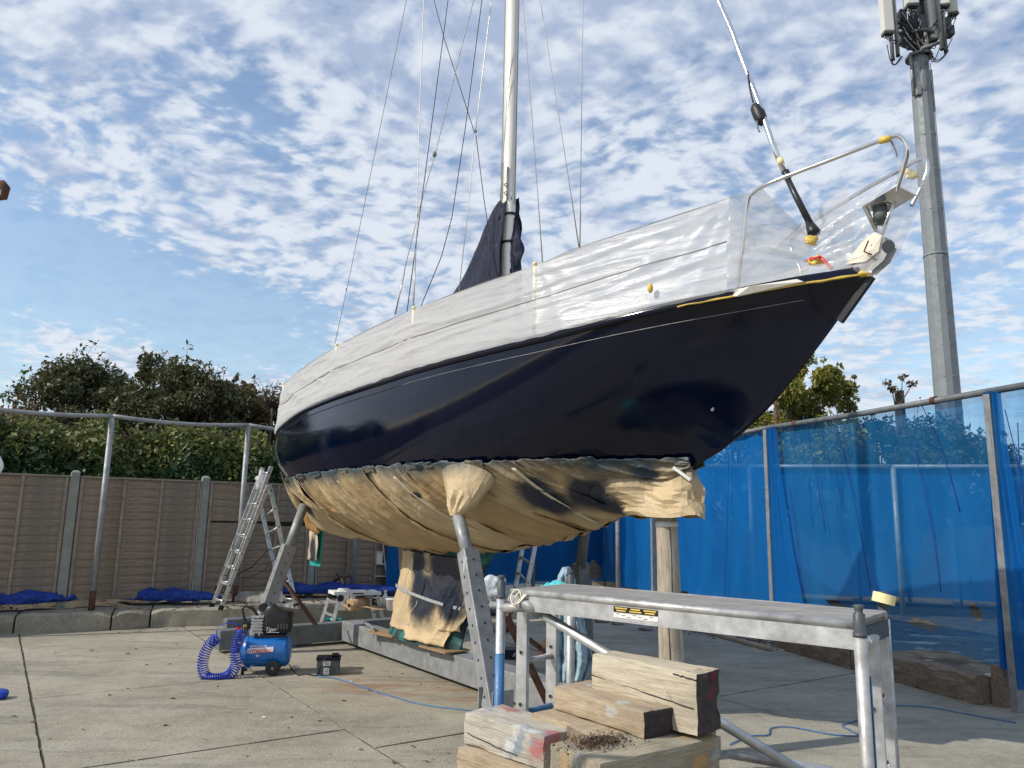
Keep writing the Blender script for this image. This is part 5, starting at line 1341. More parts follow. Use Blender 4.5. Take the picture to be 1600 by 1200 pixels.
    for i in range(26):
        u = i/25*(len(prof)-1); k = min(len(prof)-2, int(u)); w = u-k; a, b = prof[k], prof[k+1]
        py = a[1]+(b[1]-a[1])*w; x1 = a[2]+(b[2]-a[2])*w
        Lr = LNZ(onp(x1, py, -.05)); z = Lr[2]; row = []
        for j in range(15):
            v = j/14; L = (mL+.075)+(Lr[0]-mL-.075)*math.sin(v*math.pi); nn = .0-.10*v
            row.append(BP(L+.012*fbm(i*.4, j*.5), nn+.025*ridge(v*3, i*.18, 7), z))
        rows.append(row)
    mb.grid(rows); mb.build('sail_cover_front', 'navy_cloth', t, solid=.006)
    for zz in (4.72, 4.42):
        mb = MB(); mb.tube([BP(mL+.10*math.cos(a), .072*math.sin(a), zz) for a in [k*math.pi/10 for k in range(21)]], .012, 6); mb.build('cover_strap', 'navy_cloth', t)
    # forestay furler ----------------------------------------------------
    f = [onp(1266, 350, 0), onp(1243, 305, 0), onp(1227, 272, 0), onp(1206, 222, 0), onp(1187, 165, 0), onp(1168, 115, 0), onp(1142, 45, 0), onp(1122, 0, 0), BP(1.2, 0, 11.8)]
    mb = MB(); mb.tube([f[0], f[1], f[2]], [.022, .02, .019], 12); mb.build('furler_tube', 'black', t)
    mb = MB(); mb.tube([f[2], f[3], f[4], f[5], f[6], f[7], f[8]], .0195, 12); mb.build('furled_foil', 'steel', t)
    mb = MB(); a = onp(1180, 165, 0); b = onp(1192, 192, 0); mb.tube([a, a.lerp(b, .15), a.lerp(b, .5), a.lerp(b, .85), b], [.03, .042, .045, .04, .03], 14); mb.build('halyard_swivel', 'black', t)
    mb = MB(); c0 = onp(1266, 352, 0); c1 = onp(1272, 364, 0); ax = (c1-c0).normalized()
    mb.tube([c0-ax*.03, c0, c0+ax*.001, c1, c1+ax*.012], [.022, .024, .030, .042, .034], 20); mb.build('furler_drum', 'black', t)
    ppath([onp(1168, 112, .02), onp(1172, 140, .03), onp(1177, 160, .03)], .006, 'furler_line', 'line_dark')
    ppath([onp(1183, 188, .03), onp(1184, 200, .04), onp(1187, 206, .04)], .006, 'shackle', 'galv_dark')
    mb = MB(); mb.tube([onp(1218, 248, 0), onp(1221, 257, 0)], .022, 10); mb.build('tape_wrap', 'paleyellow', t)
    mb = MB(); mb.tube([onp(1227, 268, 0), onp(1231, 278, 0)], .026, 10); mb.build('furler_clamp', 'black', t)
    # rigging --------------------------------------------------------------
    def wire(pts, n0, n1, mat, r=.0045, nm='shroud', top=(1.0, 11.9)):
        P = []; m_ = len(pts)
        for i, (px, py) in enumerate(pts):
            u = i/(m_-1); P.append(onp(px, py, n0+(n1-n0)*u))
        P.append(BP(top[0], 0, top[1])); mb = MB(); mb.tube(P, r, 6); return mb.build(nm, mat, t)
    wire([(523, 538), (542, 452), (635, 0)], 0, 0, 'wire', .004, 'backstay')
    wire([(645, 483), (650, 390), (655, 200), (662, 0)], 1.12, .6, 'wire_lit', .0048)
    wire([(617, 492), (637, 400), (658, 316), (680, 240), (712, 110), (740, 0)], 1.1, .5, 'wire', .0045, 'topping_lift')
    wire([(636, 487), (658, 320), (683, 130), (700, 0)], 1.1, .5, 'line_dark', .0045)
    wire([(657, 480), (690, 400), (706, 340), (727, 200), (753, 0)], .9, .4, 'line_dark', .0045, 'halyard')
    wire([(717, 455), (731, 330), (743, 205), (768, 0)], .5, .3, 'wire_lit', .0045)
    wire([(778, 436), (768, 390), (756, 310), (744, 215), (694, 60), (678, 0)], .15, .2, 'line_dark', .0048, 'running_line')
    wire([(848, 414), (840, 300), (817, 0)], -1.05, -.5, 'wire_lit', .0045)
    wire([(905, 388), (884, 250), (844, 0)], -1.1, -.55, 'wire_lit', .0048)
    wire([(906, 388), (908, 240), (911, 0)], -1.1, -.6, 'wire_lit', .0045)
    for (px, py, n_, s_) in ((679, 241, .8, .022), (743, 205, .42, .014), (541, 452, 0, .012)):
        c = onp(px, py, n_); mb = MB(); mb.sphere(c, (s_, s_*.6, s_*1.5), 10, 8); mb.build('rigging_block', 'galv_dark', t)
    for (px, py, px2, py2, n_) in ((905, 388, 893, 310, -1.08), (906, 388, 907, 330, -1.08), (848, 414, 842, 330, -1.03), (646, 483, 649, 395, 1.1), (618, 490, 632, 425, 1.08)):
        mb = MB(); mb.tube([onp(px, py, n_), onp(px2, py2, n_*.96)], .0075, 6); mb.build('turnbuckle', 'wire_lit', t)
    return t
M['greytape'] = simple('grey tape', (.36, .38, .38), .4, 0, .2, 20, .1)
M['paper_tape'] = simple('pale paper tape', (.62, .56, .42), .5, 0, .1, 20, .1)
yacht()

# ================================================================ CRADLE
def cradle():
    t = thing('boat_cradle', tuple(K0), 'galvanised steel boat cradle under the yacht with box beams and props', 'cradle')
    def bbox(L0, L1, n0, n1, z0, z1, nm, mat='galv'):
        c = BP((L0+L1)/2, (n0+n1)/2, (z0+z1)/2); mb = MB(); Rm = Matrix((AX, NX, V((0, 0, 1)))).transposed()
        mb.box(c, (L1-L0, abs(n1-n0), z1-z0), Rm); return mb.build(nm, mat, t, bevel=.012)
    bbox(-2.42, 3.3, -.12, .10, .04, .285, 'long_beam')
    bbox(-2.62, -2.44, -1.5, 1.62, .03, .26, 'cross_beam', 'galv_dark')
    bbox(-2.80, -2.63, .85, 1.5, .10, .36, 'prop_socket', 'galv_dark')
    def prop(base, mid, top, w, holes=True, mat='galv'):
        base, mid, top = V(base), V(mid), V(top); mb = MB(); mb.bar(base, mid, w, w*.8, up=tuple(AX)); pr = mb.build('prop_leg', mat, t, bevel=.008)
        mb = MB(); mb.tube([mid-(mid-base).normalized()*.05, top], w*.36, 14); mb.build('prop_tube', mat, t)
        if holes:
            ax = (mid-base).normalized(); 
            y = V(tuple(AX)).cross(ax).normalized(); z = ax.cross(y)
            for face in ((y, w/2), (-y, w/2)):
                for k in range(9):
                    c = base.lerp(mid, .08+k*.105)+face[0]*face[1]; mb = MB(); mb.tube([c-face[0]*.004, c+face[0]*.0015], .010, 8); mb.build('pin_hole', 'black', t)
            for face in ((z, w*.4), (-z, w*.4)):
                for k in range(9):
                    c = base.lerp(mid, .08+k*.105)+face[0]*face[1]; mb = MB(); mb.tube([c-face[0]*.004, c+face[0]*.0015], .010, 8); mb.build('pin_hole', 'black', t)
        return pr
    A0 = onp(774, 1112, 1.15); A1 = onp(731, 862, 1.02); A2 = onp(713, 796, .97)
    prop(A0, A1, A2, .14)
    print('A0', LNZ(A0))
    bbox(LNZ(A0)[0]-.09, LNZ(A0)[0]+.09, .11, 1.22, .02, .2, 'cross_beam', 'galv_dark'); bbox(LNZ(A0)[0]-.09, LNZ(A0)[0]+.09, -.6, -.13, .02, .2, 'cross_beam', 'galv_dark')
    mb = MB(); c = onp(727, 862, 1.10); mb.box(c+V((0, 0, -.1)), (.03, .01, .12)); mb.build('white_sticker', 'label', t)
    c = A0; Rm = Matrix((AX, NX, V((0, 0, 1)))).transposed()
    for s_ in (-1, 1):
        mb = MB(); mb.box(c+AX*s_*.085+V((0, 0, .02)), (.012, .17, .26), Rm); mb.build('foot_bracket', 'galv', t)
    mb = MB(); mb.box(V((c.x, c.y, .06)), (.26, .3, .1), Rm); mb.build('foot_plate', 'galv_dark', t)
    mb = MB(); mb.tube([c-AX*.12, c+AX*.12], .014, 8); mb.build('pin', 'rust', t)
    B0 = onp(400, 1000, 1.25); B1 = onp(452, 852, .95); B2 = onp(475, 790, .72)
    prop(B0, B1, B2, .16, mat='galv')
    mb = MB(); mb.bar(onp(444, 908, .9), onp(494, 977, .6), .05, .03); mb.build('rusty_brace', 'rust', t)
    f0 = BP(.75, -1.35, .1); f1 = onp(907, 880, -1.15); f2 = onp(915, 822, -.95); prop(f0, f1, f2, .15, False, 'galv_dark')
    mb = MB(); mb.bar(BP(2.29, .35, .2), onp(790, 960, .98), .05, .03); mb.build('rusty_brace', 'rust', t)
    mb = MB(); a, b = onp(815, 990, .1), onp(880, 1040, -.5); mb.bar(V((a.x, a.y, a.z)), b, .045, .03); mb.build('rusty_brace', 'rust', t)
    mb = MB(); a, b = onp(840, 1030, .0), onp(862, 985, -.4); mb.bar(a, b, .045, .03); mb.build('rusty_brace', 'rust', t)
    # pads beneath the keel
    random.seed(3)
    for (L, n_, w, d_, z) in ((-1.05, .02, .7, .36, .287), (-.1, 0, .8, .34, .287), (.15, .06, .5, .30, .302), (-.95, .05, .4, .3, .302)):
        mb = MB(); mb.box(BP(L, n_, z+.005), (w, d_, .014), Rm @ Matrix.Rotation(random.uniform(-.2, .2), 3, 'Z')); tag(mb.build('plywood_pad', 'plywood'), {(-1.05): 'long plywood pad under the after end of keel', (-.1): 'large plywood pad under middle of the keel', .15: 'upper plywood offcut under the front of keel', (-.95): 'upper plywood offcut under the after end of the keel'}[L], 'plywood')
    # angle iron bar lying over the beam
    mb = MB(); a, b = BP(-2.1, -.05, .30), BP(-1.28, .18, .315); mb.bar(a+V((0, 0, .01)), b+V((0, 0, .02)), .035, .012); mb.bar(b+V((0, 0, .02)), b+V((0, 0, -.10)), .012, .03); tag(mb.build('angle_bar', 'alu_dull'), 'thin steel bar resting across the cradle beam behind the keel', 'bar')
    # log prop under the bow
    lb = BP(3.25, -.02, 0); rows = []; mb = MB()
    for i in range(40):
        z = 1.70*i/39; r = .098-.022*i/39; rows.append([V((lb.x, lb.y, z))+V((math.cos(a)*r*(1+.05*nz(math.cos(a)*2, math.sin(a)*2, z*1.5)+.02*nz(a*5, z*2)), math.sin(a)*r*(1+.05*nz(a, z*2)), 0))+V((-.02*z, 0, 0)) for a in [2*math.pi*k/26 for k in range(26)]])
    mb.grid(rows, 0, True, True); mb.add(rows[-1], [list(range(26))])
    RX = Matrix.Rotation(math.pi/2, 3, 'Y').inverted()
    lg = mb.build('log_prop', 'log', origin=lb); tag(lg, 'weathered round log standing upright under the yacht bow', 'log prop')
    for (a0, z0, z1) in ((-1.9, .25, 1.1), (-1.5, .9, 1.6), (-2.3, .1, .6)):
        pts = []
        for i in range(12):
            z = z0+(z1-z0)*i/11; r = .098-.022*z/1.7+.0005; a = a0+.12*nz(z*4, a0); pts.append(V((lb.x-.02*z+math.cos(a)*r, lb.y+math.sin(a)*r, z)))
        mb = MB(); mb.tube(pts, .0035, 4); mb.build('crack', 'wood_end', lg)
    mb = MB(); mb.tube([(lb.x-.032, lb.y, 1.60), (lb.x-.033, lb.y, 1.64)], .083, 22); mb.build('tape_band', 'label', lg)
    # plain far prop
    a, b = at(640, 965, 10.6), at(628, 845, 10.6); mb = MB(); mb.bar(V((a.x, 10.6, 0)), V((b.x, 10.6, 1.62)), .15, .12, up=(0, 1, 0)); tag(mb.build('timber_prop', 'wood_mid', bevel=.01), 'brown timber prop standing behind the keel', 'prop')
cradle()

# ================================================================ COMPRESSOR
def compressor():
    g = gnd(407, 1051); s = .083*8.3/8.3
    Y0 = g.y; px = Y0/F*1.03            # metres per photo pixel here
    o = V((g.x, g.y, 0))
    t = thing('air_compressor', tuple(o), 'small blue and black portable air compressor with coiled hose', 'compressor')
    X = V((.985, .17, 0)).normalized(); Yd = V((-.17, .985, 0))
    def P(x, z, y=0): return o+X*((x-407)*px)+Yd*y+V((0, 0, (1051-z)*px))
    r = 21.5*px; zc = 1021
    xs = [(377, .0), (377.6, .45), (379.5, .75), (383, .93), (388, 1), (440, 1), (444, .93), (447, .75), (448.6, .45), (449, 0.0)]
    mb = MB(); rows = []
    for (x, k) in xs: rows.append([P(x, zc)+(Yd*math.cos(a)+V((0, 0, 1))*math.sin(a))*r*k for a in [2*math.pi*j/36 for j in range(36)]])
    mb.grid(rows, 0, True, True); tank = mb.build('tank', 'tank_blue', t)
    for x in (388, 440):
        mb = MB(); mb.tube([P(x, zc)+(Yd*math.cos(a)+V((0, 0, 1))*math.sin(a))*(r+.001) for a in [2*math.pi*j/30 for j in range(31)]], .003, 5); mb.build('weld_seam', 'tank_blue', tank)
    for y in (-.16, .16):
        mb = MB(); c = P(426, 1041, y); mb.tube([c-Yd*.022, c+Yd*.022], .072, 28); w = mb.build('wheel', 'rubber', t, bevel=.006)
        mb = MB(); mb.tube([c-Yd*.025, c+Yd*.025], .05, 20); mb.build('rim', 'black', w)
        mb = MB(); mb.tube([c-Yd*.03, c+Yd*.03], .014, 10); mb.build('hub', 'galv', w)
        mb = MB(); mb.tube([P(384, 1040, y*.6), P(384, 1051, y*.6)], .018, 8); mb.build('foot', 'rubber', t)
    mb = MB(); mb.box(P(390, 1041), (.05, .2, .02), Matrix.Rotation(.17, 3, 'Z')); mb.build('foot_bracket', 'tank_blue', t)
    mb = MB(); mb.tube([P(448, 1014), P(452, 1014)], .012, 8); mb.build('drain_boss', 'tank_blue', tank)
    mb = MB(); mb.box(P(418, 999.5), (.32, .13, .03), Matrix.Rotation(.17, 3, 'Z')); mb.build('mounting_plate', 'black', t)
    # motor housing: rounded loft
    mb = MB(); rows = []
    prof = [(407, 972, 992, .05), (408, 962, 996, .085), (413, 955, 997, .10), (420, 955, 997, .105), (428, 961, 997, .11), (438, 964, 997, .11), (446, 966, 995, .105), (447.5, 970, 991, .08)]
    for (x, zt, zb, w) in prof:
        c = P(x, (zt+zb)/2); hh = (zb-zt)/2*px; rows.append([c+Yd*(w*abs(math.cos(a))**.45*(1 if math.cos(a) > 0 else -1))+V((0, 0, hh*abs(math.sin(a))**.55*(1 if math.sin(a) > 0 else -1))) for a in [2*math.pi*(j+.5)/32 for j in range(32)]])
    mb.grid(rows, 0, True, True); mb.add(rows[0], [list(range(32))]); mb.add(rows[-1], [list(range(31, -1, -1))]); hs = mb.build('motor_housing', 'black', t)
    for k in range(4):
        mb = MB(); mb.box(P(429+k*4, 985, -.112), (.012, .004, .05)); mb.build('vent_slot', 'grey_box', hs)
    mb = MB(); c = P(404, 960); mb.tube([c-Yd*.05, c+Yd*.05], .042, 18); mb.build('air_filter', 'black', t)
    mb = MB(); mb.box(P(399, 984, -.04), (.105, .09, .13), Matrix.Rotation(.17, 3, 'Z')); hd = mb.build('cylinder_head', 'alu_dull', t, bevel=.006)
    for k in range(6):
        mb = MB(); mb.box(P(399, 972+k*4.3, -.04), (.125, .11, .008), Matrix.Rotation(.17, 3, 'Z')); mb.build('cooling_fin', 'alu', hd)
    for x in (395, 403):
        mb = MB(); mb.tube([P(x, 999, -.08), P(x, 994, -.08)], .013, 10); mb.build('valve', 'steel', t)
    mb = MB(); mb.box(P(383, 985, -.02), (.075, .08, .10), Matrix.Rotation(.17, 3, 'Z')); ps = mb.build('pressure_switch', 'black', t, bevel=.008)
    mb = MB(); mb.box(P(382, 987, -.065), (.032, .003, .055), Matrix.Rotation(.17, 3, 'Z')); mb.build('warning_label', 'yellow', ps)
    tri = [P(379.8, 990, -.0685), P(384.4, 990, -.0685), P(382.1, 983.5, -.0685)]; mb = MB(); mb.prism(tri, Yd*-.001); mb.build('warning_triangle', 'black', ps)
    mb = MB(); mb.tube([P(388, 986, -.03), P(380, 975, -.04), P(376, 962, -.04), P(380, 958, -.02), P(390, 962, 0), P(398, 972, 0)], .013, 8); mb.build('handle', 'rubber', t)
    mb = MB(); mb.tube([P(381, 996, -.05), P(381, 1004, -.05)], .008, 8); mb.build('riser_pipe', 'steel', t)
    mb = MB(); mb.tube([P(390, 992, -.07)-Yd*.01, P(390, 992, -.07)+Yd*.01], .02, 14); mb.build('pressure_gauge', 'steel', t)
    mb = MB(); mb.tube([P(376, 988, -.05), P(369, 989, -.07)], .011, 8); mb.build('red_coupling', 'red', t)
    # lettering on tank
    def onT(x, z, off=.003):
        dz = (zc-z)*px; yy = -math.sqrt(max(0, r*r-dz*dz))-off; return P(x, z, yy)
    mb = MB(); a = [onT(392, 1010.5, .004), onT(416, 1010.5, .004), onT(404, 1026, .006)]; mb.prism(a, Yd*-.0015); mb.build('triangle_logo', 'label', tank)
    a = [onT(394.5, 1011.6, .006), onT(413.5, 1011.6, .006), onT(404, 1023.6, .008)]; mb = MB(); mb.prism(a, Yd*-.0015); mb.build('triangle_logo', 'tank_blue', tank)
    a = [onT(386, 1020.5, .009), onT(396, 1020.5, .009), onT(425, 1018.5, .009), onT(425, 1012.0, .009), onT(394, 1013.5, .009), onT(390, 1014.5, .009), onT(386, 1018, .009)]; mb = MB(); mb.prism(a, Yd*-.0015); mb.build('logo_backing', 'label', tank)
    yv = (V((0, 0, 1))+X*.06)
    text('logo_text', 'air', 9.5*px, 'tank_blue', tank, onT(386.5, 1019.6, .014), X, yv, shear=.1)
    text('logo_text', 'master', 9.6*px, 'red', tank, onT(396.0, 1019.6, .014), X, yv, extrude=.002)
    text('housing_text', 'Tiger', 7.5*px, 'label', hs, P(411, 991.5, -.1135), X, V((0, 0, 1)), shear=.3)
    mb = MB(); mb.box(P(422, 993.3, -.113), (.13, .003, .004), Matrix.Rotation(.17, 3, 'Z')); mb.build('housing_stripe', 'label', hs)
    mb = MB(); mb.box(onT(379, 1008, .002)+Yd*.03, (.06, .004, .036), Matrix.Rotation(.0, 3, 'Z')); mb.build('yellow_label', 'yellow', tank)
    # coiled hose
    path = [P(380, 992, -.16), P(377, 1004, -.22), P(376, 1018, -.25), P(378, 1034, -.27), P(370, 1047, -.28), P(355, 1051, -.28), P(341, 1049, -.27), P(334, 1036, -.25), P(334, 1020, -.22), P(340, 1006, -.18), P(347, 1000, -.14)]
    sm_ = []
    for i in range(len(path)-1):
        p0, p1, p2, p3 = path[max(0, i-1)], path[i], path[i+1], path[min(len(path)-1, i+2)]
        for k in range(10):
            u = k/10; sm_.append(.5*((2*p1)+(p2-p0)*u+(2*p0-5*p1+4*p2-p3)*u*u+(3*p1-p0-3*p2+p3)*u**3))
    sm_.append(path[-1]); turns = 50; pts = []; N = turns*12
    for i in range(N+1):
        u = i/N*(len(sm_)-1); k = min(len(sm_)-2, int(u)); p = sm_[k].lerp(sm_[k+1], u-k); tg = (sm_[k+1]-sm_[k]).normalized()
        e1 = tg.cross(V((0, 1, 0))).normalized(); e2 = tg.cross(e1).normalized(); a = 2*math.pi*turns*i/N; rr = .052
        pts.append(p+e1*math.cos(a)*rr+e2*math.sin(a)*rr)
    for p in pts: p.z = max(p.z, .008)
    mb = MB(); mb.tube(pts, .0058, 6); mb.build('coiled_hose', 'hose_blue', t)
    mb = MB(); mb.tube([P(347, 1000, -.14), P(344, 992, -.1), P(347, 984, -.08), P(358, 980, -.06), P(372, 983, -.05), P(379, 988, -.04)], .005, 6); mb.build('hose_end', 'hose_blue', t)
    # cable to the battery box
    mb = MB(); pts = [P(446, 1040, 0), V(tuple(gnd(456, 1050)))+V((0, 0, .02)), gnd(466, 1056)+V((0, 0, .007)), gnd(478, 1054)+V((0, 0, .007)), gnd(494, 1057)+V((0, 0, .007))]
    mb.tube(pts, .006, 6); mb.build('power_cable', 'rubber', t)
    mb = MB(); c = gnd(461, 1047); mb.sphere(c+V((0, 0, .03)), (.045, .03, .02), 12, 8); mb.build('cable_tag', 'label', t)
    # battery box
    g2 = gnd(510, 1056); pw = g2.y/F
    b = thing('battery_box', (g2.x, g2.y, 0), 'dark grey car battery sized box with white labels on the concrete', 'box')
    def Q(x, z, y=0): return V((g2.x+(x-510)*pw, g2.y+y, (1056-z)*pw))
    Rz = Matrix.Rotation(.18, 3, 'Z')
    mb = MB(); mb.box(Q(509, 1045, .1), (.235, .17, 22*pw), Rz); mb.build('case', 'grey_box', b, bevel=.008)
    mb = MB(); mb.box(Q(509, 1032.5, .1), (.25, .185, 4*pw), Rz); mb.build('lid', 'hull', b, bevel=.006)
    for (x, z, w, h) in ((509, 1039, .075, .045), (509, 1050, .055, .065)):
        mb = MB(); mb.box(Q(x, z, .012), (w, .004, h), Rz); lb = mb.build('label', 'label', b)
        for k in range(3): mb = MB(); mb.box(Q(x, z, .0085)+V((0, 0, (k-1)*h*.26)), (w*.7, .002, h*.07), Rz); mb.build('printed_line', 'grey_box', lb)
    mb = MB(); mb.tube([Q(498, 1053, -.01), Q(500, 1045, -.02), Q(505, 1034, -.01), Q(512, 1028.5, .05), Q(518, 1029, .08), Q(522, 1028, .1)], .007, 6); mb.build('lead', 'black', b)
    mb = MB(); mb.box(Q(519, 1028, .09), (.07, .05, .03), Rz); mb.build('clip', 'hull', b, bevel=.005)
    # thin blue extension cord across the yard
    mb = MB(); cp = [gnd(496, 1058), gnd(520, 1060), gnd(545, 1067), gnd(570, 1076), gnd(590, 1083), gnd(640, 1098), gnd(690, 1107), gnd(740, 1112), gnd(820, 1122), gnd(900, 1132)]
    pts = []
    for i in range(len(cp)-1):
        for k in range(5): q = cp[i].lerp(cp[i+1], k/5); pts.append(q+V((.0, .02*nz(i+k*.2, 3), .008)))
    mb.tube(pts, .006, 6); tag(mb.build('extension_cord', 'blue_tube'), 'thin blue cord crossing the concrete from battery box', 'cord')
    mb = MB(); cp = [gnd(1140, 1165), gnd(1172, 1152), gnd(1200, 1150), gnd(1206, 1139), gnd(1240, 1138), gnd(1300, 1149), gnd(1340, 1151), gnd(1330, 1143), gnd(1316, 1135), gnd(1335, 1128), gnd(1385, 1108), gnd(1400, 1104), gnd(1450, 1106), gnd(1500, 1115), gnd(1600, 1133)]
    pts = []
    for i in range(len(cp)-1):
        p0, p1, p2, p3 = cp[max(0, i-1)], cp[i], cp[i+1], cp[min(len(cp)-1, i+2)]
        for k in range(6): u = k/6; pts.append(.5*((2*p1)+(p2-p0)*u+(2*p0-5*p1+4*p2-p3)*u*u+(3*p1-p0-3*p2+p3)*u**3)+V((0, 0, .008)))
    mb.tube(pts, .0055, 6); tag(mb.build('extension_cord', 'blue_tube'), 'looping blue cord on the ground right of the timber pile', 'cord')
compressor()

# ================================================================ LADDERS AND SMALL THINGS
def ladder_part(t, a0, a1, b0, b1, rungs, w=.06, d_=.022, mat='alu', u0=.06, u1=.95, rr=.014):
    for (p, q) in ((a0, a1), (b0, b1)):
        mb = MB(); mb.bar(p, q, d_, w, up=tuple((V(b0)-V(a0)).cross(V(a1)-V(a0)))); mb.build('stile', mat, t, bevel=.003)
        mb = MB(); e = (V(q)-V(p)).normalized(); mb.bar(V(p)-e*.02, V(p)+e*.05, d_*1.4, w*1.15, up=tuple((V(b0)-V(a0)).cross(V(a1)-V(a0)))); mb.build('foot', 'rubber', t)
    for k in range(rungs):
        u = u0+(u1-u0)*k/max(1, rungs-1); mb = MB(); mb.tube([V(a0).lerp(V(a1), u), V(b0).lerp(V(b1), u)], rr, 8); mb.build('rung', mat, t)
        for (s0, s1, dd) in ((b0, b1, 1),):
            c = V(s0).lerp(V(s1), u); n_ = (V(b0)-V(a0)).normalized(); mb = MB(); mb.tube([c+n_*(d_*.5-.001), c+n_*(d_*.5+.002)], .012, 8); mb.build('rung_end', 'black', t)
def ladders():
    g = gnd(340, 952, .26); Y = g.y
    t = thing('combination_ladder', tuple(g), 'aluminium combination ladder opened as an A frame by fence', 'ladder')
    a0, b0 = at(331, 947, Y+.30), at(345, 951, Y); a1, b1 = at(409, 757, Y+.20), at(419, 759, Y-.10)
    ladder_part(t, a0, a1, b0, b1, 8)
    a0, b0 = at(339, 921, Y+.36), at(354, 921, Y+.06); a1, b1 = at(411, 731, Y+.26), at(424, 729, Y-.04)
    ladder_part(t, a0, a1, b0, b1, 8)
    a0, b0 = at(442, 945, Y+.55), at(463, 948, Y+.30); a1, b1 = at(404, 775, Y+.30), at(421, 757, Y-.02)
    ladder_part(t, a0, a1, b0, b1, 7)
    mb = MB(); mb.bar(at(438, 945, Y+.5), at(466, 949, Y+.27), .06, .04); mb.build('stabiliser_bar', 'alu', t)
    mb = MB(); mb.sphere((0, 0, 0), (.075, .09, .15), 20, 14); c = at(409, 752, Y+.08); mb.v = [v*(1+.5*fbm(v.x*18, v.y*18, v.z*18))+c for v in mb.v]; mb.build('plastic_wrapping', 'poly', t)
    pts = [at(349, 899, Y), at(370, 898, Y+.1), at(395, 885, Y+.1), at(410, 868, Y+.1), at(420, 858, Y+.1)]
    mb = MB(); mb.tube(pts, .010, 6); tag(mb.build('black_cable', 'rubber'), 'black cable hanging slack off the combination ladder', 'cable')
    mb = MB(); mb.tube([at(366, 902, Y+.2), at(392, 902, Y+.3), at(412, 892, Y+.3), at(430, 872, Y+.4)], .006, 6); tag(mb.build('thin_cable', 'rubber'), 'thin dark cable drooping behind the combination ladder', 'cable')
    # step ladder behind, against the fence
    Y = 14.0; gz = .3
    def gl(px, py): p = at(px, py, Y); return p
    t = thing('step_ladder', (gl(592, 930).x, Y, .25), 'aluminium step ladder standing at the fence behind the work platform', 'ladder')
    for (x0, x1) in ((575, 580), (597, 608)):
        mb = MB(); mb.bar(gl(x0, 835), gl(x1, 932)+V((0, -.0, 0)), .025, .06, up=(0, 1, 0)); mb.build('stile', 'alu_dull', t)
    for (x0, x1) in ((577, 588), (600, 604)):
        mb = MB(); mb.bar(at(x0, 838, Y+.05), at(x1, 922, Y+.8), .022, .04, up=(0, 1, 0)); mb.build('rear_leg', 'alu_dull', t)
    for (py, a, b) in ((843, 576, 598), (862, 576, 600), (881, 578, 603), (900, 578, 605), (920, 580, 607)):
        p, q = gl(a, py), gl(b, py); mb = MB(); mb.box((p+q)/2, ((q-p).length, .09, .022)); mb.build('step', 'alu_dull', t)
    p, q = gl(577, 862), gl(598, 881); mb = MB(); mb.box((p+q)/2+V((0, -.03, 0)), (.25, .015, .22)); mb.build('top_tray', 'alu', t)
    # ladder leaning behind the keel
    Y = 8.9
    t = thing('leaning_ladder', tuple(gnd(812, 990)), 'aluminium ladder leaning up to the hull behind the keel', 'ladder')
    ladder_part(t, at(799, 955, Y), at(819, 838, Y+.2), at(810, 985, Y-.35), at(838, 842, Y-.1), 5, w=.055, d_=.022, u0=.1, u1=.92)
    # work platform
    g0 = gnd(508, 986); Y = 10.6
    t = thing('folding_platform', (at(550, 985, Y).x, Y, 0), 'white aluminium hop up platform with yellow feet beside the keel', 'work platform')
    F1, F2, F3, F4 = gnd(501, 979), gnd(518, 986), gnd(586, 976), gnd(601, 981)
    tz = at(555, 925, F1.y).z
    def tt(px, py): 
        return gnd_at(px, py, tz)
    def gnd_at(px, py, z): return None
    T1, T2, T3, T4 = F1+V((.22, .0, 0)), F2+V((.14, .05, 0)), F3+V((-.12, 0, 0)), F4+V((-.22, .0, 0))
    T1 = at(516, 927, F1.y); T2 = at(531, 931, F2.y+.02); T3 = at(579, 927, F3.y); T4 = at(590, 931, F4.y-.02)
    for (f, q) in ((F1, T1), (F2, T2), (F3, T3), (F4, T4)):
        mb = MB(); mb.bar(f+V((0, 0, .03)), q, .035, .05, up=(1, 0, 0)); l = mb.build('leg', 'alu', t, bevel=.003)
        mb = MB(); mb.box(f+V((0, 0, .025)), (.055, .06, .06)); mb.build('foot', 'yellow_rubber', t, bevel=.005)
    for (f, q, f2, q2) in ((F1, T1, F2, T2), (F3, T3, F4, T4)):
        for u in (.42, .8): mb = MB(); mb.bar(f.lerp(q, u), f2.lerp(q2, u), .05, .022); mb.build('step_bar', 'alu', t)
    cc = (T1+T2+T3+T4)/4; mb = MB(); xd = (T3-T1).normalized(); yd = V((-xd.y, xd.x, 0))
    Rm = Matrix((xd, yd, V((0, 0, 1)))).transposed(); mb.box(cc+V((0, 0, .03)), (.72, .32, .05), Rm); tp = mb.build('platform_top', 'white', t, bevel=.006)
    mb = MB(); mb.box(cc+V((0, 0, .028))-yd*.162, (.16, .003, .018), Rm); mb.build('brand_plate', 'black', tp)
    for q in (T2, T1): mb = MB(); mb.tube([q-yd*.03+V((0, 0, -.03)), q-yd*.045+V((0, 0, -.03))], .05, 12); mb.build('hinge', 'black', t)
    # items on kerb behind platform
    zk = .27
    def kg(px, py): return gnd(px, py, zk)
    def cyl(name, px, py, r, h, mat, lb, cat, prof=None, cap=None):
        g = kg(px, py); tt_ = thing(name, (g.x, g.y, zk), lb, cat); mb = MB()
        pr = prof or [(0, 1), (1, 1)]
        mb.tube([g+V((0, 0, u*h)) for u, _ in pr], [r*k for _, k in pr], 18); mb.build('body', mat, tt_)
        if cap: mb = MB(); mb.tube([g+V((0, 0, h)), g+V((0, 0, h+cap[1]))], cap[0], 12); mb.build('cap', cap[2], tt_)
        return tt_
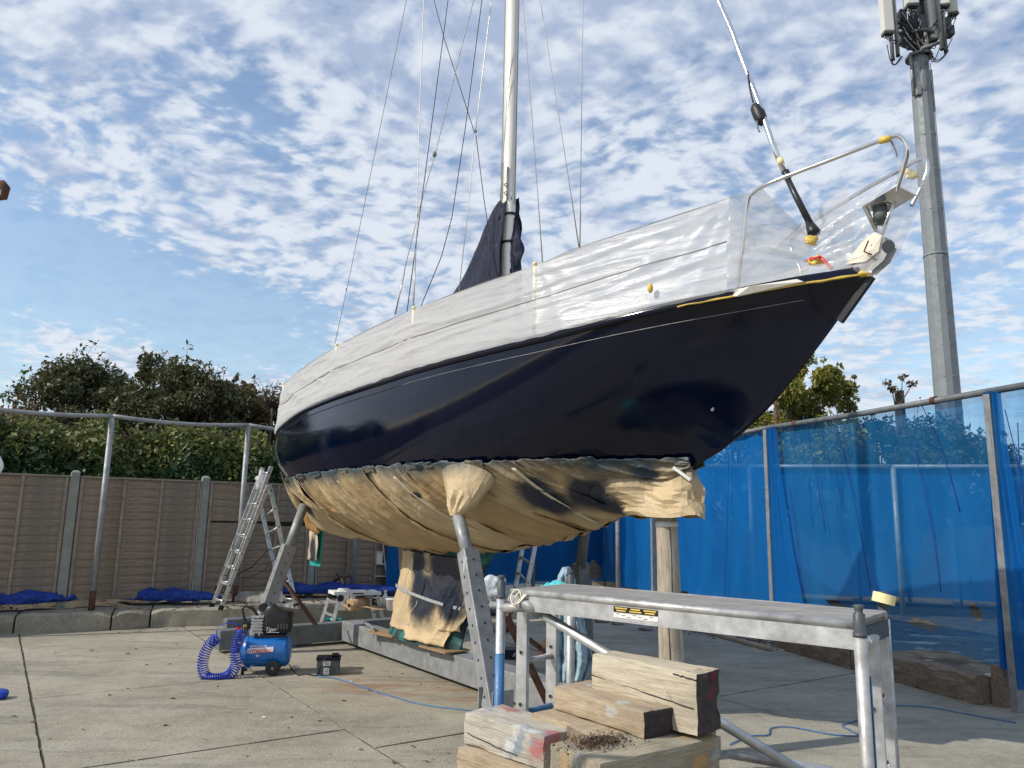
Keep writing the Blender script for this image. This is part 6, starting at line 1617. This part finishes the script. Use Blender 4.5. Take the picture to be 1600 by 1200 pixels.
    cyl('white_bucket', 615, 953, .13, .17, 'white', 'low white bucket on the kerb just left of the keel', 'bucket', [(0, .82), (.9, 1), (.92, 1.05), (1, 1.05)], )
    cyl('solvent_bottle', 573, 950, .045, .22, 'seeface', 'clear bottle with pink cap under the platform', 'bottle', [(0, 1), (.65, 1), (.9, .4), (1, .4)], (.022, .04, 'red'))
    cyl('white_bottle', 601, 951, .045, .24, 'white', 'white bottle standing left of the white bucket', 'bottle', [(0, 1), (.7, 1), (.9, .4), (1, .4)], (.022, .03, 'white'))
    cyl('paint_tin', 560, 949, .055, .17, 'galv', 'metal paint tin behind the brown paper roll', 'tin')
    cyl('dark_tin', 586, 949, .05, .13, 'grey_box', 'dark tin between the bottles on the kerb', 'tin')
    cyl('small_pot', 625, 953, .03, .10, 'teal', 'small teal green pot right of the white bucket', 'pot')
    cyl('brush_pot', 630, 951, .03, .12, 'seeface', 'pot holding paint brushes beside the keel', 'pot')
    g = kg(556, 945); mb = MB(); mb.box(g+V((0, 0, .11)), (.17, .1, .20), Matrix.Rotation(.3, 3, 'Z')); tag(mb.build('printed_carton', 'label', bevel=.003), 'small printed white carton on the kerb under platform', 'carton')
    g = kg(533, 954); mb = MB(); mb.box(g+V((0, .1, .15)), (.18, .14, .31), Matrix.Rotation(.2, 3, 'Z')); tag(mb.build('white_canister', 'white', bevel=.03), 'white plastic canister below the left end of platform', 'canister')
    g = kg(552, 954); a = g+V((-.06, -.03, .075)); b = g+V((.12, .30, .075)); t = thing('paper_roll', tuple(g), 'roll of brown masking paper lying on the kerb', 'paper roll')
    mb = MB(); mb.tube([a, b], .085, 24); mb.build('roll', 'rollpaper', t); ax = (b-a).normalized(); mb = MB(); mb.tube([a-ax*.003, a], .028, 14); mb.build('core', 'black', t)
    mb = MB(); rows = []
    for i in range(20): u = i/19; rows.append([a+ax*(w*.33)+V((.05+.42*u, 0, -.068+.05*math.sin(u*4)*(1-u)+.015)) for w in (0.05, 1)])
    mb.grid(rows); mb.build('loose_sheet', 'rollpaper', t, solid=.002)
    g = gnd(595, 976); g = gnd(622, 978); mb = MB(); mb.tube([g, g+V((0, 0, .12))], .05, 16); tag(mb.build('steel_can', 'alu_dull'), 'plain steel can on the concrete beside the keel edge', 'can')
    for (px, lb) in ((622, 'paint brush with pale wooden handle leaning in a pot'), (628, 'second paint brush upright in a pot near keel')):
        g = kg(px, 950); mb = MB(); mb.tube([g+V((0, 0, .06)), g+V((.01, 0, .26))], .012, 8); tag(mb.build('paint_brush', 'cream'), lb, 'brush')
    g = kg(628, 948); mb = MB(); mb.prism([g+V((-.03, 0, 0)), g+V((.08, 0, 0)), g+V((.08, 0, .72)), g+V((.04, 0, .86)), g+V((-.06, 0, .62)), g+V((-.0, 0, .60))], (0, .012, 0)); tag(mb.build('wood_offcut', 'rollpaper'), 'arrow shaped pale board standing beside the keel', 'board')
    # turquoise rag
    def rag(px, py, w, lb, z=0, mat='turq'):
        c = gnd(px, py, z); mb = MB(); rows = []
        for i in range(26): rows.append([c+V((w*(i/25-.5)+.03*nz(j*.4, i*.3), .35*w*(j/15-.5), .025+.05*max(0, ridge(i*.22, j*.25, px))+.02*nz(i*.5, j*.5))) for j in range(16)])
        mb.grid(rows); tag(mb.build('rag', mat, solid=.004), lb, 'rag')
    rag(497, 971, .75, 'crumpled turquoise cloth on the concrete beside the cradle socket')
    # clear rubbish bag behind post
    mb = MB(); mb.sphere((0, 0, 0), (.26, .22, .22), 30, 20); c = gnd(772, 966, 0)+V((0, 0, .42)); mb.v = [v*(1+.45*fbm(v.x*6, v.y*6, v.z*6)+.1*ridge(v.x*9, v.y*9, v.z*9))+c for v in mb.v]
    tag(mb.build('rubbish_bag', 'seeface'), 'crumpled clear plastic bag heaped behind the keel', 'bag')
    g = gnd(772, 985); t = thing('dark_trolley', (g.x, g.y, 0), 'dark bench under the clear plastic bag', 'bench'); 
    mb = MB(); mb.box(g+V((0, .0, .25)), (.5, .4, .05)); mb.build('top', 'wood_end', t)
    for dx in (-.2, .2):
        for dy in (-.15, .15): mb = MB(); mb.box(g+V((dx, dy, .12)), (.04, .04, .24)); mb.build('leg', 'wood_end', t)
    # boxes behind blue tube
    for (px, py, w, h, mt, lb, nm) in ((778, 1030, .17, .20, 'cream', 'cream and orange carton behind the blue tube', 'carton'), (803, 1034, .26, .20, 'black', 'black box with white letters behind the scaffold frame', 'crate')):
        g = gnd(px, py+8); mb = MB(); mb.box(g+V((0, 0, h/2)), (w, .2, h), Matrix.Rotation(.1, 3, 'Z')); o = tag(mb.build(nm, mt, bevel=.006), lb, nm)
        if nm == 'crate':
            for i, s in enumerate(('0', '1')): text('lettering', s, .09, 'label', o, g+V((-.07+i*.10, -.125, .03)), V((1, .1, 0)), V((0, 0, 1)))
            mb = MB(); mb.prism([g+V((-.02, -.115, .13)), g+V((.0, -.113, .13)), g+V((.02, -.11, .17)), g+V((.005, -.11, .17))], (0, -.003, 0)); mb.build('lettering', 'label', o)
        else:
            mb = MB(); mb.box(g+V((-.0, -.102, .13)), (w*.95, .003, .03), Matrix.Rotation(.1, 3, 'Z')); mb.build('orange_band', 'rust', o)
            mb = MB(); mb.sphere(g+V((0, 0, h+.01)), (.09, .08, .035), 12, 8); tag(mb.build('turquoise_rag', 'turq'), 'small turquoise rag on top of the cream carton', 'rag')
    g = gnd(800, 1072); mb = MB(); mb.box(g+V((0, .05, .11)), (.3, .24, .22), Matrix.Rotation(-.2, 3, 'Z')); tag(mb.build('dark_crate', 'grey_box', bevel=.01), 'dark crate low behind the blue scaffold tube', 'crate')
    # debris by the fence
    for (a, b, r, lb) in ((at(525, 897, 13.3), at(538, 916, 12.9), .015, 'short stick leaning by the fence'), (at(521, 908, 13.4), at(548, 900, 13.4), .03, 'dark branch lying against the fence foot')):
        mb = MB(); mb.tube([a, a.lerp(b, .5)+V((.02, 0, .03)), b], r, 6); tag(mb.build('stick', 'bark'), lb, 'stick')
    # sliver of things at left edge
    mb = MB(); rows = []
    Y = 2.4
    for i in range(24):
        v = i/23; z0 = at(0, 765, Y).z; z1 = at(0, 685, Y).z; z = z0+(z1-z0)*v; xe = at(5, 725, Y).x-.06*abs(v-.45)**1.6*3.0
        rows.append([V((xe-.9*u/12*(1+u/12), Y-.5*u/12+.3*(u/12)**2*6, z)) for u in range(13)])
    mb.grid(rows); tag(mb.build('white_dinghy_bow', 'white', solid=.02), 'rounded white boat edge at the far left of the yard', 'boat')
    p = at(2, 297, 2.2); t = thing('yard_lamp', (p.x-.6, 2.2, 0), 'brown lamp head on an arm at the upper left edge', 'lamp')
    mb = MB(); mb.tube([p+V((-.03, 0, .017)), p+V((0, 0, .017)), p+V((.012, 0, .005)), p+V((.011, 0, -.022)), p+V((-.017, 0, -.025))], [.011, .016, .014, .012, .011], 10); mb.build('lamp_head', 'rust', t)
    mb = MB(); mb.tube([p+V((-.03, 0, 0)), p+V((-.6, 0, .05)), V((p.x-.6, 2.2, 0))], .025, 8); mb.build('pole', 'galv', t)
    g = gnd(-6, 1092); mb = MB(); mb.sphere((0, 0, 0), (.10, .08, .045), 14, 10); mb.v = [v*(1+.3*fbm(v.x*9, v.y*9, v.z*9))+g+V((0, 0, .04)) for v in mb.v]; tag(mb.build('blue_cloth', 'hose_blue'), 'scrap of bright blue cloth at the left edge', 'cloth')
ladders()

# ================================================================ SCAFFOLD PLATFORM
def scaffold():
    A = at(783, 926, 4.2); A.z = 0; Bp = at(1342, 960, 3.02); Bp.z = 0
    du = (Bp-A).normalized(); dw = V((-du.y, du.x, 0))      # to the right along the platform / away
    t = thing('scaffold_platform', tuple(A), 'aluminium staging platform on two ladder end frames in the foreground', 'scaffold')
    zt = 1.268; W_ = .64
    # end frames
    for (o, blue, near) in ((A, True, 0), (Bp, False, 1)):
        o = V(o); tp = o+dw*W_
        if near: tp = at(1380, 950, 3.62); tp.z = 0
        dd = (tp-o).normalized(); w = (tp-o).length
        for k, p in enumerate((o, tp)):
            z1 = 1.285
            if blue and k == 0:
                mb = MB(); mb.tube([p+V((0, 0, .02)), p+V((0, 0, .94))], .0262, 18); mb.build('blue_sleeve', 'blue_tube', t)
            mb = MB(); mb.tube([p, p+V((0, 0, z1-.06))], .025, 18); mb.build('frame_tube', 'alu_dull' if not (blue and k == 0) else 'alu', t)
            mb = MB(); mb.tube([p+V((0, 0, z1-.065)), p+V((0, 0, z1-.05)), p+V((0, 0, z1-.05)), p+V((0, 0, z1+.02)), p+V((0, 0, z1+.025)), p+V((0, 0, z1+.035)), p+V((0, 0, z1+.05)), p+V((0, 0, z1+.055))], [.0265, .0265, .022, .022, .015, .015, .021, .017], 16); sp = mb.build('spigot', 'grey_box', t)
        if not blue:
            mb = MB(); mb.bar(o+V((.024, -.008, .55)), o+V((.024, -.008, 1.08)), .003, .022, up=(0, 1, 0)); mb.build('blue_streak', 'blue_tube', t)
        # ladder inside the frame
        s0, s1 = o+dd*(w*.30), o+dd*(w*.72)
        for s_ in (s0, s1):
            mb = MB(); mb.bar(s_+V((0, 0, .03)), s_+V((0, 0, 1.20)), .074, .026, up=tuple(dd)); st = mb.build('ladder_stile', 'alu', t, bevel=.003)
            for z in (.35, .62, .89):
                fc = du*-1; fc = V((du.y, -du.x, 0)); c = s_+V((0, 0, z+.03)); 
                mb = MB(); mb.tube([c-dd*.0132, c-dd*.0155], .0145, 14); br_ = mb.build('rivet_ring', 'steel', t)
                mb = MB(); mb.tube([c-dd*.0155, c-dd*.0165], .0095, 12); mb.build('rung_hole', 'black', br_)
        for z in (.33, .60, .87, 1.17):
            mb = MB(); mb.tube([s0+V((0, 0, z)), s1+V((0, 0, z))], .017, 12); mb.build('rung', 'alu' if z > .65 or not blue else 'blue_tube', t)
        for z in (.60, 1.17, .12):
            mat = 'blue_tube' if (blue and z == .60) else 'alu_dull'
            mb = MB(); mb.tube([o+V((0, 0, z)), s0+V((0, 0, z))], .021, 12); mb.build('stub_rail', mat, t)
            mb = MB(); mb.tube([s1+V((0, 0, z)), tp+V((0, 0, z))], .021, 12); mb.build('stub_rail', 'alu_dull', t)
        mb = MB(); mb.tube([o+V((0, 0, 1.18)), tp+V((0, 0, 1.18))], .024, 12); mb.build('top_rail', 'alu_dull', t)
        for p in (o+dd*.08, o+dd*(w-.08)):
            mb = MB(); pts = [p+du*(-.03+.06*i/8)+V((0, 0, 1.185+.036*math.sin(math.pi*i/8))) for i in range(9)]; mb.tube(pts, .008, 6); mb.build('hook', 'steel', t)
    # deck
    n0, f0 = A+dw*.03+du*.05, A+dw*.50+du*.05; n1, f1 = Bp+dw*.03-du*.03, Bp+dw*.50-du*.03
    L = (n1-n0).length
    Rm = Matrix((du, dw, V((0, 0, 1)))).transposed()
    rowsn = 6
    for k in range(rowsn):
        w = .47/rowsn; a = n0+dw*(w*(k+.5)); b = n1+dw*(w*(k+.5)); mb = MB(); mb.bar(a+V((0, 0, zt-.006)), b+V((0, 0, zt-.006+random.uniform(0, .002))), w-.0025, .018); mb.build('deck_plank', 'deckboard', t, bevel=.003)
    for (a, b) in ((n0, n1), (f0, f1)):
        mb = MB(); mb.tube([a+V((0, 0, zt-.010)), b+V((0, 0, zt-.010))], .017, 14); mb.build('edge_tube', 'alu_dull', t)
        mb = MB(); mb.bar(a+V((0, 0, zt-.060)), b+V((0, 0, zt-.060)), .012, .072); sb = mb.build('side_beam', 'alu', t, bevel=.002)
        mb = MB(); mb.bar(a+V((0, 0, zt-.099))+dw*.008, b+V((0, 0, zt-.099))+dw*.008, .03, .006); mb.build('beam_flange', 'alu', t)
    for u in (0, 1):
        p = n0.lerp(n1, u)+V((0, 0, zt-.065)); q = f0.lerp(f1, u)+V((0, 0, zt-.065)); mb = MB(); mb.bar(p, q, .012, .07); mb.build('end_beam', 'grey_box' if u else 'alu_dull', t)
    # warning sticker
    c = n0.lerp(n1, .44)-dw*.0072+V((0, 0, zt-.044)); mb = MB(); mb.box(c, (.24, .0016, .026), Rm); st = mb.build('warning_sticker', 'black', t)
    for k in range(3):
        for r in range(2):
            mb = MB(); mb.box(c+du*(-.078+k*.078)-dw*.0014+V((0, 0, .006-r*.011)), (.066-.014*((k+r) % 2), .001, .006), Rm); mb.build('yellow_print', 'yellow', st)
    mb = MB(); mb.box(c-V((0, 0, .027)), (.24, .0016, .022), Rm); st = mb.build('info_sticker', 'label', t)
    for k in range(7):
        mb = MB(); mb.box(c-V((0, 0, .020+.006*(k % 3)))+du*(-.095+.03*k)-dw*.0014, (.02, .001, .002), Rm); mb.build('fine_print', 'grey_box', st)
    # diagonal brace
    a = A+dw*.04+du*.06+V((0, 0, 1.16)); a = at(828, 948, 4.12); b = at(1262, 1212, 3.75)
    b2 = a+(b-a)*1.04; mb = MB(); mb.tube([a, b2], .024, 16); br = mb.build('diagonal_brace', 'alu', t)
    mb = MB(); mb.tube([a+(a-b).normalized()*.05, a+(b-a).normalized()*.07], .033, 14); mb.build('brace_hook', 'galv', t)
    mb = MB(); mb.tube([A+V((0, 0, 1.17)), a], .026, 12); mb.build('brace_clamp', 'alu_dull', t)
    c = at(1140, 1178, 4.05); d2 = at(1300, 1206, 3.8); mb = MB(); mb.tube([c, d2], .024, 12); mb.build('floor_brace', 'alu', t)
    # rope tied at top left
    mb = MB(); pts = []
    for i in range(60):
        u = i/59; an = u*6*math.pi; pts.append(at(805+u*12, 932+u*6, 4.12)+V((.03*math.cos(an), .02*math.sin(an), .035*math.sin(an*1.1))))
    mb.tube(pts, .004, 5); tag(mb.build('tie_cord', 'cream'), 'pale cord tied round the left corner of the platform', 'cord')
    # yellow tape roll on the rear right spigot
    p = at(1382, 951, 3.60); tt_ = thing('masking_tape_roll', tuple(p), 'pale yellow masking tape roll hung over the right hand spigot', 'tape roll')
    rows = []; tilt = Matrix.Rotation(R_(14), 3, 'Y')
    ring = [(.037, -.022), (.049, -.022), (.049, .022), (.037, .022)]
    for k in range(33):
        a_ = 2*math.pi*k/32; rows.append([p+V((0, 0, .045))+tilt @ V((r*math.cos(a_), r*math.sin(a_), z)) for r, z in ring])
    mb = MB(); mb.grid(rows, 0, False, True); mb.build('tape_ring', 'paleyellow', tt_)
    # towelling robe hung on the far side
    Yt = 4.95; tt_ = thing('blue_towel_robe', tuple(at(885, 1060, Yt)), 'pale blue towelling robe draped over the far end of the platform', 'robe')
    def sheet(topl, botl, folds, amp, sd, nm, nv=46, nu=40):
        mb = MB(); rows = []
        for j in range(nv):
            v = j/(nv-1); row = []
            def lerpl(tb): 
                q = v*(len(tb)-1); k = min(len(tb)-2, int(q)); w = q-k; return tb[k][0]+(tb[k+1][0]-tb[k][0])*w, tb[k][1]+(tb[k+1][1]-tb[k][1])*w
            xl, yl = lerpl(topl); xr, yr = lerpl(botl)
            for i in range(nu):
                u = i/(nu-1); row.append(at(xl+(xr-xl)*u, yl+(yr-yl)*u, Yt+amp*math.sin(u*folds*math.pi+v*1.5+sd)*(.4+.6*v)+.05*fbm(u*3, v*5, sd)-.12*math.sin(math.pi*u)))
            rows.append(row)
        mb.grid(rows); return mb.build(nm, 'towel', tt_, solid=.012)
    sheet([(880, 887), (873, 900), (868, 915), (866, 935), (865, 970), (862, 1000), (864, 1035), (868, 1066)], [(890, 886), (894, 900), (898, 915), (900, 935), (905, 960), (905, 1000), (902, 1030), (896, 1066)], 5, .035, 1, 'hanging_side')
    sheet([(884, 900), (884, 920), (886, 945), (886, 975), (887, 1005), (888, 1035), (890, 1064)], [(896, 902), (902, 925), (908, 950), (914, 980), (922, 1010), (927, 1035), (912, 1066)], 4, .045, 3, 'hanging_side')
    mb = MB(); rows = []
    for i in range(26):
        u = i/25; px_ = 878+20*u; rows.append([at(px_+1.5*nz(u*3, j), 886+abs(u-.5)**1.5*60+j*2.4, Yt-.1*math.sin(j/11*math.pi)) for j in range(12)])
    mb.grid(rows); mb.build('hood', 'towel', tt_, solid=.012)
    mb = MB(); rows = []
    for i in range(24):
        u = i/23; rows.append([at(845+40*u, 918-8*math.sin(u*2.6)+j*.9, Yt-.15-.12*j/9)+V((0, 0, .012*ridge(u*4, j*.3))) for j in range(10)])
    mb.grid(rows); tag(mb.build('turquoise_cloth', 'turq', solid=.008), 'bright turquoise cloth lying on the platform beside the robe', 'cloth')
scaffold()

# ================================================================ TIMBER PILE
def timbers():
    ZS = .87
    def zp(z): return CH-ZS*(CH-z)
    def block(p0, dirv, width_dir, L, w, z0, z1, mat, endmat, lb, nm='timber_block', rough=.006, notch=False, cracks=()):
        x = V(dirv).normalized(); y = V(width_dir).normalized(); y = (y-x*y.dot(x)).normalized(); zz = x.cross(y)
        if zz.z < 0: zz = -zz
        o = V((p0.x, p0.y, z0)); Rm = Matrix((x, y, V((0, 0, 1)))).transposed()
        nx, ny, nz_ = 26, 10, 8; mb = MB(); H_ = z1-z0
        seed = p0.x*13+z0*7
        def wob(a, b, c):
            e = rough
            lx, ly, lz = a, b, c
            dx = dy = dz = 0
            dy += e*fbm(lx*4+seed, lz*9, ly*9); dz += e*fbm(lx*4+seed+5, ly*9, lz*9); dx += e*fbm(lz*12+seed, ly*12, 2)
            # worn arrises
            ex = min(lx, L-lx); ey = min(ly, w-ly); ez = min(lz, H_-lz)
            rnd = .005*(1+.8*nz2(lx*9, ly*9, lz*9+seed))
            cnt = sorted((ex, ey, ez))
            if cnt[1] < .001:
                k = rnd*.8
                if ex < .001: dx += k*(1 if lx < L/2 else -1)
                if ey < .001: dy += k*(1 if ly < w/2 else -1)
                if ez < .001: dz += k*(1 if lz < H_/2 else -1)
            if notch and lx > L-.03 and ly > w*.8 and abs(lz-H_*.42) < .035: dy -= .03
            return o+x*(lx+dx)+y*(ly+dy)+V((0, 0, lz+dz))
        def nz2(a, b, c): return noise.noise(V((a, b, c)))
        def face(fn, n1, n2, mi):
            mb.grid([[fn(i/n1, j/n2) for j in range(n2+1)] for i in range(n1+1)], mi, False)
        face(lambda u, v: wob(u*L, 0, v*H_), nx, nz_, 0); face(lambda u, v: wob(u*L, w, v*H_), nx, nz_, 0)
        face(lambda u, v: wob(u*L, v*w, H_), nx, ny, 0); face(lambda u, v: wob(u*L, v*w, 0), nx, ny, 0)
        face(lambda u, v: wob(0, u*w, v*H_), ny, nz_, 1); face(lambda u, v: wob(L, u*w, v*H_), ny, nz_, 1)
        ob = mb.build(nm, [mat, endmat], origin=o, rot=Rm); tag(ob, lb, 'timber')
        bm_merge(ob)
        for (u0, v0, u1, v1) in cracks:
            pts = []
            for i in range(22):
                q = i/21; pts.append(o+x*(L*(u0+(u1-u0)*q))+y*(-.001)+V((0, 0, H_*(v0+(v1-v0)*q)+.006*noise.noise(V((q*9, seed, 0))))))
            cb = MB(); cb.tube(pts, .0028, 4); cob = bpy.data.objects.new; 
            m_ = cb; inv = Rm.inverted(); ms = bpy.data.meshes.new('crack'); ms.from_pydata([inv @ (p-o) for p in cb.v], [], cb.f); ms.materials.append(M['wood_end']); c_ = bpy.data.objects.new('crack', ms); C.objects.link(c_); c_.parent = ob
        return ob
    def bm_merge(ob):
        import bmesh
        bm = bmesh.new(); bm.from_mesh(ob.data); bmesh.ops.remove_doubles(bm, verts=bm.verts, dist=.0008); bmesh.ops.recalc_face_normals(bm, faces=bm.faces); bm.to_mesh(ob.data); bm.free()
        for p in ob.data.polygons: p.use_smooth = True
        try: ob.data.set_sharp_from_angle(angle=R_(38))
        except Exception: pass
    # back tall block
    a, b = gnd(923, 1021, zp(.93)), gnd(1088, 1053, zp(.93)); c = gnd(1143, 1049, zp(.93))
    d1 = (b-a); d1.z = 0; w1 = (c-b); w1.z = 0
    block(a, d1, w1, d1.length, .175, zp(.645), zp(.93), 'wood_pale', 'wood_end2', 'long pale timber baulk standing on edge at the back of the pile', notch=True, cracks=((0, .62, .97, .44), (.8, .93, 1, .9)))
    # middle block
    a2, b2 = gnd(863, 1070, zp(.755)), gnd(1006, 1113, zp(.755)); d2 = b2-a2; d2.z = 0; wd = V((-d2.y, d2.x, 0))
    block(a2, d2, wd, d2.length+.0, .25, zp(.632), zp(.755), 'wood_mid', 'wood_end', 'brown timber block lying flat in the middle of the pile')
    # front right block
    l_, n_, r_ = gnd(857, 1160, zp(.63)), gnd(938, 1192, zp(.63)), gnd(1127, 1149, zp(.63))
    d3 = r_-n_; d3.z = 0; w3 = (l_-n_); w3.z = 0
    fr = block(n_, d3, w3, d3.length, w3.length, zp(.42), zp(.628), 'wood_front', 'wood_front', 'nearest grey timber block with bark crumbs on top', cracks=((.1, .5, .5, .42),))
    # front left block
    a4, b4 = gnd(725, 1111, zp(.60)), gnd(857, 1153, zp(.60)); d4 = b4-a4; d4.z = 0; w4 = V((-d4.y, d4.x, 0))
    block(a4, d4, w4, .54, .25, zp(.435), zp(.60), 'wood_paint', 'wood_paint', 'paint splashed timber block at the left front of pile', cracks=((.05, .35, .7, .2),))
    # lower layer
    a5 = gnd(716, 1158, zp(.43)); a5 = V((a4.x-.03, a4.y-.04, 0))
    block(a5, d4+V((.05, .02, 0)), w4, .82, .27, zp(.25), zp(.432), 'wood_mid', 'wood_front', 'brown timber block under the paint splashed block')
    e = gnd(1156, 1150, zp(.625)); q = V((b.x+.03, b.y+.06, 0))
    block(V((b2.x-.2, b2.y+.02, 0)), V((.80, .42, 0)), V((-.42, .80, 0)), .66, .22, zp(.44), zp(.63), 'wood_mid', 'wood_dark', 'brown timber block under the right end of the tall baulk')
    block(V((a.x-.28, a.y-.02, 0)), d1, w1, .48, .26, zp(.44), zp(.63), 'wood_mid', 'wood_dark', 'timber block hidden under the back of the pile')
    for i, (ox, oy, lb) in enumerate(((-.12, -.05, 'long bottom sleeper at the left of the pile'), (.35, -.35, 'long bottom sleeper under the middle of the pile'), (.62, .15, 'long bottom sleeper at the right of the pile'))):
        block(V((a4.x+ox, a4.y+oy, 0)), V((.80, -.20, 0)), V((.2, .8, 0)), .90, .3, .0, .29, 'wood_dark', 'wood_dark', lb)
    block(V((b2.x-.30, b2.y-.25, 0)), V((.85, .40, 0)), V((-.4, .85, 0)), .75, .3, .295, zp(.41), 'wood_dark', 'wood_dark', 'dark timber block in the second layer of the pile')
    # bottom sleepers carry end-grain shakes
    # crumbs
    random.seed(2); mb = MB(); c0 = gnd(935, 1161, zp(.63))
    x = d3.normalized(); y = w3.normalized()
    for _ in range(900):
        u, v = random.gauss(0, .075), random.gauss(0, .045)
        if abs(v) > .12: continue
        p = c0+x*(u+.0)+y*v; p.z = zp(.628)+.003+.012*random.random()*math.exp(-(u*u+v*v)/.004); s = random.uniform(.0025, .0085)
        q = [p+V((random.uniform(-s, s), random.uniform(-s, s), random.uniform(0, s*1.3))) for _ in range(4)]; mb.add(q, [(0, 1, 2), (0, 2, 3), (0, 3, 1), (1, 3, 2)])
    for _ in range(200):
        p = c0+x*random.uniform(-.05, .28)+y*random.uniform(-.03, .12); p.z = zp(.628)+.003; s = random.uniform(.002, .005)
        q = [p+V((random.uniform(-s, s), random.uniform(-s, s), random.uniform(0, s*1.3))) for _ in range(4)]; mb.add(q, [(0, 1, 2), (0, 2, 3), (0, 3, 1), (1, 3, 2)])
    tag(mb.build('bark_crumbs', 'crumb'), 'scatter of dark bark crumbs on the nearest timber block', 'crumbs', kind='stuff')
timbers()
